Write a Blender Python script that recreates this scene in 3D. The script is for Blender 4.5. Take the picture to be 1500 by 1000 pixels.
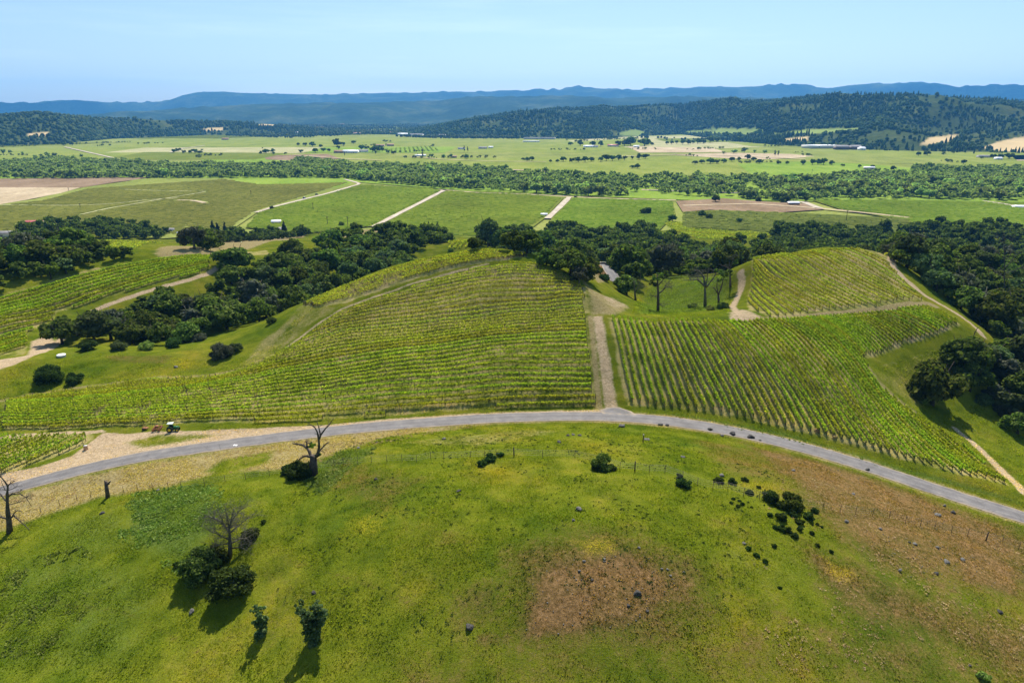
import bpy, math, random
import numpy as np
from math import radians, sin, cos, tan, pi, atan, atan2, sqrt

S = bpy.context.scene
for o in list(bpy.data.objects):
    bpy.data.objects.remove(o)
random.seed(7)
RNG = np.random.default_rng(7)

# ------------------------------------------------------------ camera, sky, sun, exposure
CAM_Z = 70.0
PITCH = radians(18.5)            # below the horizon
cam_d = bpy.data.cameras.new('camera')
cam_d.sensor_width = 36.0
cam_d.lens = 24.0
cam_d.clip_start = 0.5
cam_d.clip_end = 60000.0
cam = bpy.data.objects.new('camera', cam_d)
cam.location = (0, 0, CAM_Z)
cam.rotation_euler = (pi / 2 - PITCH, 0, 0)
S.collection.objects.link(cam)
S.camera = cam

SUN_EL = radians(56.0)
SUN_AZ = radians(10.0)           # from +Y (straight ahead) towards +X
wd = bpy.data.worlds.new('World')
S.world = wd
wd.use_nodes = True
nt = wd.node_tree
nt.nodes.clear()
sky = nt.nodes.new('ShaderNodeTexSky')
sky.sky_type = 'NISHITA'
sky.sun_disc = False
sky.sun_elevation = SUN_EL
sky.sun_rotation = SUN_AZ
sky.altitude = 0
sky.air_density = 1.0
sky.dust_density = 0.7
sky.ozone_density = 4.2
bg = nt.nodes.new('ShaderNodeBackground')
bg.inputs['Strength'].default_value = 0.074
wo = nt.nodes.new('ShaderNodeOutputWorld')
# faint high cloud streaks
_tc = nt.nodes.new('ShaderNodeTexCoord'); _mp = nt.nodes.new('ShaderNodeMapping'); _mp.inputs['Scale'].default_value = (1.2, 1.2, 16)
_mp.inputs['Rotation'].default_value = (.03, .05, 0)
_cn = nt.nodes.new('ShaderNodeTexNoise'); _cn.inputs['Scale'].default_value = 1.6; _cn.inputs['Detail'].default_value = 7; _cn.inputs['Roughness'].default_value = .62
_cr = nt.nodes.new('ShaderNodeMapRange'); _cr.inputs[1].default_value = .5; _cr.inputs[2].default_value = .78; _cr.inputs[4].default_value = .16
_mx = nt.nodes.new('ShaderNodeMix'); _mx.data_type = 'RGBA'; _mx.inputs[7].default_value = (11.5, 12.3, 13.0, 1)
nt.links.new(_tc.outputs['Generated'], _mp.inputs[0]); nt.links.new(_mp.outputs[0], _cn.inputs['Vector']); nt.links.new(_cn.outputs[0], _cr.inputs[0])
nt.links.new(_cr.outputs[0], _mx.inputs[0]); nt.links.new(sky.outputs[0], _mx.inputs[6])
nt.links.new(_mx.outputs[2], bg.inputs[0])
nt.links.new(bg.outputs[0], wo.inputs[0])

sd = bpy.data.lights.new('sun', 'SUN')
sd.energy = 5.0
sd.angle = radians(0.53)
sd.color = (1.0, 0.945, 0.84)
sun = bpy.data.objects.new('sun', sd)
from mathutils import Vector, Matrix
_to_sun = Vector((sin(SUN_AZ) * cos(SUN_EL), cos(SUN_AZ) * cos(SUN_EL), sin(SUN_EL)))
sun.rotation_euler = _to_sun.to_track_quat('Z', 'Y').to_euler()
sun.location = (0, 0, 600)
S.collection.objects.link(sun)

S.view_settings.view_transform = 'Standard'
S.view_settings.look = 'None'
S.view_settings.exposure = 0.9
S.view_settings.gamma = 1.0
try:
    S.cycles.use_denoising = True
    S.cycles.max_bounces = 6
    S.cycles.diffuse_bounces = 3
    S.cycles.transmission_bounces = 4
    S.cycles.volume_bounces = 1
    S.cycles.caustics_reflective = False
    S.cycles.caustics_refractive = False
except Exception:
    pass

# ------------------------------------------------------------ small helpers
def tag(o, label=None, cat=None, group=None, kind=None):
    if label: o['label'] = label
    if cat: o['category'] = cat
    if group: o['group'] = group
    if kind: o['kind'] = kind
    return o

def link(o, parent=None):
    S.collection.objects.link(o)
    if parent is not None:
        o.parent = parent
    return o

def empty(name, loc, label, cat, group=None, rz=0.0, scale=1.0):
    o = bpy.data.objects.new(name, None)
    o.location = loc
    o.rotation_euler = (0, 0, rz)
    o.scale = (scale, scale, scale) if not isinstance(scale, (tuple, list)) else scale
    o.empty_display_size = 0.5
    link(o)
    return tag(o, label, cat, group)

def mesh_np(name, V, F, mat=None, smooth=False, attrs=None):
    """V (n,3); F list of (m,k) int arrays (k = 3 or 4) or one array"""
    me = bpy.data.meshes.new(name)
    V = np.asarray(V, dtype=np.float32)
    if not isinstance(F, (list, tuple)):
        F = [F]
    F = [np.asarray(f, dtype=np.int32) for f in F if len(f)]
    me.vertices.add(len(V))
    me.vertices.foreach_set('co', V.ravel())
    loops = np.concatenate([f.ravel() for f in F])
    tot = np.concatenate([np.full(len(f), f.shape[1], dtype=np.int32) for f in F])
    start = np.concatenate([[0], np.cumsum(tot)[:-1]]).astype(np.int32)
    me.loops.add(len(loops))
    me.loops.foreach_set('vertex_index', loops)
    me.polygons.add(len(tot))
    me.polygons.foreach_set('loop_start', start)
    me.polygons.foreach_set('loop_total', tot)
    if smooth:
        me.polygons.foreach_set('use_smooth', np.ones(len(tot), dtype=bool))
    me.update(calc_edges=True)
    if attrs:
        for k, a in attrs.items():
            at = me.attributes.new(k, 'FLOAT_COLOR', 'POINT')
            c = np.ones((len(V), 4), dtype=np.float32)
            c[:, :a.shape[1]] = a
            at.data.foreach_set('color', c.ravel())
    if mat is not None:
        me.materials.append(mat)
    return me

def mobj(name, me, parent=None, loc=None):
    o = bpy.data.objects.new(name, me)
    if loc is not None:
        o.location = loc
    return link(o, parent)

class MB:
    """collects simple shapes into one mesh"""
    def __init__(self):
        self.V = []; self.Q = []; self.T = []; self.n = 0
    def add(self, V, Q=None, T=None):
        V = np.asarray(V, float)
        if Q is not None and len(Q): self.Q.append(np.asarray(Q) + self.n)
        if T is not None and len(T): self.T.append(np.asarray(T) + self.n)
        self.V.append(V); self.n += len(V)
    def box(self, c, s, rz=0.0, top=1.0):
        x, y, z = s[0] / 2, s[1] / 2, s[2] / 2
        v = np.array([[-x, -y, -z], [x, -y, -z], [x, y, -z], [-x, y, -z], [-x * top, -y * top, z], [x * top, -y * top, z], [x * top, y * top, z], [-x * top, y * top, z]])
        ca, sa = cos(rz), sin(rz)
        v[:, :2] = v[:, :2] @ np.array([[ca, sa], [-sa, ca]])
        self.add(v + np.array(c), [[0, 3, 2, 1], [4, 5, 6, 7], [0, 1, 5, 4], [1, 2, 6, 5], [2, 3, 7, 6], [3, 0, 4, 7]])
    def tube(self, P, R, k=6, cap=True):
        P = np.asarray(P, float); R = np.broadcast_to(np.asarray(R, float), (len(P),))
        T = np.gradient(P, axis=0)
        T /= np.linalg.norm(T, axis=1)[:, None] + 1e-9
        up = np.array([0.31, 0.17, 0.93])
        A = np.cross(T, up); nA = np.linalg.norm(A, axis=1)[:, None]
        A = np.where(nA > 0.05, A / (nA + 1e-9), np.array([1.0, 0, 0]))
        B = np.cross(T, A)
        th = np.arange(k) * 2 * pi / k
        V = P[:, None, :] + R[:, None, None] * (A[:, None, :] * np.cos(th)[None, :, None] + B[:, None, :] * np.sin(th)[None, :, None])
        n = len(P)
        i = np.arange(n - 1)[:, None] * k; j = np.arange(k)[None, :]; j2 = (j + 1) % k
        Q = np.stack([i + j, i + j2, i + k + j2, i + k + j], -1).reshape(-1, 4)
        V = V.reshape(-1, 3); T3 = None
        if cap:
            V = np.vstack([V, P[-1:], P[:1]])
            jj = np.arange(k); b = (n - 1) * k
            T3 = np.vstack([np.stack([b + jj, b + (jj + 1) % k, np.full(k, n * k)], -1),
                            np.stack([(jj + 1) % k, jj, np.full(k, n * k + 1)], -1)])
        self.add(V, Q, T3)
    def disc(self, c, axis, r, w, k=16, r2=None):
        """a wheel-like cylinder around axis"""
        c = np.asarray(c, float); a = np.asarray(axis, float); a /= np.linalg.norm(a)
        self.tube([c - a * w / 2, c - a * w * 0.4, c + a * w * 0.4, c + a * w / 2], [r * 0.9, r, r, r * 0.9], k)
    def mesh(self, name, mat, smooth=False):
        F = []
        if self.Q: F.append(np.vstack(self.Q))
        if self.T: F.append(np.vstack(self.T))
        return mesh_np(name, np.vstack(self.V), F, mat, smooth)
    def build(self, name, mat, parent=None, smooth=False):
        return mobj(name, self.mesh(name, mat, smooth), parent)

def ico(sub=1):
    import bmesh
    bm = bmesh.new()
    bmesh.ops.create_icosphere(bm, subdivisions=sub, radius=1.0)
    V = np.array([v.co[:] for v in bm.verts]); F = np.array([[v.index for v in f.verts] for f in bm.faces])
    bm.free()
    return V, F
ICO1, ICO2, ICO3 = ico(1), ico(2), ico(3)

# ---- noise
_lat = np.random.default_rng(11).random((257, 257))
_lat[256] = _lat[0]; _lat[:, 256] = _lat[:, 0]
def vnoise(x, y, s=1.0, seed=0):
    x = np.asarray(x) / s + seed * 37.17; y = np.asarray(y) / s + seed * 91.31
    xi = np.floor(x).astype(int); yi = np.floor(y).astype(int)
    fx = x - xi; fy = y - yi
    fx = fx * fx * (3 - 2 * fx); fy = fy * fy * (3 - 2 * fy)
    xi &= 255; yi &= 255
    a = _lat[yi, xi]; b = _lat[yi, xi + 1]; c = _lat[yi + 1, xi]; d = _lat[yi + 1, xi + 1]
    return (a * (1 - fx) + b * fx) * (1 - fy) + (c * (1 - fx) + d * fx) * fy
def fbm(x, y, s, o=4, seed=0):
    t = 0; a = 1; w = 0
    for k in range(o):
        t = t + a * vnoise(x, y, s / 2 ** k, seed + k); w += a; a *= 0.5
    return t / w

ORD = ['', 'first', 'second', 'third', 'fourth', 'fifth', 'sixth', 'seventh', 'eighth', 'ninth', 'tenth', 'eleventh', 'twelfth', 'thirteenth', 'fourteenth', 'fifteenth', 'sixteenth', 'seventeenth', 'eighteenth', 'nineteenth']
TENS = ['', '', 'twenty', 'thirty', 'forty', 'fifty', 'sixty', 'seventy', 'eighty', 'ninety', 'hundred']
TENTH = ['', '', 'twentieth', 'thirtieth', 'fortieth', 'fiftieth', 'sixtieth', 'seventieth', 'eightieth', 'ninetieth', 'hundredth']
def ordinal(n):
    if n < 20: return ORD[n]
    if n > 100: return 'hundred and ' + ordinal(n - 100)
    t, u = divmod(n, 10)
    return TENTH[t] if u == 0 else TENS[t] + '-' + ORD[u]

# ------------------------------------------------------------ terrain
ST, CT = sin(PITCH), cos(PITCH)
def ray(px, py):
    u = (np.asarray(px, float) - 750) / 1000; v = (500 - np.asarray(py, float)) / 1000
    return np.stack([u, CT + v * ST, -ST + v * CT + 0 * u], -1) if np.ndim(u) else np.array([u, CT + v * ST, -ST + v * CT])
def pz(px, py, z):
    d = ray(px, py); t = (z - CAM_Z) / d[..., 2]
    return d[..., 0] * t, d[..., 1] * t
def project(x, y, z):
    q = np.asarray(z) - CAM_Z
    f = y * CT - q * ST; up = y * ST + q * CT
    return 750 + 1000 * x / f, 500 - 1000 * up / f, f
VALLEY = -40.0
HAZE = 4.6e-5
GRASS = 26.0

ROAD = [(-420, 850, -11), (-220, 788, -8.6), (-90, 745, -6.5), (-30, 728, -5.3), (30, 711, -4.2), (110, 690, -3), (200, 669, -2), (300, 655, -1.2), (400, 641, -.6), (500, 629, -.2), (600, 620, 0), (720, 612, .1), (820, 609, .1), (905, 609.5, .1), (1000, 618, -.3), (1100, 636, -1), (1200, 661, -2), (1300, 692, -3.2), (1400, 727, -4.5), (1500, 757, -6), (1580, 782, -7.2), (1680, 815, -8.8), (1850, 868, -11), (2080, 935, -14)]
CP = [
 # knoll in front of the road
 (600,680,6.5),(750,690,8.6),(880,690,9.3),(1000,710,9),(750,760,10.5),(900,800,10.8),(650,800,9.5),(850,880,9),(750,1000,4.5),(1000,1000,4),(500,1000,1),(300,1000,-3),(0,1000,-8),(0,880,-6.3),(200,850,-2),(350,830,1),(450,760,5),(330,760,2.5),(150,760,-2.4),(455,700,3.2),(600,900,5.5),(1250,760,4),(1150,730,6.8),(1300,850,3),(1200,950,3),(1500,1000,-5),(1500,880,-4.6),(1400,800,-1.8),(560,650,2.4),(700,640,3),(850,640,3.4),(1000,650,3),(20,790,-4.8),(160,720,-2.6),(1500,800,-5.2),(1100,670,2.5),(1220,700,1.5),
 # right vineyard, lower
 (920,592,.8),(1000,602,.5),(1200,640,-.6),(1300,668,-1.8),(1400,695,-3.2),(1480,712,-4.4),(900,530,7.5),(1000,540,7),(1100,550,6),(1180,560,4.5),(1265,535,5.2),(1300,600,-1),(1390,640,-5),(1400,495,5.5),(1410,473,7.5),(895,463,14),(1000,470,13.3),(1100,470,12.7),(1200,464,12.5),(1360,450,10.6),(1280,490,8.5),(1150,505,9.6),
 # right vineyard, upper
 (1100,462,13),(1200,456,13),(1350,443,11.2),(1085,392,16.5),(1150,377,19.5),(1240,366,21.3),(1290,372,19),(1330,410,14),(1200,410,16.7),
 # main hill
 (870,530,7.5),(750,530,7.5),(600,530,6.6),(450,560,2.5),(300,590,.5),(150,600,-.5),(0,612,-1.7),(0,580,-.7),(200,566,.9),(330,545,2),(420,515,4.6),(550,497,8.6),(700,478,11.4),(800,468,13),(870,463,14),(870,456,14.1),(800,461,13.1),(700,471,11.5),(620,480,10.2),(550,490,8.7),(480,501,6.6),(430,509,4.7),(870,430,17.4),(700,440,16),(700,400,21),(700,372,25.2),(790,379,23.6),(830,400,20.6),(600,387,21.5),(530,412,16.8),(470,437,12.7),(440,452,10.2),(400,475,6.3),(350,510,2.8),(500,455,12),(560,430,15.5),(640,405,19.4),(490,500,7.4),(850,596,.6),(700,600,.6),(550,611,.3),(400,619,-.2),(200,625,-1.6),(50,632,-2.8),(100,650,-2.8),(200,645,-1.8),(0,670,-3.4),
 # gully, mound and left vineyard
 (300,500,-.5),(330,480,-3),(270,480,-4),(200,502,-1),(150,515,2.5),(50,527,2.4),(0,541,1.7),(250,521,2.4),(300,529,1.8),(100,552,.5),(250,546,1.2),
 (0,522,.2),(50,490,.2),(100,456,1),(200,431,2.5),(300,406,3),(0,430,7.8),(150,387,9.8),(310,372,8),(60,414,8.4),(150,420,5),(0,470,3.6),
 (420,440,-8),(550,400,-14),(480,420,-11),(650,360,-18),(380,450,-7),
 (140,372,-15),(0,400,-9),(310,360,-12),(150,355,-25),(100,345,-28),(0,330,-35),(350,355,-22),(530,342,-32),(290,366,-14),(690,357,-8),
 # bowl and hollow behind the junction
 (1000,430,3),(940,440,2.2),(1060,440,7),(965,457,8),(1040,450,7),(1080,420,10),(1072,400,8.5),(930,457,11),(900,450,13),(880,430,15),(850,402,17),(900,430,11.5),(895,408,-5),(850,388,8),(960,405,-4),(1020,405,1),
 # right wood
 (1340,382,8),(1400,430,3),(1450,480,-3),(1430,520,1),(1360,590,-5),(1320,572,-.5),(1450,620,-9),(1500,640,-11.5),(1500,560,-7),(1450,690,-7.4),(1500,700,-8.6),(1500,400,-4),(1500,350,-25),
]
CW = [(-12,252,20),(-12,282,8),(-10,325,-6),(-10,390,-16),(-45,250,13),(-60,262,3),(-75,262,-4),(-30,300,0),(40,270,10),(60,300,0),(60,350,-10),(90,420,-20),(0,500,-26),(110,290,9),(140,300,8),(120,355,-12),(60,620,-37),(-60,620,-37),(200,560,-36),(-200,620,-38),(-330,560,-36),(330,560,-37),
 (0,0,-12),(-80,20,-20),(80,20,-17),(-150,60,-16),(150,60,-15),(0,-60,-25),(-300,250,4),(-300,150,-8),(-300,50,-22),(-320,380,-16),(-420,500,-34),(300,250,-14),(300,150,-24),(300,50,-26),(300,400,-24),(420,500,-36),(450,250,-30),(-450,250,-18),(-450,100,-25),(450,80,-35)]
for X in (-500, -350, -200, -100, 0, 100, 200, 350, 500):
    CW.append((X, 690, -40)); CW.append((X, 760, -40))
_c = [pz(a, b, c) + (c,) for a, b, c in CP + ROAD] + CW
_c = np.array([[float(a), float(b), float(c)] for a, b, c in _c])
def _tps_k(r2):
    return np.where(r2 > 1e-9, r2 * np.log(r2 + 1e-12), 0.0)
_n = len(_c)
_P = np.hstack([np.ones((_n, 1)), _c[:, :2] / 100])
_XY = _c[:, :2] / 100
_K = _tps_k(((_XY[:, None] - _XY[None]) ** 2).sum(-1)) + np.eye(_n) * 0.004
_A = np.vstack([np.hstack([_K, _P]), np.hstack([_P.T, np.zeros((3, 3))])])
_w = np.linalg.solve(_A, np.concatenate([_c[:, 2], np.zeros(3)]))
GX0, GX1, GY0, GY1, GS = -540, 540, -90, 800, 1.0
_gx = np.arange(GX0, GX1 + .1, GS); _gy = np.arange(GY0, GY1 + .1, GS)
_G = np.zeros((len(_gy), len(_gx)))
for i, yy in enumerate(_gy):
    q = np.stack([_gx, np.full_like(_gx, yy)], -1) / 100
    r2 = ((q[:, None] - _XY[None]) ** 2).sum(-1)
    _G[i] = _tps_k(r2) @ _w[:_n] + _w[_n] + q @ _w[_n + 1:]
_XX, _YY = np.meshgrid(_gx, _gy)
def sstep(a, b, x):
    t = np.clip((x - a) / (b - a), 0, 1)
    return t * t * (3 - 2 * t)
_rl = sstep(0, 1, np.minimum(1, np.maximum(0, (np.abs(_XX) - 380) / 150)))
_fl = np.maximum(sstep(590, 700, _YY), _rl * sstep(250, 500, _YY))
_G = np.clip(_G, -40, 40) * (1 - _fl) + VALLEY * _fl
_edge = np.maximum(sstep(430, 535, np.abs(_XX)), sstep(-50, -88, -(-_YY)) * 0 + sstep(-20, -85, _YY) * 0)
_G = _G * (1 - _edge) + VALLEY * _edge
_lowY = 1 - sstep(-88, -10, _YY)
_G = _G * (1 - _lowY) + VALLEY * _lowY
# gentle unevenness of the natural ground
_rel = (fbm(_XX, _YY, 26, 3, 3) - .5) * 1.1 + (fbm(_XX, _YY, 7, 3, 5) - .5) * .55
# the road bench: flatten across the road
_road = np.array([[*pz(a, b, c), c] for a, b, c in ROAD], float)
def resample(P, step):
    P = np.asarray(P, float)
    d = np.concatenate([[0], np.cumsum(np.linalg.norm(np.diff(P[:, :2], axis=0), axis=1))])
    n = max(2, int(round(d[-1] / step)) + 1)
    t = np.linspace(0, d[-1], n)
    return np.stack([np.interp(t, d, P[:, k]) for k in range(P.shape[1])], -1)
def smooth_path(P, it=3):
    P = np.asarray(P, float)
    for _ in range(it):
        Q = P.copy(); Q[1:-1] = P[1:-1] * .5 + (P[:-2] + P[2:]) * .25; P = Q
    return P
road_c = smooth_path(resample(_road, 2.0), 14)
ROAD_W = 5.2
_near = np.full(_XX.shape, 1e9); _zr = np.zeros(_XX.shape)
for k in range(len(road_c)):
    x, y, z = road_c[k]
    i0 = int((y - 14 - GY0) / GS); i1 = int((y + 14 - GY0) / GS) + 1; j0 = int((x - 14 - GX0) / GS); j1 = int((x + 14 - GX0) / GS) + 1
    i0 = max(0, i0); j0 = max(0, j0)
    d = np.hypot(_XX[i0:i1, j0:j1] - x, _YY[i0:i1, j0:j1] - y)
    m = d < _near[i0:i1, j0:j1]
    _near[i0:i1, j0:j1][m] = d[m]; _zr[i0:i1, j0:j1][m] = z
_rb = 1 - sstep(ROAD_W / 2 + .6, ROAD_W / 2 + 6, _near)
_G = (_G + _rel * (1 - np.clip(_fl + _edge, 0, 1))) * (1 - _rb) + (_zr - 0.02) * _rb
def H(x, y):
    x = np.asarray(x, float); y = np.asarray(y, float)
    fx = np.clip((x - GX0) / GS, 0, len(_gx) - 1.001); fy = np.clip((y - GY0) / GS, 0, len(_gy) - 1.001)
    j = fx.astype(int); i = fy.astype(int); fx = fx - j; fy = fy - i
    z = (_G[i, j] * (1 - fx) + _G[i, j + 1] * fx) * (1 - fy) + (_G[i + 1, j] * (1 - fx) + _G[i + 1, j + 1] * fx) * fy
    out = (x < GX0) | (x > GX1) | (y < GY0) | (y > GY1)
    return np.where(out, VALLEY, z)
_TS = np.concatenate([np.arange(40, 420, .7), np.geomspace(420, 30000, 1500)])
def cast(px, py, ymin=0.0):
    """where the sight line through a photo pixel meets the terrain (first hit beyond ymin)"""
    px = np.atleast_1d(np.asarray(px, float)); py = np.atleast_1d(np.asarray(py, float))
    out = np.zeros((len(px), 3))
    for k in range(len(px)):
        d = ray(px[k], py[k])
        X = d[0] * _TS; Y = d[1] * _TS; Z = CAM_Z + d[2] * _TS
        g = Z - H(X, Y)
        hit = np.where((g < 0) & (Y > ymin))[0]
        if len(hit) == 0:
            i = len(_TS) - 1; t = _TS[i]
        else:
            i = hit[0]
            if i == 0 or Y[i - 1] < ymin: t = _TS[i]
            else:
                a = g[i - 1] / (g[i - 1] - g[i]); t = _TS[i - 1] + a * (_TS[i] - _TS[i - 1])
        x, y = d[0] * t, d[1] * t
        out[k] = (x, y, float(H(x, y)))
    return out
def castp(pts, ymin=0.0):
    pts = np.asarray(pts, float)
    return cast(pts[:, 0], pts[:, 1], ymin)

def pip(x, y, poly):
    """signed-ish distance: positive inside"""
    x = np.asarray(x, float); y = np.asarray(y, float)
    poly = np.asarray(poly, float)[:, :2]
    ins = np.zeros(x.shape, bool); dm = np.full(x.shape, 1e18)
    n = len(poly)
    for i in range(n):
        ax, ay = poly[i]; bx, by = poly[(i + 1) % n]
        c = ((ay > y) != (by > y))
        xs = (bx - ax) * (y - ay) / ((by - ay) if by != ay else 1e-12) + ax
        ins ^= c & (x < xs)
        ex, ey = bx - ax, by - ay
        L = ex * ex + ey * ey + 1e-12
        t = np.clip(((x - ax) * ex + (y - ay) * ey) / L, 0, 1)
        dm = np.minimum(dm, (x - ax - t * ex) ** 2 + (y - ay - t * ey) ** 2)
    return np.where(ins, 1, -1) * np.sqrt(dm)

# ------------------------------------------------------------ materials
def new_mat(name):
    m = bpy.data.materials.new(name); m.use_nodes = True
    m.node_tree.nodes.clear()
    return m, m.node_tree
def N(nt, kind, **kw):
    n = nt.nodes.new(kind)
    for k, v in kw.items():
        if k in n.inputs: n.inputs[k].default_value = v
        else: setattr(n, k, v)
    return n
def noise_node(nt, scale, detail=4, rough=.6, vec=None):
    n = N(nt, 'ShaderNodeTexNoise'); n.inputs['Scale'].default_value = scale; n.inputs['Detail'].default_value = detail; n.inputs['Roughness'].default_value = rough
    if vec is not None: nt.links.new(vec, n.inputs['Vector'])
    return n
def ramp(nt, src, stops, interp='LINEAR'):
    r = N(nt, 'ShaderNodeValToRGB'); r.color_ramp.interpolation = interp
    e = r.color_ramp.elements
    while len(e) < len(stops): e.new(0.5)
    for i, (p, c) in enumerate(stops):
        e[i].position = p; e[i].color = (*c, 1) if len(c) == 3 else c
    nt.links.new(src, r.inputs[0])
    return r
def mixc(nt, fac, a, b, mode='MIX'):
    m = N(nt, 'ShaderNodeMix', data_type='RGBA', blend_type=mode)
    for s, v in ((0, fac), (6, a), (7, b)):
        if hasattr(v, 'is_output') or hasattr(v, 'node'): nt.links.new(v, m.inputs[s])
        else: m.inputs[s].default_value = v if s == 0 else ((*v, 1) if len(v) == 3 else v)
    return m.outputs[2]
def math_n(nt, op, a, b=None, clamp=False):
    m = N(nt, 'ShaderNodeMath', operation=op, use_clamp=clamp)
    for i, v in enumerate((a, b)):
        if v is None: continue
        if hasattr(v, 'node'): nt.links.new(v, m.inputs[i])
        else: m.inputs[i].default_value = v
    return m.outputs[0]

def simple_mat(name, col, rough=.7, var=.25, scale=1.5, metal=0.0, spec=.3, bump=0.0):
    m, t = new_mat(name)
    tc = N(t, 'ShaderNodeTexCoord')
    nz = noise_node(t, scale, 5, .65, tc.outputs['Object'])
    lo = tuple(c * (1 - var) for c in col); hi = tuple(min(1, c * (1 + var)) for c in col)
    r = ramp(t, nz.outputs[0], [(.3, lo), (.7, hi)])
    b = N(t, 'ShaderNodeBsdfPrincipled'); b.inputs['Roughness'].default_value = rough; b.inputs['Metallic'].default_value = metal
    b.inputs['Specular IOR Level'].default_value = spec
    t.links.new(r.outputs[0], b.inputs['Base Color'])
    if bump:
        bp = N(t, 'ShaderNodeBump'); bp.inputs['Strength'].default_value = bump; bp.inputs['Distance'].default_value = .05
        t.links.new(nz.outputs[0], bp.inputs['Height']); t.links.new(bp.outputs[0], b.inputs['Normal'])
    o = N(t, 'ShaderNodeOutputMaterial'); t.links.new(b.outputs[0], o.inputs[0])
    return m

def leaf_mat(name, stops, trans=.35, tcol=None, objvar=.35, wscale=.15, rough=.6):
    """foliage: every leaf its own tone, every plant a little different, light passing through"""
    m, t = new_mat(name)
    g = N(t, 'ShaderNodeNewGeometry'); oi = N(t, 'ShaderNodeObjectInfo')
    r = ramp(t, g.outputs['Random Per Island'], stops)
    v = math_n(t, 'MULTIPLY_ADD', oi.outputs['Random'], objvar); t.nodes[-1].inputs[2].default_value = 1 - objvar / 2
    nz = noise_node(t, wscale, 3, .6, g.outputs['Position'])
    v2 = math_n(t, 'MULTIPLY_ADD', nz.outputs[0], .9); t.nodes[-1].inputs[2].default_value = .55
    vv = math_n(t, 'MULTIPLY', v, v2)
    hsv = N(t, 'ShaderNodeHueSaturation'); t.links.new(r.outputs[0], hsv.inputs['Color']); t.links.new(vv, hsv.inputs['Value'])
    hv = math_n(t, 'MULTIPLY_ADD', oi.outputs['Random'], .05); t.nodes[-1].inputs[2].default_value = .475
    t.links.new(hv, hsv.inputs['Hue'])
    d = N(t, 'ShaderNodeBsdfDiffuse'); t.links.new(hsv.outputs[0], d.inputs[0])
    tr = N(t, 'ShaderNodeBsdfTranslucent')
    tc = mixc(t, 1.0, hsv.outputs[0], tcol or (1.5, 1.7, .7), 'MULTIPLY')
    t.links.new(tc, tr.inputs[0])
    gl = N(t, 'ShaderNodeBsdfGlossy'); gl.inputs['Roughness'].default_value = .45; gl.inputs[0].default_value = (.8, .85, .8, 1)
    mx = N(t, 'ShaderNodeMixShader'); mx.inputs[0].default_value = trans
    t.links.new(d.outputs[0], mx.inputs[1]); t.links.new(tr.outputs[0], mx.inputs[2])
    mg = N(t, 'ShaderNodeMixShader'); mg.inputs[0].default_value = .0
    t.links.new(mx.outputs[0], mg.inputs[1]); t.links.new(gl.outputs[0], mg.inputs[2])
    o = N(t, 'ShaderNodeOutputMaterial'); t.links.new(mg.outputs[0], o.inputs[0])
    return m

M = {}
M['oak'] = leaf_mat('oak_leaves', [(0, (.030, .052, .012)), (.55, (.070, .104, .022)), (1, (.15, .185, .042))], .38, wscale=.08, objvar=.8)
M['pale'] = leaf_mat('pale_leaves', [(0, (.045, .065, .025)), (.6, (.075, .105, .04)), (1, (.12, .155, .06))], .3, objvar=.7, wscale=.06)
M['grey'] = leaf_mat('grey_leaves', [(0, (.045, .055, .035)), (.6, (.075, .085, .055)), (1, (.12, .13, .09))], .25, objvar=.5)
M['bright'] = leaf_mat('bright_leaves', [(0, (.06, .10, .015)), (.6, (.10, .16, .02)), (1, (.15, .22, .03))], .35)
M['river'] = leaf_mat('river_leaves', [(0, (.13, .185, .06)), (.6, (.21, .27, .095)), (1, (.32, .37, .15))], .45, objvar=.9, wscale=.02)
M['conifer'] = leaf_mat('conifer_needles', [(0, (.012, .024, .012)), (.6, (.022, .040, .018)), (1, (.04, .06, .025))], .12, objvar=.4)
M['wood_far'] = leaf_mat('far_wood_leaves', [(0, (.022, .042, .018)), (.45, (.04, .066, .026)), (.8, (.07, .10, .036)), (1, (.10, .125, .045))], .12, objvar=.0, wscale=.004)
M['shrub'] = leaf_mat('shrub_leaves', [(0, (.02, .035, .010)), (.6, (.035, .06, .014)), (1, (.065, .095, .022))], .25)
M['herb'] = leaf_mat('herb_leaves', [(0, (.09, .135, .022)), (.6, (.145, .19, .036)), (1, (.26, .29, .09))], .3)
M['vine_dense'] = leaf_mat('vine_leaves_dense', [(0, (.13, .20, .016)), (.55, (.24, .315, .022)), (1, (.42, .45, .045))], .5, (1.35, 1.4, .55), objvar=.25, wscale=.12)
M['vine_pale'] = leaf_mat('vine_leaves_young', [(0, (.15, .20, .022)), (.5, (.28, .32, .034)), (1, (.46, .46, .07))], .5, (1.3, 1.35, .55), objvar=.25, wscale=.08)
M['vine_lime'] = leaf_mat('vine_leaves_lime', [(0, (.17, .235, .018)), (.5, (.30, .36, .026)), (1, (.48, .50, .055))], .5, (1.3, 1.35, .55), objvar=.25, wscale=.08)
M['vine_far'] = leaf_mat('vine_leaves_far', [(0, (.11, .16, .015)), (.5, (.155, .20, .022)), (1, (.205, .24, .034))], .35, objvar=.0, wscale=.012)
M['vine_olive'] = leaf_mat('vine_leaves_olive', [(0, (.10, .125, .025)), (.5, (.135, .155, .032)), (1, (.175, .19, .042))], .3, objvar=.0, wscale=.008)
M['bark'] = simple_mat('oak_bark', (.045, .038, .032), .9, .5, 3, spec=.1)
M['deadwood'] = simple_mat('dead_wood', (.075, .062, .052), .9, .6, 2.2, spec=.1)
M['greywood'] = simple_mat('weathered_twigs', (.10, .096, .072), .9, .4, 2.2, spec=.1)
M['vinewood'] = simple_mat('vine_wood', (.07, .048, .034), .9, .4, 4, spec=.1)
M['stake'] = simple_mat('trellis_stake', (.06, .045, .036), .7, .4, 4, spec=.2)
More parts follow.
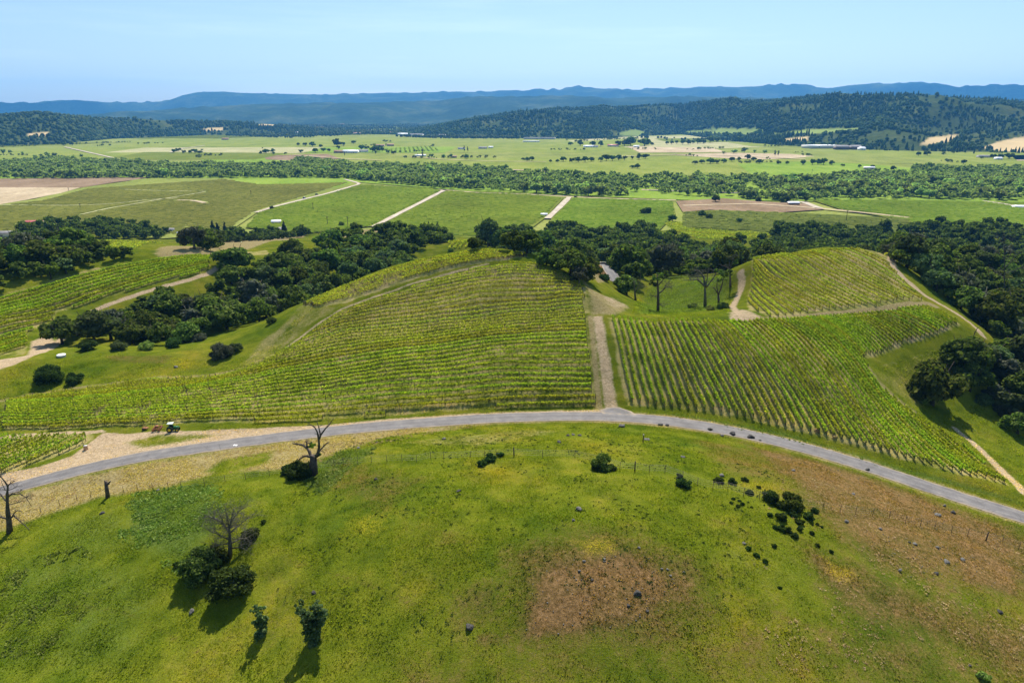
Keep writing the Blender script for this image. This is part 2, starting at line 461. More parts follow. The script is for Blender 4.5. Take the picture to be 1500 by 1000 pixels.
M['rust_post'] = simple_mat('rusty_fence_post', (.085, .060, .045), .8, .4, 5, spec=.2)
M['wire'] = simple_mat('fence_wire', (.22, .20, .19), .5, .2, 5, metal=.6)
M['rock'] = simple_mat('lichened_rock', (.12, .115, .105), .9, .55, 3.2, spec=.15, bump=.6)
M['rock_dark'] = simple_mat('dark_rock', (.045, .043, .041), .9, .6, 3.2, spec=.15, bump=.6)
M['white'] = simple_mat('white_paint', (.8, .8, .78), .5, .04)
M['offwhite'] = simple_mat('pale_plaster', (.55, .52, .47), .8, .08)
M['tanwall'] = simple_mat('tan_wall', (.36, .28, .2), .8, .1)
M['brownwall'] = simple_mat('brown_boards', (.13, .085, .06), .8, .2)
M['redroof'] = simple_mat('red_metal_roof', (.42, .10, .09), .5, .12, .4)
M['greyroof'] = simple_mat('grey_shingle_roof', (.2, .19, .19), .8, .2, .5)
M['whiteroof'] = simple_mat('white_metal_roof', (.75, .76, .78), .4, .05, .3)
M['tileroof'] = simple_mat('tile_roof', (.30, .16, .11), .8, .2, .5)
M['glass'] = simple_mat('window_glass', (.03, .035, .04), .1, .1, 1, spec=.6)
M['green_paint'] = simple_mat('tractor_green_paint', (.015, .11, .03), .35, .1, 2, spec=.5)
M['yellow_paint'] = simple_mat('wheel_yellow_paint', (.55, .4, .03), .4, .1, 2, spec=.5)
M['tyre'] = simple_mat('tyre_rubber', (.018, .018, .018), .8, .3, 6, spec=.2)
M['black'] = simple_mat('black_metal', (.02, .02, .02), .5, .2, 4)
M['rust'] = simple_mat('rusty_steel', (.24, .11, .055), .85, .4, 3, spec=.2)
M['timber'] = simple_mat('raw_timber', (.36, .25, .16), .85, .3, 4, spec=.15)
M['sapling'] = leaf_mat('sapling_leaves', [(0, (.05, .095, .035)), (.6, (.085, .145, .055)), (1, (.16, .22, .10))], .35)
M['canopy'] = simple_mat('pale_canopy', (.5, .56, .52), .5, .1)
M['straw_clump'] = leaf_mat('dry_grass_blades', [(0, (.38, .28, .13)), (.6, (.5, .39, .19)), (1, (.6, .5, .28))], .25)
M['car_white'] = simple_mat('white_car_paint', (.75, .75, .75), .25, .03, 2, spec=.5)
M['car_dark'] = simple_mat('dark_car_paint', (.03, .03, .035), .25, .03, 2, spec=.5)
M['concrete'] = simple_mat('concrete', (.42, .41, .39), .8, .15, 1.5)

# asphalt
def asphalt():
    m, t = new_mat('worn_asphalt')
    g = N(t, 'ShaderNodeNewGeometry')
    n1 = noise_node(t, .35, 5, .65, g.outputs['Position']); n2 = noise_node(t, 3.5, 3, .7, g.outputs['Position'])
    r1 = ramp(t, n1.outputs[0], [(.25, (.095, .089, .088)), (.5, (.13, .123, .121)), (.75, (.165, .156, .153))])
    r2 = ramp(t, n2.outputs[0], [(.3, (.82, .82, .82)), (.7, (1.12, 1.12, 1.12))])
    c = mixc(t, 1.0, r1.outputs[0], r2.outputs[0], 'MULTIPLY')
    at = N(t, 'ShaderNodeAttribute', attribute_name='mA')
    sp = N(t, 'ShaderNodeSeparateColor'); t.links.new(at.outputs[0], sp.inputs[0])
    dirt = math_n(t, 'ADD', sp.outputs[0], math_n(t, 'MULTIPLY_ADD', n1.outputs[0], 1.2)); t.nodes[-2].inputs[2].default_value = -.75
    dirt = math_n(t, 'MULTIPLY', dirt, 1.0, True)
    c = mixc(t, dirt, c, (.30, .235, .16))
    # tar-filled cracks
    vo = N(t, 'ShaderNodeTexVoronoi', feature='DISTANCE_TO_EDGE'); vo.inputs['Scale'].default_value = .22; t.links.new(g.outputs['Position'], vo.inputs['Vector'])
    cr = ramp(t, vo.outputs[0], [(.0, (.5, .5, .5)), (.012, (1, 1, 1))])
    c = mixc(t, .6, c, mixc(t, 1.0, c, cr.outputs[0], 'MULTIPLY'))
    wt = ramp(t, sp.outputs[1], [(0, (.92, .92, .92)), (1, (1.16, 1.15, 1.13))])
    c = mixc(t, 1.0, c, wt.outputs[0], 'MULTIPLY')
    b = N(t, 'ShaderNodeBsdfPrincipled'); b.inputs['Roughness'].default_value = .85; b.inputs['Specular IOR Level'].default_value = .25
    t.links.new(c, b.inputs['Base Color'])
    bp = N(t, 'ShaderNodeBump'); bp.inputs['Strength'].default_value = .3; bp.inputs['Distance'].default_value = .03
    t.links.new(n2.outputs[0], bp.inputs['Height']); t.links.new(bp.outputs[0], b.inputs['Normal'])
    o = N(t, 'ShaderNodeOutputMaterial'); t.links.new(b.outputs[0], o.inputs[0])
    return m
M['asphalt'] = asphalt()

def ground_mat(tuft=False):
    m, t = new_mat('grass_tufts' if tuft else 'hill_ground')
    g = N(t, 'ShaderNodeNewGeometry'); P = g.outputs['Position']
    nL = noise_node(t, .045, 5, .6, P); nM = noise_node(t, .22, 6, .68, P); nF = noise_node(t, 1.5, 5, .75, P); nX = noise_node(t, 5.5, 3, .7, P)
    a = N(t, 'ShaderNodeAttribute', attribute_name='mA'); b = N(t, 'ShaderNodeAttribute', attribute_name='mB')
    sa = N(t, 'ShaderNodeSeparateColor'); sb = N(t, 'ShaderNodeSeparateColor')
    t.links.new(a.outputs[0], sa.inputs[0]); t.links.new(b.outputs[0], sb.inputs[0])
    # wobble for ragged edges
    w = math_n(t, 'ADD', math_n(t, 'MULTIPLY', nM.outputs[0], .65), math_n(t, 'MULTIPLY', nF.outputs[0], .5))
    def msk(s, wid=.22, cut=.5):
        v = math_n(t, 'ADD', s, math_n(t, 'SUBTRACT', w, .575))
        mr = N(t, 'ShaderNodeMapRange', clamp=True); mr.interpolation_type = 'SMOOTHSTEP'
        mr.inputs[1].default_value = cut - wid; mr.inputs[2].default_value = cut + wid
        t.links.new(v, mr.inputs[0])
        z = math_n(t, 'MULTIPLY', math_n(t, 'MULTIPLY', s, 8, True), mr.outputs[0])
        return z
    grass = ramp(t, nM.outputs[0], [(.20, (.075, .105, .010)), (.42, (.130, .160, .012)), (.56, (.178, .198, .016)), (.74, (.235, .225, .030))])
    gl = ramp(t, nL.outputs[0], [(.3, (.62, .80, .75)), (.45, (.95, 1.0, .9)), (.55, (1.12, 1.10, 1.0)), (.7, (1.5, 1.22, 1.0))])
    col = mixc(t, 1.0, grass.outputs[0], gl.outputs[0], 'MULTIPLY')
    dry = ramp(t, nF.outputs[0], [(.46, (0, 0, 0)), (.66, (.6, .6, .6))])
    dryL = ramp(t, nL.outputs[0], [(.50, (0, 0, 0)), (.60, (.6, .6, .6))])
    col = mixc(t, math_n(t, 'MULTIPLY', dry.outputs[0], dryL.outputs[0]), col, (.27, .21, .075))
    lush = ramp(t, nF.outputs[0], [(.28, (.045, .085, .014)), (.5, (.10, .155, .026)), (.66, (.17, .22, .05)), (.78, (.27, .31, .13))])
    col = mixc(t, msk(sa.outputs[2], .3), col, lush.outputs[0])
    straw = ramp(t, nF.outputs[0], [(.28, (.20, .155, .058)), (.5, (.36, .285, .125)), (.7, (.46, .385, .19))])
    col = mixc(t, msk(sa.outputs[0], .28), col, straw.outputs[0])
    ob = ramp(t, nF.outputs[0], [(.25, (.042, .038, .010)), (.5, (.115, .090, .026)), (.75, (.21, .15, .058))])
    mo = N(t, 'ShaderNodeMapRange', clamp=True); mo.interpolation_type = 'SMOOTHSTEP'; mo.inputs[1].default_value = .10; mo.inputs[2].default_value = .62
    t.links.new(math_n(t, 'MULTIPLY', math_n(t, 'ADD', sa.outputs[1], math_n(t, 'MULTIPLY_ADD', w, .7)), 1.0), mo.inputs[0])
    for q in t.nodes:
        if q.type == 'MATH' and q.operation == 'MULTIPLY_ADD' and abs(q.inputs[1].default_value - .7) < 1e-4: q.inputs[2].default_value = -.40
    obf = math_n(t, 'MULTIPLY', math_n(t, 'MULTIPLY', sa.outputs[1], 8, True), mo.outputs[0])
    col = mixc(t, math_n(t, 'MULTIPLY', obf, .85), col, ob.outputs[0])
    bare = ramp(t, nF.outputs[0], [(.25, (.085, .055, .022)), (.44, (.20, .120, .046)), (.62, (.33, .20, .085)), (.78, (.43, .31, .165))])
    col = mixc(t, msk(sa.outputs[1], .3), col, bare.outputs[0])
    vf = ramp(t, nM.outputs[0], [(.28, (.20, .20, .04)), (.45, (.31, .29, .075)), (.58, (.46, .38, .15)), (.72, (.40, .28, .14))])
    col = mixc(t, msk(sb.outputs[0], .2), col, vf.outputs[0])
    track = ramp(t, nF.outputs[0], [(.25, (.34, .24, .135)), (.5, (.54, .405, .245)), (.75, (.68, .55, .375))])
    col = mixc(t, msk(sb.outputs[2], .2), col, track.outputs[0])
    yel = ramp(t, nX.outputs[0], [(.45, (0, 0, 0)), (.56, (1, 1, 1))])
    col = mixc(t, math_n(t, 'MULTIPLY', msk(sb.outputs[1], .3), yel.outputs[0]), col, (.45, .36, .02))
    # fine salt and pepper of blades and litter
    fx = ramp(t, nX.outputs[0], [(.28, (.45, .47, .45)), (.5, (1, 1, 1)), (.72, (1.6, 1.58, 1.5))])
    col = mixc(t, .8, col, mixc(t, 1.0, col, fx.outputs[0], 'MULTIPLY'))
    if tuft:
        rv = ramp(t, g.outputs['Random Per Island'], [(0, (.70, .78, .6)), (.5, (1.2, 1.2, 1.0)), (1, (1.95, 1.85, 1.5))])
        col = mixc(t, 1.0, col, rv.outputs[0], 'MULTIPLY')
        d1 = N(t, 'ShaderNodeBsdfDiffuse'); t.links.new(col, d1.inputs[0])
        d2 = N(t, 'ShaderNodeBsdfTranslucent'); t.links.new(mixc(t, 1.0, col, (1.3, 1.4, .8), 'MULTIPLY'), d2.inputs[0])
        ms = N(t, 'ShaderNodeMixShader'); ms.inputs[0].default_value = .55
        t.links.new(d1.outputs[0], ms.inputs[1]); t.links.new(d2.outputs[0], ms.inputs[2])
        o = N(t, 'ShaderNodeOutputMaterial'); t.links.new(ms.outputs[0], o.inputs[0])
        return m
    bs = N(t, 'ShaderNodeBsdfDiffuse'); bs.inputs['Roughness'].default_value = 1.0
    t.links.new(col, bs.inputs[0])
    h = math_n(t, 'ADD', math_n(t, 'MULTIPLY', nF.outputs[0], .5), math_n(t, 'MULTIPLY', nX.outputs[0], .25))
    bp = N(t, 'ShaderNodeBump'); bp.inputs['Strength'].default_value = .8; bp.inputs['Distance'].default_value = .5
    t.links.new(h, bp.inputs['Height']); t.links.new(bp.outputs[0], bs.inputs['Normal'])
    o = N(t, 'ShaderNodeOutputMaterial'); t.links.new(bs.outputs[0], o.inputs[0])
    return m
M['ground'] = ground_mat()
M['tuft'] = ground_mat(True)

def field_mat(name, cols, scale=.02, stripe=None):
    m, t = new_mat(name)
    g = N(t, 'ShaderNodeNewGeometry'); P = g.outputs['Position']
    mp = N(t, 'ShaderNodeMapping'); mp.inputs['Scale'].default_value = (1, .45, 1); t.links.new(P, mp.inputs[0])
    n1 = noise_node(t, scale, 5, .65, mp.outputs[0]); n2 = noise_node(t, scale * 9, 4, .7, P)
    r = ramp(t, n1.outputs[0], [(.28, cols[0]), (.5, cols[1]), (.72, cols[2])])
    f = ramp(t, n2.outputs[0], [(.3, (.72, .72, .72)), (.7, (1.22, 1.22, 1.22))])
    c = mixc(t, 1.0, r.outputs[0], f.outputs[0], 'MULTIPLY')
    b = N(t, 'ShaderNodeBsdfDiffuse'); t.links.new(c, b.inputs[0])
    o = N(t, 'ShaderNodeOutputMaterial'); t.links.new(b.outputs[0], o.inputs[0])
    return m
M['f_green'] = field_mat('field_green', [(.105, .17, .024), (.15, .22, .03), (.20, .26, .045)])
M['f_lime'] = field_mat('field_lime', [(.12, .155, .028), (.165, .195, .038), (.21, .225, .055)])
M['f_olive'] = field_mat('field_olive', [(.125, .15, .035), (.17, .195, .045), (.22, .23, .065)])
M['f_brown'] = field_mat('field_brown', [(.13, .09, .055), (.19, .135, .085), (.25, .18, .12)])
M['f_tan'] = field_mat('field_tan', [(.27, .21, .13), (.36, .29, .19), (.45, .37, .25)])
M['f_pale'] = field_mat('field_pale', [(.22, .22, .10), (.29, .28, .14), (.36, .33, .19)])
M['gravel'] = field_mat('gravel_track', [(.30, .25, .19), (.38, .33, .26), (.46, .41, .33)], .1)
M['f_vine'] = field_mat('vineyard_floor', [(.09, .12, .016), (.115, .14, .022), (.14, .16, .03)], .02)
M['riverwater'] = simple_mat('river_water', (.10, .13, .15), .08, .1, .05, spec=.8)

# ------------------------------------------------------------ the ground sheet
def growth(start, end, step, g):
    out = [start]; s = step
    while out[-1] < end:
        s *= g; out.append(out[-1] + s)
    return out
_xp = growth(235, 17000, .6, 1.055)
gx = np.array([-v for v in _xp[::-1]] + list(np.arange(-234.5, 234.9, .62)) + _xp)
_yf = growth(330, 15400, .6, 1.045)
gy = np.array([-v for v in growth(-44, 6000, .8, 1.12)[::-1]] + list(np.arange(44.6, 329.7, .58)) + _yf)
gX, gY = np.meshgrid(gx, gy)
gZ = H(gX, gY)
nz_ = (fbm(gX, gY, 2.6, 3, 9) - .5) * .42
_cut = 1 - sstep(300, 420, gY)
rd = np.full(gX.shape, 1e9)
_rp = resample(road_c, 3.0)
_sel = (np.abs(gX) < 240) & (gY > 40) & (gY < 340)
sx, sy = gX[_sel], gY[_sel]
dd = np.full(sx.shape, 1e9)
for k in range(len(_rp) - 1):
    ax, ay = _rp[k, :2]; bx, by = _rp[k + 1, :2]
    ex, ey = bx - ax, by - ay; L = ex * ex + ey * ey
    tt = np.clip(((sx - ax) * ex + (sy - ay) * ey) / L, 0, 1)
    dd = np.minimum(dd, (sx - ax - tt * ex) ** 2 + (sy - ay - tt * ey) ** 2)
rd[_sel] = np.sqrt(dd)
gZ = gZ + nz_ * _cut * sstep(ROAD_W / 2 + .4, ROAD_W / 2 + 3, rd)

mA = np.zeros(gX.shape + (3,), np.float32); mB = np.zeros_like(mA)
def paint(arr, ch, pts, feather=1.5, val=1.0, ymin=0.0, world=None):
    poly = world if world is not None else castp(pts, ymin)
    x0, x1 = poly[:, 0].min() - 8, poly[:, 0].max() + 8; y0, y1 = poly[:, 1].min() - 8, poly[:, 1].max() + 8
    j0, j1 = np.searchsorted(gx, [x0, x1]); i0, i1 = np.searchsorted(gy, [y0, y1])
    d = pip(gX[i0:i1, j0:j1], gY[i0:i1, j0:j1], poly)
    v = sstep(-feather, feather, d) * val
    a = arr[i0:i1, j0:j1, ch]
    np.maximum(a, v, out=a)
    return poly
def unpaint(arr, ch, pts, feather=1.5, ymin=0.0, keep=0.0):
    poly = castp(pts, ymin)
    d = pip(gX, gY, poly)
    arr[..., ch] *= 1 - sstep(-feather, feather, d) * (1 - keep)
def paint_line(arr, ch, pts, width, feather=.8, val=1.0, ymin=0.0):
    pth = smooth_path(resample(castp(pts, ymin), 2.0), 5)
    x0, x1 = pth[:, 0].min() - 8, pth[:, 0].max() + 8; y0, y1 = pth[:, 1].min() - 8, pth[:, 1].max() + 8
    j0, j1 = np.searchsorted(gx, [x0, x1]); i0, i1 = np.searchsorted(gy, [y0, y1])
    xx = gX[i0:i1, j0:j1]; yy = gY[i0:i1, j0:j1]; d = np.full(xx.shape, 1e9)
    for k in range(len(pth) - 1):
        ax, ay = pth[k, :2]; bx, by = pth[k + 1, :2]; ex, ey = bx - ax, by - ay; L = ex * ex + ey * ey + 1e-9
        tt = np.clip(((xx - ax) * ex + (yy - ay) * ey) / L, 0, 1)
        d = np.minimum(d, np.hypot(xx - ax - tt * ex, yy - ay - tt * ey))
    a = arr[i0:i1, j0:j1, ch]
    np.maximum(a, (1 - sstep(width / 2 - feather, width / 2 + feather, d)) * val, out=a)

# vineyard outlines (traced on the hills)
B_MAIN = [(0, 632), (0, 583), (150, 568), (235, 556), (330, 551), (390, 527), (430, 505), (490, 462), (560, 436), (640, 409), (720, 389), (785, 387), (830, 404), (857, 421), (862, 460), (866, 500), (872, 560), (879, 596), (700, 601), (550, 612), (400, 620), (200, 626)]
B_TOP = [(436, 450), (497, 423), (560, 400), (620, 381), (700, 368), (740, 369), (782, 377), (735, 383), (640, 400), (560, 426), (505, 445), (462, 452)]
B_RIGHT = [(888, 464), (1000, 470), (1090, 471), (1150, 467), (1230, 462), (1300, 455), (1362, 451), (1392, 466), (1410, 478), (1380, 490), (1325, 506), (1268, 526), (1283, 560), (1330, 600), (1390, 640), (1440, 676), (1482, 714), (1400, 694), (1300, 668), (1200, 641), (1100, 616), (1000, 600), (918, 594), (905, 550)]
B_UPPER = [(1084, 388), (1150, 375), (1200, 368), (1250, 366), (1285, 369), (1305, 390), (1330, 418), (1356, 442), (1290, 450), (1200, 458), (1128, 466), (1095, 455), (1092, 440), (1098, 420)]
B_LEFT = [(-10, 432), (40, 420), (90, 404), (140, 391), (200, 383), (312, 376), (308, 395), (285, 405), (240, 414), (190, 428), (130, 446), (86, 458), (80, 470), (45, 488), (40, 518), (-10, 527)]
B_SMALL = [(-30, 640), (60, 637), (138, 635), (137, 642), (100, 663), (30, 686), (-30, 706)]
polyM = paint(mB, 0, B_MAIN, 1.2, .52); polyT = paint(mB, 0, B_TOP, 1.5, .72)
paint(mB, 0, [(430, 508), (490, 462), (560, 436), (640, 409), (720, 389), (785, 387), (830, 404), (857, 421), (864, 458), (800, 466), (700, 476), (550, 494)], 2.0, 1.0); polyR = paint(mB, 0, B_RIGHT, 1.2, .66); polyU = paint(mB, 0, B_UPPER, 1.2, .62); polyL = paint(mB, 0, B_LEFT, 1.5, .5); polyS = paint(mB, 0, B_SMALL, 1.0)
# dirt tracks and yards
paint(mB, 2, [(128, 650), (150, 634), (300, 630), (480, 622), (560, 614), (700, 605), (860, 600), (905, 600), (900, 606), (720, 609), (600, 617), (480, 629), (380, 640), (290, 652), (200, 664), (110, 686), (30, 706), (-30, 722), (-30, 700), (60, 682), (105, 668)], 1.0, .9)
unpaint(mB, 2, [(180, 648), (230, 636), (330, 636), (255, 650), (200, 657)], 2.0, keep=.35)
paint(mB, 2, [(-30, 640), (60, 633), (150, 629), (160, 634), (60, 639), (-30, 646)], .8, .9)
paint(mB, 2, [(866, 462), (884, 462), (891, 500), (899, 550), (908, 600), (884, 600), (877, 540), (871, 500)], 1.2, .66)
paint(mA, 0, [(860, 462), (868, 462), (875, 520), (884, 600), (872, 600), (866, 520)], .9, .9)
paint(mA, 0, [(850, 405), (870, 425), (905, 440), (925, 452), (905, 462), (864, 462), (858, 425)], 2.5, .72)
paint(mB, 2, [(880, 430), (905, 436), (928, 452), (905, 452), (885, 442)], 2.5, .52)
paint_line(mB, 2, [(420, 508), (450, 485), (490, 458), (560, 431), (640, 405), (715, 387)], 1.5, .9, .62)
paint(mA, 0, [(430, 452), (480, 446), (500, 450), (450, 480), (400, 520), (340, 545), (390, 505), (430, 470)], 2.0, .42)
paint_line(mB, 2, [(1085, 398), (1090, 412), (1082, 430), (1072, 450), (1085, 462)], 2.6, 1.2, .75)
paint(mB, 2, [(1066, 458), (1088, 452), (1120, 466), (1090, 471), (1066, 469)], 1.8, .66)
paint_line(mA, 0, [(1100, 470), (1200, 462), (1300, 454), (1366, 447)], 4.0, 1.2, .95)
paint_line(mB, 2, [(1296, 372), (1305, 388), (1330, 412), (1360, 437), (1395, 455), (1425, 475), (1438, 490)], 3.4, 1.4, .85)
paint_line(mB, 2, [(1420, 495), (1385, 508), (1330, 525), (1285, 535)], 1.6, 1.4, .42)
paint_line(mA, 0, [(1268, 536), (1280, 556), (1310, 582), (1340, 604)], 3.5, 1.2, .6)
paint_line(mB, 2, [(1400, 628), (1440, 660), (1475, 695), (1500, 722)], 2.6, 1.0, .8)
paint_line(mB, 2, [(0, 530), (60, 518), (95, 490), (130, 456), (200, 432), (270, 412), (305, 402), (318, 392)], 2.6, 1.2, .85)
paint_line(mA, 0, [(-20, 590), (80, 572), (160, 563), (240, 552), (340, 545), (400, 520)], 2.4, 1.4, .6)
paint(mB, 2, [(45, 500), (70, 490), (85, 500), (60, 518), (20, 535), (-10, 545), (-10, 528), (40, 520)], 2.0, .85)
# verge of the road
rdm = rd
vn = fbm(gX, gY, 9, 3, 21)
mA[..., 0] = np.maximum(mA[..., 0], (1 - sstep(ROAD_W / 2 + .3, ROAD_W / 2 + 2.2, rdm)) * (.35 + .5 * vn))
paint(mA, 0, [(-30, 790), (60, 758), (150, 728), (250, 712), (330, 690), (430, 690), (500, 660), (580, 638), (680, 626), (600, 622), (500, 634), (400, 648), (300, 664), (200, 679), (110, 700), (-30, 740)], 2.5, .85)
unpaint(mA, 0, [(300, 690), (330, 672), (400, 660), (395, 678), (330, 694)], 1.5, keep=.3)
paint(mA, 1, [(1080, 640), (1110, 655), (1180, 665), (1290, 698), (1400, 742), (1500, 775), (1500, 868), (1430, 820), (1380, 800), (1340, 790), (1290, 760), (1250, 740), (1180, 720), (1130, 690)], 7, .58)
paint(mA, 1, [(1130, 655), (1290, 698), (1500, 775), (1560, 800), (1560, 900), (1430, 880), (1300, 850), (1230, 800), (1150, 720)], 10, .52)
paint(mA, 1, [(1160, 780), (1330, 850), (1500, 900), (1560, 960), (1560, 1040), (1380, 960), (1220, 900)], 8, .48)
paint(mA, 1, [(740, 800), (900, 770), (1040, 830), (1060, 920), (980, 960), (740, 970)], 8, .52)
paint(mA, 1, [(540, 740), (700, 760), (760, 830), (640, 850)], 7, .24)
paint(mA, 1, [(1290, 705), (1340, 720), (1440, 768), (1500, 795), (1500, 840), (1420, 790), (1340, 760)], 4, .62)
paint(mA, 1, [(772, 850), (800, 820), (850, 812), (900, 795), (940, 810), (1000, 850), (990, 890), (930, 925), (860, 930), (770, 938)], 3.2, .66)
paint(mA, 1, [(770, 880), (850, 850), (900, 880), (860, 925), (770, 935)], 3, .85)
paint(mA, 1, [(1180, 800), (1260, 830), (1290, 880), (1240, 890), (1190, 840)], 3, .5)
paint(mA, 1, [(1380, 760), (1500, 830), (1500, 880), (1400, 850)], 3, .62)
paint(mA, 1, [(560, 950), (800, 930), (1000, 925), (1250, 890), (1560, 930), (1560, 1080), (560, 1080)], 10, .36)
paint(mA, 1, [(640, 860), (760, 830), (760, 930), (660, 940)], 4, .33)
paint(mA, 1, [(1000, 640), (1130, 660), (1180, 720), (1060, 700)], 5, .36)
paint(mA, 1, [(480, 660), (640, 700), (560, 760), (460, 720)], 5, .33)
paint(mA, 1, [(700, 925), (760, 925), (740, 945), (700, 945)], 1.5, .5)
paint(mA, 1, [(1080, 905), (1160, 940), (1110, 975), (1060, 960)], 3, .4)
paint(mB, 1, [(1205, 810), (1250, 832), (1260, 850), (1230, 860), (1210, 835)], 2.6, .62)
paint(mB, 1, [(830, 790), (905, 785), (910, 815), (860, 815)], 2, .62)
paint(mB, 1, [(520, 745), (600, 740), (560, 800), (480, 790)], 4, .42)
paint(mA, 2, [(190, 725), (320, 705), (330, 770), (260, 830), (180, 800)], 3, .62)
paint(mA, 2, [(-20, 830), (120, 790), (250, 840), (200, 1000), (-20, 1000)], 6, .42)
paint(mA, 2, [(440, 690), (500, 660), (560, 650), (520, 690), (450, 720)], 2, .55)
paint(mA, 2, [(60, 760), (180, 740), (240, 800), (90, 830)], 4, .45)
paint(mA, 2, [(900, 604), (1000, 606), (1150, 632), (1300, 678), (1500, 735), (1500, 742), (1300, 686), (1150, 640), (1000, 614)], 1.5, .7)
paint(mA, 2, [(930, 460), (940, 430), (1000, 402), (1075, 400), (1060, 455), (1010, 458)], 3, .55)
paint(mA, 0, [(1275, 545), (1330, 525), (1410, 500), (1410, 560), (1340, 600)], 4, .42)
paint(mA, 1, [(872, 392), (884, 384), (892, 398), (888, 412), (878, 406)], 1.5, .8, 150)
paint(mA, 0, [(866, 398), (875, 392), (886, 412), (876, 414)], 1.5, .9, 150)
for _l, _w, _v in (([(1190, 742), (1240, 775), (1300, 812), (1340, 838), (1400, 868)], .9, .5), ([(1000, 740), (1060, 770), (1130, 790)], .6, .36), ([(660, 720), (740, 735), (820, 730)], .6, .34), ([(420, 820), (520, 850), (640, 900)], .6, .36), ([(1100, 880), (1220, 930), (1330, 960)], .7, .38), ([(80, 880), (200, 900), (300, 960)], .6, .34)):
    paint_line(mA, 1, _l, _w, .5, _v)
paint(mA, 2, [(820, 840), (1100, 760), (1250, 830), (1200, 920), (1000, 820)], 8, .3)
paint(mA, 1, [(1395, 655), (1500, 690), (1500, 720), (1450, 690)], 3, .3)
paint(mA, 0, [(380, 500), (420, 470), (430, 458), (440, 462), (400, 510), (345, 540)], 2, .5)
paint(mA, 1, [(155, 520), (260, 520), (240, 535), (160, 532)], 2, .35)
paint(mA, 0, [(285, 369), (330, 346), (400, 338), (450, 342), (400, 353), (330, 366)], 4, .9)
paint(mA, 0, [(470, 340), (530, 333), (590, 334), (575, 345), (500, 350)], 4, .9)
paint(mA, 0, [(225, 372), (300, 360), (330, 362), (320, 374), (240, 381)], 3, .8)
paint(mA, 0, [(560, 650), (760, 628), (850, 630), (700, 655)], 3, .45)
paint(mB, 0, [(312, 380), (330, 372), (390, 365), (395, 372), (330, 384)], 2, .8, 250)
mA[..., 1] *= 1 - .8 * (1 - sstep(ROAD_W / 2 + .5, ROAD_W / 2 + 2, rdm))

V = np.stack([gX.ravel(), gY.ravel(), gZ.ravel()], -1)
nx, ny = len(gx), len(gy)
ii = (np.arange(ny - 1)[:, None] * nx + np.arange(nx - 1)[None]).ravel()
gm = mesh_np('ground', V, np.stack([ii, ii + 1, ii + nx + 1, ii + nx], -1), M['ground'], True, {'mA': mA.reshape(-1, 3), 'mB': mB.reshape(-1, 3)})
tag(mobj('ground', gm), kind='structure')

# the road
def ribbon(path, width, mat, name, lift, nacross=16, crown=.04, edge_noise=.25, label=None):
    P = np.asarray(path)[:, :2]
    T = np.gradient(P, axis=0); T /= np.linalg.norm(T, axis=1)[:, None]
    Nn = np.stack([-T[:, 1], T[:, 0]], -1)
    s = np.arange(len(P))
    rows = []; edge = []; trk = []
    for k in range(nacross + 1):
        a = k / nacross * 2 - 1
        w = width / 2 * a
        jit = (fbm(s * .9, s * 0 + 7 * np.sign(a), 2.5, 3, 4) - .5) * 2 * edge_noise * (abs(a) ** 6) if edge_noise else 0
        q = P + Nn * (w + np.sign(a) * jit)[:, None] if edge_noise else P + Nn * w
        z = H(q[:, 0], q[:, 1]) + lift + crown * (1 - a * a)
        rows.append(np.column_stack([q, z])); edge.append(np.full(len(P), abs(a) ** 6)); trk.append(np.full(len(P), math.exp(-((abs(a) - .42) / .13) ** 2)))
    V = np.stack(rows, 1); n, k = V.shape[:2]
    i = (np.arange(n - 1)[:, None] * k + np.arange(k - 1)[None]).ravel()
    F = np.stack([i, i + k, i + k + 1, i + 1], -1)
    e = np.stack(edge, 1).ravel(); tk = np.stack(trk, 1).ravel()
    me = mesh_np(name, V.reshape(-1, 3), F, mat, True, {'mA': np.stack([e, tk, e], -1)})
    return tag(mobj(name, me), kind='structure')
ribbon(resample(road_c, 1.0), ROAD_W, M['asphalt'], 'road', .06)
# widened mouth where the dirt track meets the road
_jm = castp([(884, 607), (878, 601), (890, 596.5), (907, 596.5), (925, 602.5), (932, 608)])
_c0 = _jm.mean(0)
_rings = []
for f in (1, .66, .33, .02):
    q = _c0 + (_jm - _c0) * f
    q = resample(np.vstack([q, q[:1]]), .8 * max(f, .05) * 1.0 if False else .8)[:-1] if f == 1 else q
    _rings.append(q)
_o = _rings[0]; _k = len(_o)
Vj = np.vstack([_c0 + (_o - _c0) * f for f in (1, .75, .5, .25, .02)]); Vj[:, 2] = H(Vj[:, 0], Vj[:, 1]) + .085
Fj = [[r * _k + i, r * _k + (i + 1) % _k, (r + 1) * _k + (i + 1) % _k, (r + 1) * _k + i] for r in range(4) for i in range(_k)]
_e = np.repeat(np.array([1, .3, 0, 0, 0.]), _k)
tag(mobj('road_junction', mesh_np('road_junction', Vj, np.array(Fj), M['asphalt'], True, {'mA': np.stack([_e, _e * 0, _e], -1)})), kind='structure')

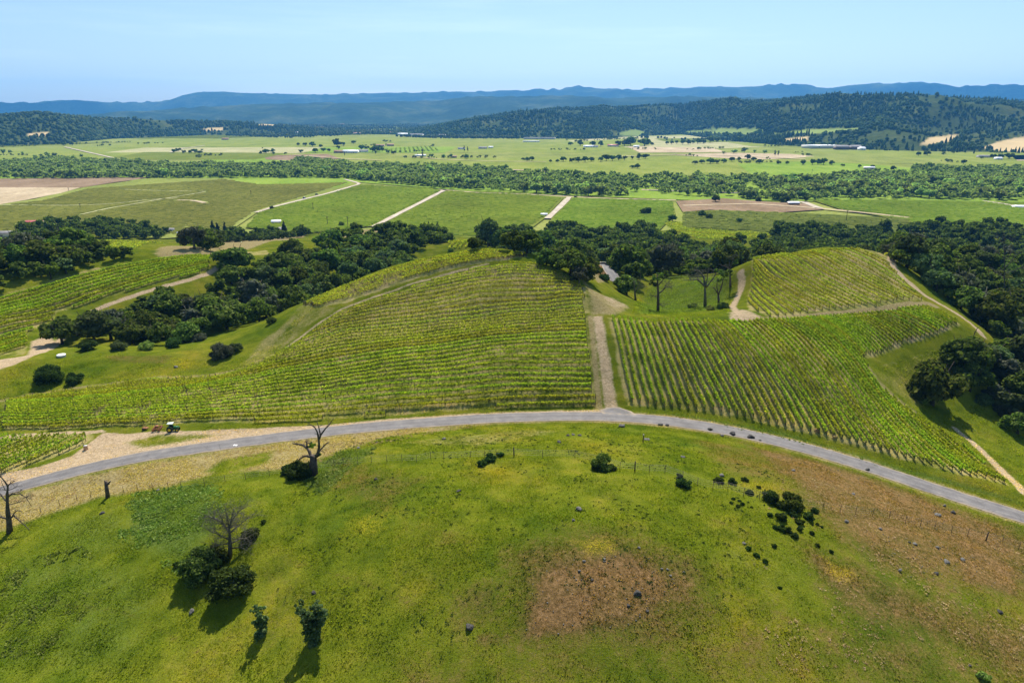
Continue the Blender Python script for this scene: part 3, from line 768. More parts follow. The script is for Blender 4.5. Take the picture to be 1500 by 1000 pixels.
# ------------------------------------------------------------ vineyards: every row is a thing
def quads_at(C, A, B):
    """C centres, A/B half axes -> verts (4n,3), faces"""
    n = len(C)
    V = np.stack([C - A - B, C + A - B, C + A + B, C - A + B], 1).reshape(-1, 3)
    return V, np.arange(4 * n).reshape(-1, 4)
def rand_frame(n, rng, flat=0.0):
    a = rng.normal(size=(n, 3)); a /= np.linalg.norm(a, axis=1)[:, None]
    b = rng.normal(size=(n, 3)); b -= a * (a * b).sum(1)[:, None]; b /= np.linalg.norm(b, axis=1)[:, None]
    return a, b
_stk = MB(); _stk.tube([(0, 0, -.3), (0, 0, .8), (0, 0, 1.45)], [.05, .047, .045], 5)
STAKE = _stk.mesh('stake', M['stake'])
_stk = MB(); _stk.tube([(0, 0, -.3), (0, 0, .8), (0, 0, 1.4)], [.075, .07, .065], 6); _stk.tube([(0, 0, 1.2), (.5, 0, .1)], [.02, .02], 4)
ENDPOST = _stk.mesh('end_post', M['stake'])

def make_row(path, label, group, mat, dens, hgt, wid, leaf, post_every, rng, wood=True, seed=0, holes=.3, ends=True):
    """path (n,3) world points along the row"""
    P = resample(path, 1.0); n = len(P)
    d = np.concatenate([[0], np.cumsum(np.linalg.norm(np.diff(P, axis=0), axis=1))]); L = d[-1]
    o = P[0].copy()
    root = empty('vine_row', o, label, 'vine row', group)
    T = np.gradient(P[:, :2], axis=0); T /= np.linalg.norm(T, axis=1)[:, None] + 1e-9
    m = int(L * dens)
    s = rng.random(m) * L
    x = np.interp(s, d, P[:, 0]); y = np.interp(s, d, P[:, 1])
    vig = fbm(x, y, 14, 2, 31) * .6 + fbm(x, y, 2.2, 2, 33) * .6       # vigour varies along the row
    big = fbm(x, y, 38, 2, 41)
    keep = rng.random(m) < np.clip((vig - holes) * 3.2 + .15, .06, 1)
    # one vine every 1.6 m: the shoots bunch about each head
    ph = np.abs(((s / 1.55) % 1) - .5) * 2
    keep &= rng.random(m) < (1 - .55 * ph)
    x, y, s, vig, big = x[keep], y[keep], s[keep], vig[keep], big[keep]
    m = len(x)
    tx = np.interp(s, d, T[:, 0]); ty = np.interp(s, d, T[:, 1])
    off = rng.normal(0, wid * .33, m)
    hv = hgt * (.75 + .5 * vig)
    z = H(x, y) + .55 + rng.random(m) ** .8 * hv
    C = np.column_stack([x - ty * off, y + tx * off, z]) - o
    a, b = rand_frame(m, rng)
    sz = leaf * (.6 + .8 * rng.random(m))
    V, F = quads_at(C, a * sz[:, None] * .5, b * sz[:, None] * .5)
    mobj('foliage', mesh_np('vine_foliage', V, F, mat), root)
    if wood:
        mb = MB()
        z0 = H(P[:, 0], P[:, 1])
        mb.tube(np.column_stack([P[:, 0], P[:, 1], z0 + .62]) - o, .04, 4)
        st = np.arange(.8, L, 1.55)
        xs = np.interp(st, d, P[:, 0]); ys = np.interp(st, d, P[:, 1]); zs = H(xs, ys)
        j = rng.normal(0, .06, (len(st), 2))
        for k in range(len(st)):
            mb.tube(np.array([(xs[k], ys[k], zs[k] - .15), (xs[k] + j[k, 0], ys[k] + j[k, 1], zs[k] + .33), (xs[k], ys[k], zs[k] + .64)]) - o, (.055, .045, .05), 4, False)
        mb.build('cordon', M['vinewood'], root)
    if post_every:
        st = np.arange(post_every, L - post_every * .4, post_every)[:96]
        for q in st:
            px_, py_ = np.interp(q, d, P[:, 0]), np.interp(q, d, P[:, 1])
            mobj('stake', STAKE, root, (px_ - o[0], py_ - o[1], float(H(px_, py_)) - o[2]))
    if ends:
        for e, sg in ((0, 1), (-1, -1)):
            q = mobj('end_post', ENDPOST, root, (P[e, 0] - o[0], P[e, 1] - o[1], float(H(P[e, 0], P[e, 1])) - o[2]))
            q.rotation_euler = (0, 0, atan2(T[e, 1] * sg, T[e, 0] * sg))
    return root

def guide_rows(guides, spacing, ymin=0.0, ext=0.0, counts=None):
    """rows interpolated between traced guide rows (each a list of photo points)"""
    G = []
    for g in guides:
        p = smooth_path(resample(castp(g, ymin)[:, :2], 3.0), 4)
        if ext:
            a = p[0] - p[min(5, len(p) - 1)]; a /= np.linalg.norm(a); b = p[-1] - p[-min(6, len(p))]; b /= np.linalg.norm(b)
            p = np.vstack([p[0] + a * ext, p, p[-1] + b * ext])
        dd = np.concatenate([[0], np.cumsum(np.linalg.norm(np.diff(p, axis=0), axis=1))])
        t = np.linspace(0, dd[-1], 60)
        G.append(np.stack([np.interp(t, dd, p[:, 0]), np.interp(t, dd, p[:, 1])], -1))
    rows = []
    for k in range(len(G) - 1):
        w = np.median(np.linalg.norm(G[k + 1] - G[k], axis=1))
        # perpendicular gap
        T = np.gradient(G[k], axis=0); T /= np.linalg.norm(T, axis=1)[:, None]
        perp = np.median(np.abs(T[:, 0] * (G[k + 1] - G[k])[:, 1] - T[:, 1] * (G[k + 1] - G[k])[:, 0]))
        n = counts[k] if counts else max(1, int(round(perp / spacing)))
        for i in range(n):
            f = i / n
            rows.append(G[k] * (1 - f) + G[k + 1] * f)
    rows.append(G[-1])
    return rows
def clip_row(r, poly, minlen=5.0, inset=.6):
    p = resample(r, 1.0)
    ins = pip(p[:, 0], p[:, 1], poly) > inset
    runs = []; i = 0
    while i < len(p):
        if ins[i]:
            j = i
            while j < len(p) and (ins[j] or ins[j:j + 3].any()): j += 1
            if j - i >= minlen: q = p[i:j]; runs.append(np.column_stack([q, H(q[:, 0], q[:, 1])]))
            i = j
        else: i += 1
    return runs
ROWS = 0
def block(guides, poly, spacing, lab, group, ymin=0.0, ext=0.0, counts=None, **kw):
    global ROWS
    rows = [q for r in guide_rows(guides, spacing, ymin, ext, counts) for q in clip_row(r, poly)]
    for i, r in enumerate(rows):
        k2 = dict(kw)
        for kk in k2:
            if callable(k2[kk]): k2[kk] = k2[kk](i)
        make_row(r, lab(i + 1, len(rows)), group, rng=RNG, **k2)
    ROWS += len(rows)
    return rows

g_main = [
 [(-20, 636), (100, 631), (200, 625), (400, 618), (550, 610), (700, 599), (800, 594), (884, 592)],
 [(-20, 612), (100, 606), (200, 600), (300, 592), (420, 577), (550, 560), (700, 545), (800, 545), (882, 543)],
 [(-20, 598), (100, 592), (200, 583), (300, 571), (420, 552), (550, 533), (700, 511), (800, 503), (876, 503)],
 [(60, 580), (200, 568), (300, 557), (390, 533), (430, 516), (550, 497), (700, 479), (800, 469), (872, 465)],
 [(200, 560), (330, 545), (420, 503), (480, 480), (560, 466), (640, 456), (760, 443), (866, 437)],
 [(380, 520), (470, 470), (560, 437), (640, 419), (720, 405), (790, 404), (850, 416)],
 [(470, 455), (560, 425), (640, 402), (720, 390), (785, 389), (820, 398)]]
block(g_main, polyM, 2.15, lambda i, n: f'contour vine row on the central hill, {ordinal(i)} up from the road', 'vine rows across the central hill',
      mat=lambda i: M['vine_lime'] if i < 19 else M['vine_pale'], dens=lambda i: 68 if i < 19 else 46, hgt=.66, wid=.52, leaf=.22, post_every=5.6, holes=.27, counts=[6, 5, 7, 6, 6, 4])
g_top = [
 [(452, 452), (505, 440), (560, 420), (640, 394), (720, 381), (779, 380)],
 [(440, 449), (497, 424), (560, 401), (620, 382), (700, 369), (740, 370), (780, 377)]]
block(g_top, polyT, 2.3, lambda i, n: f'sparse vine row between diagonal track and crest, {ordinal(i)} above the track', 'young vine rows on the hill crest',
      mat=M['vine_pale'], dens=26, hgt=.5, wid=.5, leaf=.22, post_every=0, holes=.36, ext=6, counts=[13])
g_right = [
 [(888, 463), (893, 480), (899, 510), (907, 550), (917, 596)],
 [(985, 466), (999, 490), (1018, 525), (1040, 565), (1062, 612)],
 [(1075, 469), (1105, 495), (1140, 535), (1172, 580), (1204, 645)],
 [(1150, 466), (1190, 490), (1228, 530), (1262, 572), (1345, 684)],
 [(1195, 463), (1238, 485), (1272, 520), (1310, 580), (1370, 632), (1480, 716)],
 [(1240, 459), (1283, 478), (1325, 512), (1375, 570), (1500, 680)],
 [(1315, 452), (1350, 466), (1395, 492), (1440, 530), (1520, 600)],
 [(1356, 450), (1390, 464), (1425, 482), (1460, 505), (1540, 560)]]
block(g_right, polyR, 2.0, lambda i, n: f'dense vine row right of the dirt track, {ordinal(i)} counted from it', 'dense vine rows right of the dirt track',
      mat=M['vine_dense'], dens=78, hgt=.7, wid=.44, leaf=.22, post_every=0, holes=.14, ext=4, counts=[12, 12, 12, 10, 9, 12, 7])
g_up = [
 [(1070, 400), (1084, 425), (1095, 450), (1105, 470)],
 [(1078, 391), (1110, 425), (1130, 445), (1155, 466)],
 [(1105, 384), (1150, 418), (1190, 442), (1225, 460)],
 [(1150, 375), (1195, 402), (1240, 428), (1292, 454)],
 [(1205, 369), (1250, 392), (1300, 421), (1360, 450)],
 [(1255, 367), (1285, 380), (1330, 408), (1375, 440)],
 [(1280, 367.5), (1298, 375), (1335, 396), (1385, 425)]]
block(g_up, polyU, 2.1, lambda i, n: f'vine row on the upper slope, {ordinal(i)} counted from the curved dirt path', 'vine rows on the upper right slope',
      mat=M['vine_pale'], dens=52, hgt=.68, wid=.5, leaf=.23, post_every=0, holes=.24, ext=4, counts=[4, 6, 7, 7, 5, 3])
g_left = [
 [(-30, 528), (40, 507), (100, 489), (200, 455), (330, 412)],
 [(-30, 505), (40, 487), (100, 465), (200, 428), (330, 392)],
 [(-30, 472), (40, 456), (100, 438), (200, 409), (330, 383)],
 [(-30, 447), (40, 430), (100, 412), (160, 395), (330, 377.5)]]
block(g_left, polyL, 2.3, lambda i, n: f'vine row on the knoll beyond the gully, {ordinal(i)} up from its track', 'vine rows on the knoll beyond the gully',
      mat=M['vine_dense'], dens=85, hgt=.85, wid=.85, leaf=.28, post_every=7, holes=.12, ext=4)
g_small = [
 [(-40, 655), (-10, 640), (10, 630)], [(-20, 687), (40, 660), (85, 632)], [(10, 694), (90, 660), (137, 634)], [(60, 690), (110, 664), (160, 642)]]
block(g_small, polyS, 2.0, lambda i, n: f'short slanting vine row in the roadside corner plot, {ordinal(i)} from the left', 'slanting vine rows in the roadside corner plot',
      mat=M['vine_dense'], dens=46, hgt=.9, wid=.6, leaf=.25, post_every=6, holes=.2, ext=3)

# smaller plots farther off
def far_block(px_poly, dirpts, lab, group, ymin, spacing=2.4, floor=0):
    poly = castp(px_poly, ymin)
    paint_world.append((floor, poly))
    a = castp(dirpts, ymin)[:, :2]; d = a[1] - a[0]; d /= np.linalg.norm(d); nrm = np.array([-d[1], d[0]])
    c = poly[:, :2].mean(0)
    proj = (poly[:, :2] - c) @ nrm; ln = np.abs((poly[:, :2] - c) @ d).max() + 5
    out = []
    for k, off in enumerate(np.arange(proj.min() + 1, proj.max(), spacing)):
        q = c + nrm * off + np.linspace(-ln, ln, 30)[:, None] * d
        out += clip_row(q, poly, 8)
    return out
paint_world = []
for px_poly, dp, lab, grp, ym, sp in [
    ([(962, 322), (1010, 320), (1060, 326), (1110, 332), (1132, 347), (1080, 352), (1020, 350), (985, 338)], [(1000, 334), (1110, 342)], 'far vine row beyond the hollow oaks, {} from the near edge', 'vine rows beyond the hollow oaks', 420, 3.6),
    ([(58, 362), (120, 354), (230, 349), (262, 356), (200, 366), (110, 369), (70, 368)], [(80, 360), (240, 354)], 'far vine row between two oak belts, {} from the near edge', 'vine rows between the oak belts', 350, 3.2),
    ([(655, 366), (662, 355), (700, 351), (738, 349), (738, 360), (700, 366)], [(665, 362), (735, 355)], 'far vine row glimpsed over the hilltop, {} from the near edge', 'vine rows glimpsed over the hilltop', 330, 3.2)]:
    rws = far_block(px_poly, dp, lab, grp, ym, sp)
    rws.sort(key=lambda r: r[:, 1].mean())
    for i, r in enumerate(rws[:26]):
        make_row(r, lab.format(ordinal(i + 1)), grp, M['vine_pale'], 12, 1.0, .9, .55, 0, RNG, wood=False, holes=.15, ends=False)
        ROWS += 1

# ------------------------------------------------------------ the valley floor: fields, tracks, distant vineyards
def vsheet(name, px, mat, lift, kind='structure', label=None):
    x, y = pz(np.array([p[0] for p in px], float), np.array([p[1] for p in px], float), VALLEY)
    V = np.column_stack([x, y, np.full(len(x), VALLEY + lift)])
    # subdivide edges so long borders are not ruler straight
    me = bpy.data.meshes.new(name); me.from_pydata([tuple(v) for v in V], [], [list(range(len(V)))]); me.materials.append(M[mat])
    o = mobj(name, me)
    return tag(o, kind=kind), V
FIELDS = [
 # back plain first, then nearer fields laid over it
 ('f_olive', [(-300, 262), (-300, 222), (0, 216), (200, 208), (400, 200), (620, 196), (800, 198), (1000, 196), (1200, 205), (1500, 214), (1800, 220), (1800, 300), (1400, 330), (700, 345), (-300, 345)], .10),
 ('f_lime', [(-100, 228), (60, 218), (240, 210), (400, 206), (460, 214), (420, 224), (300, 229), (170, 231), (0, 238)], .2),
 ('f_lime', [(110, 216), (260, 206), (420, 203), (560, 207), (600, 213), (450, 215), (280, 222), (170, 231)], .3),
 ('f_green', [(-200, 244), (0, 228), (60, 228), (160, 238), (60, 246), (-200, 252)], .3),
 ('f_brown', [(40, 233), (140, 232), (185, 239), (60, 243), (25, 240)], .4),
 ('f_green', [(290, 229), (420, 226), (440, 236), (300, 240)], .35),
 ('f_brown', [(385, 228), (480, 226), (500, 233), (440, 236), (390, 234)], .45),
 ('f_lime', [(440, 215), (620, 206), (820, 204), (960, 212), (900, 217), (760, 218), (600, 217)], .35),
 ('f_olive', [(555, 216), (630, 213), (650, 221), (570, 224)], .45),
 ('f_olive', [(690, 223), (760, 220), (870, 220), (940, 224), (860, 227), (720, 228)], .4),
 ('f_lime', [(430, 238), (600, 232), (800, 231), (900, 233), (1000, 229), (1100, 232), (1300, 240), (1340, 250), (1250, 258), (1000, 262), (850, 256), (640, 246)], .4),
 ('f_pale', [(830, 206), (930, 200), (1050, 198), (1150, 206), (1150, 214), (1000, 220), (880, 218)], .45),
 ('f_lime', [(840, 208), (930, 203), (960, 212), (900, 216), (850, 213)], .55),
 ('f_lime', [(1020, 190), (1080, 187), (1130, 196), (1060, 199), (1000, 196)], .2),
 ('f_tan', [(980, 227), (1070, 224), (1160, 226), (1200, 230), (1120, 234), (1060, 232)], .6),
 ('f_olive', [(1180, 230), (1270, 227), (1380, 235), (1400, 239), (1280, 241), (1180, 237)], .65),
 ('f_lime', [(1160, 224), (1290, 220), (1420, 220), (1520, 232), (1520, 244), (1430, 246), (1340, 236), (1240, 226)], .5),
 ('f_green', [(1080, 240), (1210, 236), (1330, 246), (1520, 250), (1520, 262), (1300, 262), (1100, 256)], .62),
 ('f_tan', [(1480, 228), (1560, 226), (1560, 234), (1490, 236)], .7),
 # river belt floor
 ('f_green', [(-200, 268), (-200, 236), (150, 235), (300, 243), (600, 243), (850, 256), (1000, 262), (1330, 252), (1700, 252), (1700, 300), (1300, 297), (1000, 294), (700, 282), (500, 266), (300, 265)], .8),
 # near fields
 ('f_brown', [(-150, 268), (0, 263), (120, 261), (225, 261), (170, 268), (120, 276), (0, 277), (-150, 280)], .95),
 ('f_tan', [(-150, 280), (0, 276), (118, 276), (90, 284), (40, 294), (0, 301), (-150, 315)], 1.0),
 ('f_olive', [(-200, 345), (-150, 315), (0, 300), (50, 293), (120, 276), (220, 262), (330, 262), (380, 270), (520, 266), (530, 271), (378, 312), (330, 345), (100, 360)], .9),
 ('f_green', [(330, 266), (380, 261), (470, 259), (520, 267), (495, 276), (400, 277), (360, 272)], 1.05),
 ('f_vine', [(380, 312), (524, 272), (648, 279), (545, 333), (440, 345), (360, 335)], 1.0),
 ('f_vine', [(552, 333), (655, 280), (760, 283), (826, 291), (800, 320), (760, 350), (560, 350)], 1.0),
 ('f_vine', [(808, 320), (838, 291), (985, 295), (990, 315), (960, 345), (800, 345)], 1.0),
 ('f_brown', [(990, 296), (1060, 292), (1120, 297), (1180, 300), (1210, 308), (1140, 313), (1040, 309), (1000, 312)], 1.1),
 ('f_vine', [(1000, 312), (1060, 309), (1150, 313), (1260, 318), (1330, 322), (1330, 345), (1150, 345), (1000, 335)], 1.05),
 ('f_vine', [(1190, 295), (1300, 294), (1520, 298), (1620, 300), (1620, 350), (1400, 342), (1310, 322), (1230, 308)], 1.2),
]
# patchwork of small parcels on the back plain
_fr = np.random.default_rng(17); _NF = len(FIELDS)
for _k, (ya, yb) in enumerate(((203, 209), (209, 216), (216, 224), (224, 234))):
    x = -60 + _fr.random() * 60
    while x < 1520:
        w = (70 + 150 * _fr.random()) * (1 + .25 * _k); sk = (750 - x) * .10
        if _fr.random() < .62:
            mt = _fr.choice(['f_lime', 'f_green', 'f_olive', 'f_pale', 'f_tan', 'f_vine'], p=[.27, .22, .2, .13, .06, .12])
            FIELDS.append((mt, [(x, yb + _fr.normal() * .8), (x + sk, ya + _fr.normal() * .5), (x + sk + w * .95, ya + _fr.normal() * .5), (x + w, yb + _fr.normal() * .8)], .58 + .006 * (len(FIELDS) - _NF)))
        x += w + 6
for i, (mt, px, lf) in enumerate(FIELDS):
    vsheet('field', px, mt, lf + (.3 if .74 < lf < 1.3 else 0))
def vribbon(name, px, width, mat, lift):
    x, y = pz(np.array([p[0] for p in px], float), np.array([p[1] for p in px], float), VALLEY)
    P = resample(np.column_stack([x, y]), 12.0); P = smooth_path(P, 2)
    T = np.gradient(P, axis=0); T /= np.linalg.norm(T, axis=1)[:, None]; Nn = np.stack([-T[:, 1], T[:, 0]], -1)
    w = width * (.85 + .3 * vnoise(P[:, 0], P[:, 1], 30, 3))[:, None] / 2
    V = np.vstack([np.column_stack([P + Nn * w, np.full(len(P), VALLEY + lift)]), np.column_stack([P - Nn * w, np.full(len(P), VALLEY + lift)])])
    n = len(P); i = np.arange(n - 1)
    return tag(mobj(name, mesh_np(name, V, np.stack([i, i + n, i + n + 1, i + 1], -1), M[mat])), kind='structure')
TRACKS = []
for px, w, mt in [
    ([(376, 313), (400, 305), (440, 295), (480, 285), (529, 270.5), (505, 264)], 6.0, 'gravel'),
    ([(548, 334), (580, 317), (615, 299), (652, 279.5)], 6.5, 'gravel'),
    ([(802, 322), (818, 307), (834, 290.5)], 7.5, 'gravel'),
    ([(640, 279), (700, 284), (770, 286), (838, 290), (900, 293), (990, 295)], 6, 'f_tan'),
    ([(1000, 303), (1100, 300), (1200, 307), (1280, 315), (1330, 321)], 7, 'f_tan'),
    ([(1175, 297), (1190, 303), (1200, 307)], 10, 'gravel'),
    ([(95, 216), (130, 224), (165, 232), (190, 238)], 8, 'gravel'),
    ([(250, 224), (268, 218), (300, 214)], 9, 'gravel'),
    ([(600, 230), (640, 234), (720, 237), (800, 238)], 8, 'f_tan'),
    ([(900, 230), (1000, 227), (1080, 229), (1180, 234)], 12, 'f_tan'),
    ([(0, 302), (100, 303), (160, 301), (220, 294), (260, 292)], 4, 'f_pale'),
    ([(120, 316), (160, 307), (240, 293), (300, 283)], 4, 'f_pale'),
    ([(180, 279), (240, 281), (300, 282)], 4, 'f_pale'),
    ([(1440, 296), (1480, 302), (1530, 312)], 6, 'gravel'),
    ([(430, 228), (500, 233), (560, 236)], 10, 'f_tan'),
    ([(260, 295), (285, 295), (300, 299)], 7, 'f_tan')]:
    vribbon('farm_track', px, w, mt, 1.75); TRACKS.append((px, w))
# braided river glimpsed through the trees
vribbon('river', [(940, 279), (990, 281), (1050, 283), (1110, 285), (1160, 283)], 14, 'f_tan', 1.4)
vribbon('river', [(950, 280), (1000, 282), (1060, 284), (1120, 285)], 9, 'riverwater', 1.6)
vribbon('river', [(655, 246), (760, 250), (830, 254)], 12, 'f_tan', 1.5)

def vine_mass(name, px, dirpx, spacing, seg, h, w, label, mat='vine_far'):
    """a whole distant vineyard whose rows no one could count: low hedges"""
    x, y = pz(np.array([p[0] for p in px], float), np.array([p[1] for p in px], float), VALLEY)
    poly = np.column_stack([x, y])
    dx, dy = pz(np.array([p[0] for p in dirpx], float), np.array([p[1] for p in dirpx], float), VALLEY)
    d = np.array([dx[1] - dx[0], dy[1] - dy[0]]); d /= np.linalg.norm(d); nr = np.array([-d[1], d[0]])
    c = poly.mean(0); u = (poly - c) @ d; v = (poly - c) @ nr
    vv = np.arange(v.min(), v.max(), spacing); uu = np.arange(u.min(), u.max(), seg)
    U, W = np.meshgrid(uu, vv); U = U + RNG.random(U.shape) * seg * .5
    X = c[0] + U * d[0] + W * nr[0]; Y = c[1] + U * d[1] + W * nr[1]
    vis = (np.abs(X) < Y * .95 + 40)
    k = (pip(X, Y, poly) > 1.5) & vis & (RNG.random(X.shape) < np.clip(fbm(X, Y, 60, 3, 8) + .45, .7, 1))
    for tp_, tw_ in TRACKS:
        qx_, qy_ = pz(np.array([p[0] for p in tp_], float), np.array([p[1] for p in tp_], float), VALLEY)
        for s_ in range(len(tp_) - 1):
            ex, ey = qx_[s_ + 1] - qx_[s_], qy_[s_ + 1] - qy_[s_]
            tt = np.clip(((X - qx_[s_]) * ex + (Y - qy_[s_]) * ey) / (ex * ex + ey * ey), 0, 1)
            k &= np.hypot(X - qx_[s_] - tt * ex, Y - qy_[s_] - tt * ey) > tw_ / 2 + 3.5
    X, Y = X[k], Y[k]; n = len(X)
    hh = h * (.7 + .6 * RNG.random(n)); ln = seg * (.5 + .14 * RNG.random(n)); ww = w * (.7 + .5 * RNG.random(n))
    Z = np.full(n, VALLEY + 1.4)
    base = np.column_stack([X, Y, Z])
    a = np.array([d[0], d[1], 0]); b = np.array([nr[0], nr[1], 0]); up = np.array([0, 0, 1.0])
    A = ln[:, None] * a; B = ww[:, None] * .5 * b; T = up * hh[:, None]
    V = np.stack([base - A - B, base + A - B, base + A * .85 + T, base - A * .85 + T, base - A + B, base + A + B], 1).reshape(-1, 3)
    o = np.arange(n)[:, None] * 6
    F = np.vstack([o + np.array([[0, 1, 2, 3]]), o + np.array([[5, 4, 3, 2]])])
    me = mesh_np(name, V, F, M[mat])
    return tag(mobj(name, me), label, 'vineyard', kind='stuff')
vine_mass('distant_vineyard', [(380, 312), (524, 272), (648, 279), (545, 333), (440, 345), (360, 335)], [(400, 320), (560, 325)], 2.4, 4, 1.2, 1.9, 'flat green vineyard between two pale farm roads')
vine_mass('distant_vineyard', [(558, 333), (657, 281), (760, 284), (822, 292), (796, 320), (756, 348), (560, 348)], [(560, 340), (760, 338)], 2.4, 4, 1.2, 1.9, 'flat green vineyard behind the hilltop trees')
vine_mass('distant_vineyard', [(812, 320), (840, 292), (985, 296), (988, 315), (960, 345), (800, 345)], [(850, 330), (950, 328)], 2.4, 4, 1.2, 1.9, 'flat green vineyard right of the short dirt road')
vine_mass('distant_vineyard', [(1195, 296), (1300, 295), (1520, 299), (1620, 301), (1620, 350), (1400, 342), (1310, 321), (1230, 308)], [(1300, 320), (1500, 328)], 2.4, 4, 1.2, 1.9, 'broad green vineyard behind the right oak wood')
vine_mass('distant_vineyard', [(-150, 340), (0, 303), (60, 296), (130, 278), (330, 264), (380, 272), (510, 269), (376, 310), (330, 340), (100, 355)], [(60, 330), (360, 300)], 3.2, 5, 1.0, 1.2, 'olive green young vineyard left of the pale road', 'vine_olive')
vine_mass('distant_vineyard', [(1000, 313), (1060, 310), (1150, 314), (1260, 319), (1330, 323), (1330, 345), (1150, 345), (1000, 335)], [(1100, 325), (1250, 335)], 4, 5, 1.2, 1.5, 'pale sparse vineyard behind the far plot', 'vine_olive')
vine_mass('distant_vineyard', [(28, 240), (45, 233), (140, 232), (182, 239), (60, 243)], [(100, 241), (95, 234)], 14, 14, 2.2, 5.5, 'striped young orchard on brown soil beyond the river trees')
vine_mass('distant_vineyard', [(560, 219), (628, 214), (648, 221), (575, 224)], [(600, 223), (598, 216)], 14, 14, 2.5, 5, 'striped orchard plot beside the distant farm')

# ------------------------------------------------------------ trees
def crown_np(rng, R, h0, h1, nl, nleaf, leaf, core=True, flat=.75, top=.5, conical=False, gap=0.0):
    """lobed crown: centre height range h0..h1, radius R"""
    C = []; rr = []
    for k in range(nl):
        if conical:
            f = (k + .5) / nl; z = h0 + (h1 - h0) * f; r = R * (1 - f) ** .85 + .12 * R
            for a in range(max(1, int(5 * (1 - f)) + 1)):
                th = rng.random() * 2 * pi; q = r * .55 * rng.random() ** .5
                C.append((q * cos(th), q * sin(th), z + rng.normal() * .2)); rr.append(max(.35, r * .52))
        else:
            th = rng.random() * 2 * pi; q = sqrt(rng.random()) * .78
            f = rng.random() ** .8
            z = h0 + (h1 - h0) * (f * (1 - .55 * q * q)) ; r = R * (.24 + .2 * rng.random()) * (1 - .25 * q)
            C.append((q * R * cos(th), q * R * sin(th), z)); rr.append(r)
    C = np.array(C); rr = np.array(rr); n = len(C)
    w = rr ** 2; w /= w.sum()
    i = rng.choice(n, nleaf, p=w)
    dr = rng.normal(size=(nleaf, 3)); dr /= np.linalg.norm(dr, axis=1)[:, None]
    dr[:, 2] = np.where(dr[:, 2] < -.35, -dr[:, 2] * .8, dr[:, 2])
    rad = rr[i] * (.74 + .42 * rng.random(nleaf) ** 1.5)
    P = C[i] + dr * rad[:, None] * np.array([1, 1, flat])
    # inside another lobe -> drop
    keep = np.ones(nleaf, bool)
    for k in range(n):
        dd = (P - C[k]) / np.array([1, 1, flat])
        keep &= ~(((dd ** 2).sum(1) < (rr[k] * .72) ** 2) & (i != k))
    if gap:
        keep &= fbm(P[:, 0] + P[:, 2] * .7, P[:, 1] - P[:, 2] * .5, R * .35, 2, int(rng.integers(99))) > gap
    P = P[keep]; dr = dr[keep]; m = len(P)
    nrm = dr + rng.normal(size=(m, 3)) * .55 + np.array([0, 0, .25]); nrm /= np.linalg.norm(nrm, axis=1)[:, None]
    t = rng.normal(size=(m, 3)); a = np.cross(nrm, t); a /= np.linalg.norm(a, axis=1)[:, None]; b = np.cross(nrm, a)
    s = leaf * (.55 + .9 * rng.random(m))[:, None] * .5
    V, F = quads_at(P, a * s, b * s * .8)
    Fs = [F]
    if core:
        cv, cf = ICO1
        for k in range(n):
            vv = cv * rr[k] * (.70 + .12 * rng.random((len(cv), 1))) * np.array([1, 1, flat]) + C[k]
            Fs.append(cf + len(V)); V = np.vstack([V, vv])
    return V, Fs
def merge_faces(Fs):
    q = [f for f in Fs if f.shape[1] == 4]; t = [f for f in Fs if f.shape[1] == 3]
    return [np.vstack(x) for x in (q, t) if x]
def limbs(mb, base, h, r, n, spread, rng, k=6, lean=0.0, up=.55):
    """short trunk with forking limbs"""
    b = np.array(base, float); top = b + np.array([lean * h * .3, rng.normal() * .1, h * up])
    mid = (b + top) / 2 + rng.normal(size=3) * .12 * r * 2
    mb.tube([b - (0, 0, .4), b + (0, 0, .12 * h), mid, top], [r * 1.5, r * 1.05, r * .85, r * .7], k)
    for i in range(n):
        th = (i + rng.random() * .7) / n * 2 * pi
        s = top - (top - b) * rng.random() * .35
        e = s + np.array([cos(th) * spread, sin(th) * spread, h * (.25 + .3 * rng.random())])
        m = (s + e) / 2 + np.array([cos(th) * .1 * spread, sin(th) * .1 * spread, -.05 * h])
        mb.tube([s, m, e], [r * .5, r * .32, r * .12], 5)
def tree_kind(seed, mat, R, H_, kind, nleaf, leaf, nl=20, gap=0.0, trunk=None):
    rng = np.random.default_rng(seed)
    mb = MB()
    if kind == 'conifer':
        V, F = crown_np(rng, R, H_ * .12, H_ * .97, nl, nleaf, leaf, True, .9, conical=True)
        mb.tube([(0, 0, -.4), (0, 0, H_ * .5), (0, 0, H_ * .98)], [R * .11, R * .07, R * .02], 6)
    elif kind == 'poplar':
        V, F = crown_np(rng, R, H_ * .15, H_ * .9, nl, nleaf, leaf, True, 1.3)
        mb.tube([(0, 0, -.4), (0, 0, H_ * .7)], [R * .15, R * .06], 6)
    elif kind == 'bush':
        V, F = crown_np(rng, R, H_ * .12, H_ * .72, nl, nleaf, leaf, True, .8)
        for i in range(4):
            th = i * 1.6; mb.tube([(0, 0, -.2), (cos(th) * R * .4, sin(th) * R * .4, H_ * .4)], [.06 * R, .02 * R], 5)
    else:
        V, F = crown_np(rng, R, H_ * .24, H_ * .84, nl, nleaf, leaf, True, .85, gap=gap)
        limbs(mb, (0, 0, 0), H_, H_ * .035 + .05, 5, R * .6, rng)
    return (mesh_np('crown', V, merge_faces(F), M[mat]), mb.mesh('trunk', M[trunk or 'bark'], True))
OAKS = [tree_kind(100 + i, 'oak', 5.0, 8.0, 'oak', 4600, .56, 30, gap=.16) for i in range(6)]
OAKP = [tree_kind(120 + i, 'pale', 4.6, 9.0, 'oak', 2400, .62, 20, gap=.3) for i in range(2)]
OAKG = [tree_kind(130 + i, 'grey', 4.6, 9.2, 'oak', 1900, .5, 20, gap=.4, trunk='greywood') for i in range(2)]
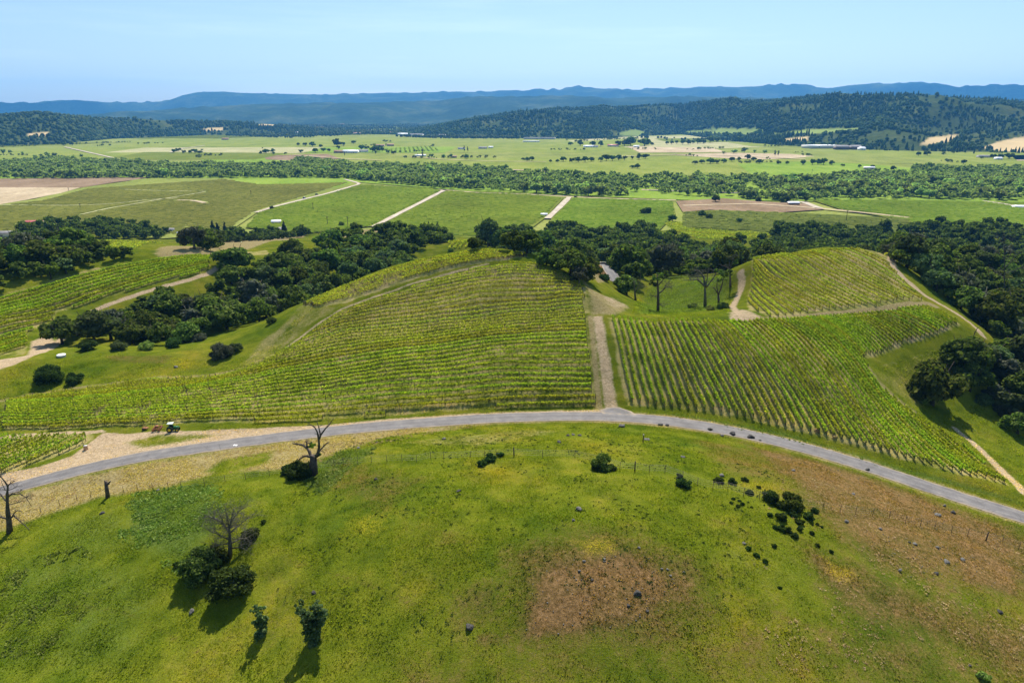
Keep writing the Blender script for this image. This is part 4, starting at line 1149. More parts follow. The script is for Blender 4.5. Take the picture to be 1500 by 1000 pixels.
OAKB = [tree_kind(140, 'bright', 4.2, 7.5, 'oak', 2200, .6, 18, gap=.25)]
CONS = [tree_kind(150 + i, 'conifer', 3.1, 14, 'conifer', 2600, .7, 12) for i in range(2)]
POPS = [tree_kind(160, 'conifer', 2.2, 13, 'poplar', 1500, .7, 16)]
RIVS = [tree_kind(170 + i, 'river', 5.5, 10.5, 'oak', 700, 1.5, 14, gap=.15) for i in range(4)]
DARKF = [tree_kind(180 + i, 'oak', 6.0, 10.5, 'oak', 500, 1.9, 13) for i in range(3)]
BUSH = [tree_kind(190 + i, 'shrub', 1.0, 1.5, 'bush', 900, .2, 11) for i in range(3)]
BUSHP = [tree_kind(195, 'herb', 1.0, 1.1, 'bush', 700, .2, 11)]
def put_tree(kindset, k, xyz, label, cat, name, group=None, scale=1.0, rz=None, zs=1.0, names=('trunk', 'crown')):
    cm, tm = kindset[k % len(kindset)]
    s = (scale * random.uniform(.85, 1.2), scale * random.uniform(.85, 1.2), scale * zs)
    r = empty(name, xyz, label, cat, group, random.random() * 6.28 if rz is None else rz, s)
    mobj(names[0], tm, r); mobj(names[1], cm, r)
    return r
def on_ground(px, py, ymin=0.0, sink=.1):
    p = cast(px, py, ymin)[0]; p[2] -= sink
    return tuple(p)

class Darts:
    def __init__(self): self.c = {}
    def ok(self, x, y, r):
        k = (int(x // 6), int(y // 6)); n = int(r // 6) + 1
        for i in range(k[0] - n, k[0] + n + 1):
            for j in range(k[1] - n, k[1] + n + 1):
                for (a, b) in self.c.get((i, j), ()):
                    if (a - x) ** 2 + (b - y) ** 2 < r * r: return False
        return True
    def add(self, x, y): self.c.setdefault((int(x // 6), int(y // 6)), []).append((x, y))
def scatter(poly, dist, rng, darts, n=None, inset=0.0, avoid=()):
    x0, y0 = poly[:, 0].min(), poly[:, 1].min(); x1, y1 = poly[:, 0].max(), poly[:, 1].max()
    n = n or int((x1 - x0) * (y1 - y0) / dist ** 2 * 4)
    X = x0 + rng.random(n) * (x1 - x0); Y = y0 + rng.random(n) * (y1 - y0)
    k = pip(X, Y, poly) > inset
    for a in avoid: k &= pip(X, Y, a) < 1.0
    out = []
    for x, y in zip(X[k], Y[k]):
        r = dist * (.75 + .5 * rng.random())
        if darts.ok(x, y, r): darts.add(x, y); out.append((x, y))
    return out
def wpoly(pts):
    """(px, py, height) corners -> ground plan"""
    return np.array([[*map(float, pz(a, b, c))] for a, b, c in pts])

vine_polys = [polyM, polyT, polyR, polyU, polyL] + [p for _, p in paint_world]
dr = Darts(); rng = np.random.default_rng(55)
OAK_ALL = []
GROVES = [
 ('gully scrub', [(88, 508, -1), (130, 478, -2), (170, 470, -3), (215, 452, -3), (262, 452, -4), (300, 470, -4), (298, 500, -2), (270, 508, -1), (200, 509, -1)], 5.6, .92, 'shadow'),
 ('creek grove', [(300, 458, -4), (330, 425, -3), (380, 415, -5), (440, 385, -10), (520, 365, -17), (600, 352, -22), (652, 348, -24), (655, 366, -17), (600, 390, -12), (540, 412, -8), (470, 440, -7), (425, 470, -7), (400, 484, -5), (385, 498, -4), (330, 492, -4), (300, 478, -4)], 7.6, 1.2, 'oak'),
 ('knoll-side belt', [(-40, 442), (0, 428), (50, 414), (100, 400), (145, 389), (200, 380), (250, 375), (312, 369), (322, 362), (262, 364), (200, 369), (120, 371), (40, 368), (-40, 366)], 6.0, 1.15, 'oak'),
 ('barn belt', [(22, 360), (30, 345), (110, 335), (200, 335), (250, 343), (240, 350), (120, 353), (60, 357)], 8, 1.15, 'oak'),
 ('valley-edge belt', [(255, 350, -28), (290, 342, -32), (400, 336, -34), (455, 335, -34), (420, 345, -30), (330, 354, -24)], 8.5, 1.15, 'oak'),
 ('hollow wood', [(660, 362, -16), (690, 344, -26), (760, 336, -32), (850, 334, -33), (910, 332, -34), (950, 335, -34), (1000, 348, -27), (1080, 366, -14), (1085, 384, 2), (1075, 395, 7), (1010, 404, 2), (950, 408, -2), (930, 428, 1), (918, 436, 3), (905, 430, 1), (878, 392, -7), (850, 392, -3), (840, 402, 2), (815, 398, 4), (806, 380, 0), (760, 366, -8), (700, 366, -12)], 8.4, 1.25, 'oak'),
 ('slope-top belt', [(1080, 372, -8), (1095, 355, -20), (1170, 346, -26), (1260, 346, -27), (1320, 348, -24), (1300, 362, -6), (1220, 358, -3), (1140, 366, 2), (1092, 382, 8)], 7.8, 1.2, 'oak'),
 ('far oak belt', [(1040, 340, -35), (1120, 333, -37), (1240, 335, -37), (1340, 338, -36), (1520, 345, -34), (1520, 360, -26), (1350, 352, -26), (1200, 346, -30), (1080, 352, -27)], 9, 1.15, 'oak'),
 ('slope wood', [(1308, 384), (1318, 362), (1400, 354), (1540, 360), (1700, 380), (1700, 640), (1540, 632), (1492, 612), (1462, 596), (1430, 582), (1395, 568), (1400, 530), (1432, 520), (1446, 500), (1438, 476), (1392, 445), (1345, 414)], 6.6, 1.12, 'mixed'),
]
for gname, pts, dist, sc, mode in GROVES:
    poly = wpoly(pts) if len(pts[0]) == 3 else castp(pts)
    for x, y in scatter(poly, dist, rng, dr, avoid=vine_polys):
        z = float(H(x, y)); u, v, f = project(x, y, z + 4)
        if gname == 'hollow wood' and (876 < u < 902 and 380 < v < 424 or 772 < u < 796 and 340 < v < 362): continue
        vb = project(x, y, z)[1]
        if 955 < u < 1132 and 316 < vb < 362: continue
        if gname == 'knoll-side belt' and 105 < u < 280 and vb < 374: continue
        if gname == 'barn belt' and vb > 357: continue
        if -60 < u < 1680 and v < 1000:
            OAK_ALL.append([gname, x, y, z, u, f, sc * (.62 + .8 * rng.random() ** 1.3), mode])
# single oaks and hand-placed ones stand out: (px, py of the foot, ymin, set, scale, label)
SINGLES = [
 (345, 398, 250, OAKS, 1.6, 'big round oak standing at the right end of the left knoll vineyard'),
 (1365, 592, 0, OAKS, 1.7, 'spreading dark oak on the green slope beside the right vineyard corner'),
 (1420, 572, 0, OAKS, 1.1, 'dark oak right behind the spreading oak at the vineyard corner'),
 (753, 369, 200, OAKS, .95, 'dense dark oak on the hilltop, left one of the hilltop pair'),
 (772, 371, 200, OAKS, 1.0, 'dense dark oak on the hilltop, right one of the hilltop pair'),
 (696, 366, 200, OAKS, .62, 'small round tree just over the hill crest among far vines'),
 (800, 390, 200, OAKS, .75, 'low bushy oak on the bare shoulder right of the hilltop'),
 (815, 394, 200, OAKS, .7, 'small oak beside the low bushy one on the hill shoulder'),
 (836, 404, 200, OAKS, 1.15, 'broad dark oak leaning over the right flank of the hill'),
 (858, 412, 200, OAKS, 1.05, 'dark oak between the hill flank and the paved lane'),
 (848, 418, 200, OAKG, .75, 'greyish twiggy tree under the broad flank oak'),
 (918, 432, 200, OAKS, 1.0, 'dark oak at the lower end of the paved lane'),
 (1028, 318, 500, OAKS, 1.0, 'lone oak with a brown patch under it behind the hollow wood'),
 (985, 324, 500, OAKS, 1.0, 'umbrella-shaped oak on the edge of the far plot'),
 (1038, 322, 500, OAKS, .9, 'dark oak right next to the lone far-plot oak'),
 (1082, 328, 500, OAKP, .8, 'pale leafy tree at the far corner of the far plot'),
 (945, 315, 500, OAKS, 1.2, 'tall dark oak at the top edge of the hollow wood'),
 (280, 352, 400, OAKS, .9, 'compact dark tree beside the pale sheds'),
 (385, 345, 400, OAKP, .95, 'pale feathery tree among the sheds by the farm road'),
 (500, 333, 500, OAKS, .7, 'small round dark tree beside the second farm road'),
 (398, 308, 500, OAKG, .7, 'bare brownish tree beside the long pale farm road'),
 (1490, 635, 0, OAKS, .75, 'oak on the edge of the bright meadow near the frame edge'),
 (1450, 470, 0, OAKS, 1.1, 'dark oak leaning over the end of the dirt headland'),
 (75, 409, 200, OAKB, 1.0, 'bright lime green tree among the dark belt left of the knoll'),
 (395, 425, 230, OAKP, 1.0, 'open-crowned pale oak with a clear trunk in the creek grove'),
 (322, 462, 220, OAKP, .95, 'tall loose oak with a visible trunk at the gully head'),
 (1110, 455, 0, BUSH, .01, '')]
for px, py, ym, ks, sc, lb in SINGLES:
    if not lb: continue
    p = on_ground(px, py, ym); dr.add(p[0], p[1])
    put_tree(ks, random.randrange(6), p, lb, 'tree', 'oak_tree', None, sc)
# the largest in the picture become individuals, the rest one wood
for t in OAK_ALL: t.append(t[6] / t[5] * (1 if t[4] < 1530 else .2))
OAK_ALL.sort(key=lambda t: -t[8])
IND, REST = OAK_ALL[:270], OAK_ALL[270:]
byg = {}
for t in IND: byg.setdefault(t[0], []).append(t)
BY = {'gully scrub': 'oak-like bush tree', 'slope wood': 'oak'}
for gname, lst in byg.items():
    lst.sort(key=lambda t: t[5])
    nr = 1 if len(lst) < 12 else (2 if len(lst) < 30 else (3 if len(lst) < 60 else 4))
    rn = {1: ['only'], 2: ['front', 'back'], 3: ['front', 'middle', 'back'], 4: ['front', 'second', 'third', 'back']}[nr]
    k = 0
    for r in range(nr):
        part = lst[r * len(lst) // nr:(r + 1) * len(lst) // nr]
        part.sort(key=lambda t: t[4])
        for i, t in enumerate(part):
            q = rng.random()
            if t[7] == 'mixed': ks, tone = (OAKS, 'dark') if q < .62 else ((OAKG, 'greyish') if q < .78 else (OAKP, 'pale'))
            elif t[7] == 'shadow': ks, tone = (OAKS, 'dark') if q < .6 else ((OAKG, 'greyish') if q < .8 else (OAKP, 'pale'))
            else: ks, tone = (OAKS, 'dark') if q < .66 else ((OAKP, 'pale') if q < .90 else ((OAKB, 'bright') if q < .928 else (OAKG, 'greyish')))
            row = '' if nr == 1 else f'{rn[r]} rank of '
            lab = f'{tone} oak in the {row}{gname}, {ordinal(i + 1)} from the left'
            put_tree(ks, int(rng.integers(12)), (t[1], t[2], t[3] - .2), lab, 'tree', 'oak_tree', f'oaks of the {gname}', t[6], None, .72 + .55 * rng.random())
# light versions for what is far or behind
def light_tree(seed, R, H_, nl, nleaf, leaf, flat=.8):
    rg = np.random.default_rng(seed)
    V, F = crown_np(rg, R, H_ * .2, H_ * .85, nl, nleaf, leaf, True, flat)
    return V, merge_faces(F)
def mass(name, pts, protos, mat, label, cat, rng, seed=0):
    """pts: (x, y, z, scale, zscale): one object of many trees no one could count"""
    Vs = []; Q = []; T = []; n = 0
    for (x, y, z, s, zs) in pts:
        V, F = protos[int(rng.integers(len(protos)))]
        a = rng.random() * 6.28; ca, sa = cos(a), sin(a)
        W = V @ np.array([[ca, sa, 0], [-sa, ca, 0], [0, 0, 1]]) * np.array([s, s, s * zs]) + np.array([x, y, z])
        Vs.append(W)
        for f in F: (Q if f.shape[1] == 4 else T).append(f + n)
        n += len(V)
    F = [np.vstack(q) for q in (Q, T) if q]
    return tag(mobj(name, mesh_np(name, np.vstack(Vs), F, M[mat])), label, cat, kind='stuff')
LT_OAK = [light_tree(300 + i, 5.2, 8.4, 16, 620, .95) for i in range(5)]
LT_RIV = [light_tree(320 + i, 5.5, 10.0, 11, 190, 1.7) for i in range(5)]
LT_FAR = [light_tree(340 + i, 6.0, 10.0, 5, 60, 3.2) for i in range(5)]
mass('oak_wood', [(t[1], t[2], t[3] - .2, t[6], .75 + .5 * random.random()) for t in REST], LT_OAK, 'oak', 'dark oak woodland filling the hollow and belts behind the hills', 'woodland', rng)

# conifers and poplars near the valley edge
CONIF = [(313, 345, 1.1, 'tall dark conifer, left one of the tight clump above the sheds'), (320, 346, 1.0, 'dark conifer in the middle of the tight clump above the sheds'), (331, 346, 1.05, 'dark conifer, right one of the clump above the sheds'),
 (417, 342, .95, 'pointed conifer standing alone beside the pale shed roof'), (576, 340, .62, 'slim dark conifer, left one of the row by the second road'), (582, 340, .66, 'slim dark conifer, second of the row by the second road'), (590, 341, .5, 'short paler conifer in the row by the second road'), (628, 340, .8, 'pointed conifer behind the round oak by the second road'), (641, 342, .85, 'pointed conifer, last of the row by the second road'),
 (1465, 372, 1.1, 'dark conifer rising above the slope wood, right side'), (1108, 372, .8, 'dark narrow conifer behind the curved dirt path'), (1200, 362, 1.0, 'dark conifer behind the crest of the upper slope rows'), (36, 334, .6, 'small dark conifer beside the red roof'), (1423, 352, .7, 'thin conifer at the top of the slope wood')]
for px, py, sc, lb in CONIF:
    put_tree(CONS, random.randrange(2), on_ground(px, py, 380 if px < 1100 else 250), lb, 'tree', 'conifer_tree', None, sc)

# trees along the river: nearest 250 are individuals
riv = wpoly([(x, y, -40) for x, y in [(-120, 244), (0, 241), (90, 236), (190, 240), (300, 244), (420, 246), (440, 237), (470, 238), (520, 246), (600, 245), (700, 251), (850, 257), (1000, 263), (1200, 263), (1310, 256), (1340, 249), (1500, 249), (1620, 252), (1620, 297), (1500, 294), (1300, 293), (1150, 295), (1080, 291), (1000, 288), (860, 288), (700, 279), (640, 276), (600, 272), (500, 262), (300, 261.5), (0, 263), (-120, 266)]])
rpts = []
gap1 = wpoly([(x, y, -40) for x, y in [(900, 279), (960, 276), (1100, 279), (1190, 281), (1180, 287), (1080, 288), (960, 284)]])
gap2 = wpoly([(x, y, -40) for x, y in [(640, 249), (760, 249), (900, 256), (1000, 264), (950, 270), (800, 262), (700, 258)]])
rd2 = Darts(); rr2 = np.random.default_rng(77)
for x, y in scatter(riv, 10.5, rr2, rd2):
    a = fbm(x, y, 90, 3, 17)
    g = max(pip(np.array([x]), np.array([y]), gap1)[0], pip(np.array([x]), np.array([y]), gap2)[0])
    if a > .33 + (.25 if g > 0 else 0) or rr2.random() < .3:
        u, v, f = project(x, y, VALLEY)
        if -40 < u < 1540: rpts.append((x, y, f, u, (.6 + .85 * rr2.random()) * (.75 + .7 * a)))
rpts.sort(key=lambda t: -t[4] / t[2])
near = rpts[:170]; rest = rpts[170:]
near.sort(key=lambda t: t[3])
for i, (x, y, f, u, s) in enumerate(near):
    side = 'left stretch' if u < 500 else ('middle stretch' if u < 1000 else 'right stretch')
    c = sum(1 for t in near[:i] if (t[3] < 500) == (u < 500) and (t[3] < 1000) == (u < 1000)) + 1
    put_tree(RIVS, int(rr2.integers(4)), (x, y, VALLEY + .6), f'green tree along the river belt, {ordinal(c)} from the left in its {side}', 'tree', 'riverside_tree', 'leafy trees along the river', s)
mass('riverside_wood', [(x, y, VALLEY + .5, s, 1) for x, y, f, u, s in rest], LT_RIV, 'river', 'continuous green belt of willows and cottonwoods along the valley river', 'woodland', rr2)

# clumps and rows of trees standing in the valley fields: (px, py, scale, kind)
VAL = []
def clump(pts, name, ks='d'):
    for i, (px, py, s) in enumerate(pts): VAL.append((px, py, s, ks, name, i + 1, len(pts)))
clump([(255, 224, 1.1), (262, 222, .9), (270, 225, .9), (278, 225, 1.0), (286, 225, 1.1), (293, 225, .9)], 'dark row beside the pale farm lane')
clump([(94, 214, 1.0), (106, 213, .9)], 'pair at the far left road bend')
clump([(52, 232, .8), (60, 230, 1.0), (70, 230, 1.2), (80, 231, .9), (108, 231, .9), (120, 231, .8)], 'hedge behind the striped orchard', 'r')
clump([(5, 226, 1.0), (15, 225, 1.1), (33, 226, .8)], 'clump at the far left edge', 'r')
clump([(382, 226, .9), (390, 225, 1.0), (400, 224, .8), (437, 214, .9), (447, 214, 1.2), (458, 215, 1.2), (470, 216, 1.0), (441, 224, .9), (462, 224, 1.1), (474, 222, 1.0), (482, 223, 1.0), (494, 215, 1.3), (503, 214, 1.0), (496, 219, .9), (518, 211, .8)], 'trees round the white farmhouse')
clump([(530, 220, 1.0), (538, 219, 1.0), (546, 223, 1.2), (552, 223, 1.4), (560, 222, .9), (568, 225, .7), (577, 226, .7)], 'trees at the second distant farm')
clump([(632, 231, .9), (650, 232, .8), (660, 232, .8), (684, 233, .9)], 'low trees by the long white wall', 'r')
clump([(766, 235, .9), (772, 236, 1.1), (779, 236, .9)], 'dark trio in the open valley field')
clump([(806, 238, .6), (817, 238, 1.0), (825, 237, 1.0), (838, 238, .9), (847, 238, 1.2), (857, 238, 1.1), (866, 237, 1.1)], 'left hedge of dark round trees')
clump([(880, 237, 1.2), (888, 236, 1.2), (897, 236, 1.2), (906, 235, 1.2), (915, 235, 1.2), (926, 234, 1.0), (936, 234, 1.1), (945, 233, 1.2)], 'right hedge of dark round trees')
clump([(926, 247, 1.1), (934, 247, 1.0)], 'pair of round trees in the lime field')
clump([(1018, 241, 1.1), (1028, 240, 1.0), (1040, 240, 1.1), (1050, 240, 1.1), (1060, 239, .9)], 'hedge at the tan field edge')
clump([(1072, 237, .9), (1082, 236, .9), (1095, 234, 1.3), (1104, 236, 1.4), (1112, 240, 1.0), (1141, 241, .8)], 'big dark clump at the brown field')
clump([(1153, 241, .6), (1176, 242, 1.0), (1190, 242, 1.1), (1198, 242, 1.0), (1206, 242, 1.2), (1218, 242, .9), (1234, 244, 1.1), (1259, 246, .9), (1278, 247, 1.4), (1297, 250, .9), (1308, 250, 1.2)], 'broken row of oaks right of the brown field')
clump([(1345, 229, .8), (1358, 228, 1.1), (1382, 227, 1.0), (1396, 225, .8), (1411, 241, .8)], 'scattered trees in the right far field')
clump([(906, 215, 1.4), (915, 214, 1.6), (924, 214, 1.6), (944, 214, 1.9), (955, 213, 1.0), (880, 215, 1.0), (868, 214, 1.1), (850, 214, .9), (836, 213, 1.3)], 'dark trees at the red-roofed valley farm')
clump([(977, 212, 1.0), (984, 212, 1.0), (991, 211, 1.0), (1000, 212, 1.0), (1008, 212, 1.0), (1015, 211, 1.0), (1022, 211, 1.0), (1030, 211, 1.0)], 'avenue of upright trees beyond the farm')
clump([(1040, 209, 1.1), (1050, 208, 1.3), (1064, 204, 1.6), (1075, 206, 1.4), (1085, 208, 1.2), (1100, 206, 2.0), (1112, 205, 2.0), (1122, 207, 1.4), (1135, 208, 1.5), (1150, 207, 1.2), (1165, 210, 1.2), (1180, 209, 1.3)], 'tall dark trees left of the long winery')
clump([(1060, 226, .9), (1075, 225, 1.0), (1090, 224, 1.0), (1105, 224, 1.1), (1120, 225, .9)], 'pale scrub behind the big dark clump', 'r')
clump([(1465, 233, 1.6), (1478, 233, 1.5), (1455, 232, 1.2), (1438, 233, 1.0)], 'dark trees around the sheds on the far right')
clump([(1048, 297, 1.0), (1110, 296, .8), (1145, 296, .9), (1152, 297, .9), (1180, 297, 1.0)], 'trees at the near edge of the river bed')
POPL = [(680, 222, .95, 'tall slim poplar alone in the open valley'), (685, 222, .8, 'second slim poplar beside the lone tall one'), (619, 230, 1.0, 'pointed dark cypress by the long white wall'), (612, 229, .5, 'little cypress left of the pointed dark one'), (550, 226, .9, 'dark cypress at the second distant farm'), (1135, 228, .9, 'twin dark poplar, left, at the brown field'), (1140, 228, .85, 'twin dark poplar, right, at the brown field'), (505, 228, .6, 'dark cypress beside the white farmhouse'), (510, 244, .9, 'round topped dark tree rising from the river belt')]
for px, py, s, ks, nm, i, n in VAL:
    x, y = map(float, pz(px, py, VALLEY))
    put_tree(DARKF if ks == 'd' else RIVS, int(rr2.integers(12)), (x, y, VALLEY + .5), f'{ordinal(i)} tree in the {nm}', 'tree', 'field_tree', nm, (s * y / 2000 * 1.25 if y > 1500 else s * .8) * (.7 + .6 * random.random()), None, .75 + .5 * random.random())
for px, py, s, lb in POPL:
    x, y = map(float, pz(px, py, VALLEY))
    put_tree(POPS, 0, (x, y, VALLEY + .4), lb, 'tree', 'cypress_tree', None, s * y / 1500)

# low trees and hedges strung along the far field borders
hp = []
rh = np.random.default_rng(131)
for mt, px, lf in FIELDS[:_NF]:
    for k in range(len(px)):
        (ax, ay), (bx, by) = px[k], px[(k + 1) % len(px)]
        if max(ay, by) > 245 or rh.random() < .55: continue
        xa, ya = map(float, pz(ax, ay, VALLEY)); xb, yb = map(float, pz(bx, by, VALLEY))
        L = np.hypot(xb - xa, yb - ya)
        for t in np.arange(0, L, 9):
            if fbm(np.array([xa + t]), np.array([ya + t * .7]), 120, 2, int(k + lf * 20))[0] < .63: continue
            f = (t + rh.normal() * 4) / L; hp.append((xa + (xb - xa) * f + rh.normal() * 5, ya + (yb - ya) * f + rh.normal() * 5, VALLEY + .3, .35 + .6 * rh.random(), .9))
mass('hedgerow_trees', hp, LT_RIV, 'river', 'broken hedges and small trees along the far field borders', 'hedgerow', rh)

# ------------------------------------------------------------ dead trees, snags, bushes, rocks on and around the knoll
def mpp(px, py, ymin=0.0):
    p = cast(px, py, ymin)[0]
    return p, project(*p)[2] / 1000
def drawn_tree(name, px, py, branches, label, cat='dead tree', mat='deadwood', ymin=0.0, twigs=8, twig_len=.8, trunk_r=.5, seed=1, leafy=None, tl=1, deep=.5):
    """branches: list of (list of (dx, dy) photo offsets from the foot, start radius, end radius); each is a real limb with its own depth"""
    p, s = mpp(px, py, ymin); rg = np.random.default_rng(seed)
    sv = s / cos(PITCH + atan((py - 500) / 1000)) if True else s
    root = empty(name, tuple(p), label, cat)
    trunk = MB(); limb = MB(); tw = MB(); ends = []
    depth = {}
    for bi, (pts, r0, r1) in enumerate(branches):
        Q = []
        dy0 = depth.get(tuple(pts[0]), 0.0); slope = rg.uniform(-deep, deep) if bi else 0.0
        run = 0
        for k, (dx, dy) in enumerate(pts):
            if k: run += np.hypot(dx - pts[k - 1][0], dy - pts[k - 1][1]) * s
            d = dy0 + slope * run; depth[(dx, dy)] = d
            rq = ray(px + dx, py + dy); tq = (p[1] + d) / rq[1]
            Q.append((rq[0] * tq - p[0], d, CAM_Z + rq[2] * tq - p[2]))
        Q = np.array(Q)
        if bi == 0: Q = np.vstack([Q[0] - (0, 0, .6), Q])
        Qs = resample(Q, .35); Qs = smooth_path(Qs, 2); Qs[1:-1] += rg.normal(0, .035, Qs[1:-1].shape)
        if bi == 0 and py < 500: r0 *= .62; r1 *= .62
        if py > 600 and px < 600 and name == 'dead_tree': r0 *= .78; r1 *= .8
        R = np.linspace(r0, r1, len(Qs)) * (1 + .12 * rg.normal(size=len(Qs)))
        if bi == 0: R[:3] *= np.array([1.5, 1.35, 1.15])[:len(R[:3])]
        (trunk if bi == 0 else limb).tube(Qs, np.maximum(R, .015), 7)
        if bi: ends.append((Qs, r1))
        for _ in range(twigs if bi else 0):
            k = int(len(Qs) * rg.uniform(.35, 1)) - 1; a = Qs[k]
            def sub(a, d, L, r, lev):
                e = a + d * L; m = (a + e) / 2 + rg.normal(0, .1 * L, 3)
                tw.tube([a, m, e], [r, r * .7, r * .35], 3, False)
                if lev > 0:
                    for _ in range(3):
                        d2 = d + rg.normal(0, .6, 3); d2 /= np.linalg.norm(d2)
                        sub(m + (e - m) * rg.random(), d2, L * .6, r * .55, lev - 1)
            d = rg.normal(size=3); d[2] = abs(d[2]) * .6 + .1; d /= np.linalg.norm(d)
            sub(a, d, twig_len * rg.uniform(.5, 1.2), max(.018, min(.05, R[k] * .5)), tl)
    trunk.build('trunk', M[mat], root, True)
    if limb.n: limb.build('limbs', M[mat], root, True)
    if tw.n: tw.build('twigs', M[mat], root)
    if leafy:
        for (dx, dy, r, km) in leafy:
            V, F = crown_np(rg, r, -r * .5, r * .6, 8, 260, .3, True, .8)
            mobj('leaf_clump', mesh_np('leaf_clump', V + np.array([dx * s, .2, -dy * sv]), merge_faces(F), M[km]), root)
    return root
def sc5(l, ox, oy, k=5.0): return [((x - ox) / k, (y - oy) / k) for x, y in l]
def z3(l): return sc5(l, 1045, 530)
drawn_tree('dead_tree', 459, 696, [
 (z3([(1045, 530), (1042, 470), (1038, 420), (1045, 385)]), .85, .6),
 (z3([(1040, 420), (1018, 360), (995, 325), (960, 302), (925, 303), (893, 295)]), .42, .12),
 (z3([(1000, 330), (1000, 300), (993, 278)]), .26, .14),
 (z3([(993, 300), (1030, 290), (1035, 283)]), .15, .06),
 (z3([(1025, 395), (985, 385), (955, 398), (935, 420)]), .30, .12),
 (z3([(1050, 420), (1078, 370), (1095, 340), (1125, 320), (1142, 290), (1165, 288)]), .30, .09),
 (z3([(1075, 375), (1092, 310), (1090, 265), (1075, 215), (1058, 172), (1025, 155), (998, 160)]), .38, .07),
 (z3([(1090, 265), (1100, 225), (1130, 190), (1165, 160), (1180, 130), (1197, 108)]), .24, .05),
 (z3([(1095, 230), (1085, 180), (1070, 135)]), .2, .06),
 (z3([(1100, 350), (1112, 362), (1125, 360)]), .1, .04)],
 'gnarled dead oak with broken limbs standing by the road bend', trunk_r=.8, twigs=7, twig_len=.8, seed=4, leafy=[(3, -42, .75, 'bright'), (9, -28, .6, 'shrub')])
z2 = lambda l: sc5(l, 70, 950)
drawn_tree('dead_tree', 14, 780, [
 (z2([(70, 950), (62, 850), (50, 760), (45, 700), (60, 640), (58, 600)]), .42, .22),
 (z2([(50, 720), (20, 690), (0, 660), (-30, 640)]), .22, .06), (z2([(58, 610), (25, 570), (10, 530), (-10, 510)]), .2, .05),
 (z2([(60, 600), (80, 585), (110, 570)]), .16, .05), (z2([(60, 680), (110, 660), (150, 665), (190, 690), (235, 705)]), .2, .05),
 (z2([(190, 690), (210, 730), (232, 760)]), .08, .03), (z2([(55, 700), (85, 655), (140, 655), (165, 630)]), .14, .04),
 (z2([(65, 850), (30, 840), (0, 835), (-60, 820)]), .28, .1), (z2([(65, 870), (95, 820), (105, 790), (150, 780), (160, 800)]), .2, .05),
 (z2([(95, 820), (130, 850), (180, 890), (215, 930)]), .16, .06), (z2([(60, 745), (95, 740), (140, 725), (200, 710)]), .12, .04),
 (z2([(58, 640), (100, 625), (150, 600), (165, 615)]), .1, .03), (z2([(40, 640), (20, 600), (5, 560)]), .1, .03)],
 'blackened bare oak at the frame edge beside the road', twigs=10, twig_len=1.0, seed=6)
drawn_tree('tree_snag', 158, 729, [
 ([(0, 0), (-1, -9), (-2, -18), (-3, -24)], .36, .27), ([(-2, -19), (3, -22), (4, -24.5)], .2, .12), ([(-3, -22), (-5, -25.5)], .14, .1), ([(-1, -20), (1, -21), (2.5, -21)], .16, .12)],
 'short burnt tree stub with a cut pale face at the fence line', 'tree stub', twigs=0, seed=8)
drawn_tree('bare_tree', 337, 816, [
 ([(0, 0), (1, -14), (0, -30), (-1, -42)], .24, .15), ([(0, -36), (-9, -48), (-18, -56), (-30, -60), (-42, -58)], .17, .04), ([(-9, -48), (-14, -62), (-20, -72)], .1, .03),
 ([(-1, -42), (2, -58), (6, -74)], .15, .03), ([(-1, -42), (-6, -60), (-8, -78)], .12, .03), ([(0, -36), (14, -48), (26, -58), (36, -64)], .15, .03),
 ([(0, -25), (-14, -32), (-28, -38), (-36, -44)], .14, .03), ([(1, -20), (16, -28), (30, -26), (40, -20)], .14, .03), ([(6, -60), (16, -70), (24, -74)], .08, .02), ([(1, -14), (16, -14), (34, -10)], .12, .03), ([(-2, -20), (-18, -18), (-30, -14)], .12, .03)],
 'grey leafless tree with a haze of fine twigs above two dark bushes', 'bare tree', 'greywood', twigs=26, twig_len=1.9, seed=12, tl=2, deep=.8)
zr = lambda l, ox, oy: sc5(l, ox, oy, 6.25)
drawn_tree('dead_tree', 964, 455, [
 (zr([(650, 715), (655, 620), (655, 540), (655, 470), (640, 380)], 650, 715), 0.57, 0.19), (zr([(655, 560), (690, 530), (720, 500), (760, 500), (780, 520)], 650, 715), 0.24, 0.08), (zr([(655, 600), (610, 580), (580, 600)], 650, 715), 0.15, 0.05),
 (zr([(655, 480), (690, 440), (720, 400)], 650, 715), 0.18, 0.06), (zr([(660, 650), (690, 680), (700, 690)], 650, 715), 0.15, 0.06), (zr([(700, 520), (730, 460), (745, 470)], 650, 715), 0.14, 0.05)],
 'dead oak with one leafy top at the bowl edge beside the dirt junction', ymin=170, twigs=12, twig_len=1.8, seed=14, tl=2, leafy=[(-1, -48, 2.6, 'oak'), (-9, -40, 2.0, 'oak'), (7, -52, 2.2, 'oak')])
drawn_tree('dead_tree', 1033, 448, [
 (zr([(1085, 670), (1092, 580), (1090, 510), (1075, 470)], 1085, 670), 0.63, 0.45), (zr([(1080, 490), (1040, 450), (1010, 425), (960, 435), (890, 435)], 1085, 670), 0.36, 0.08), (zr([(1085, 480), (1070, 400), (1030, 350), (1000, 340), (985, 350)], 1085, 670), 0.39, 0.08),
 (zr([(1090, 500), (1100, 440), (1110, 370), (1115, 330)], 1085, 670), 0.30, 0.08), (zr([(1095, 500), (1140, 440), (1180, 390), (1195, 330), (1185, 310)], 1085, 670), 0.33, 0.08), (zr([(1040, 450), (1005, 400), (1005, 370)], 1085, 670), 0.15, 0.06), (zr([(960, 435), (930, 400), (930, 375)], 1085, 670), 0.14, 0.05)],
 'wide forked dead oak standing in the green bowl', mat='greywood', ymin=170, twigs=14, twig_len=2.0, seed=16, tl=2)
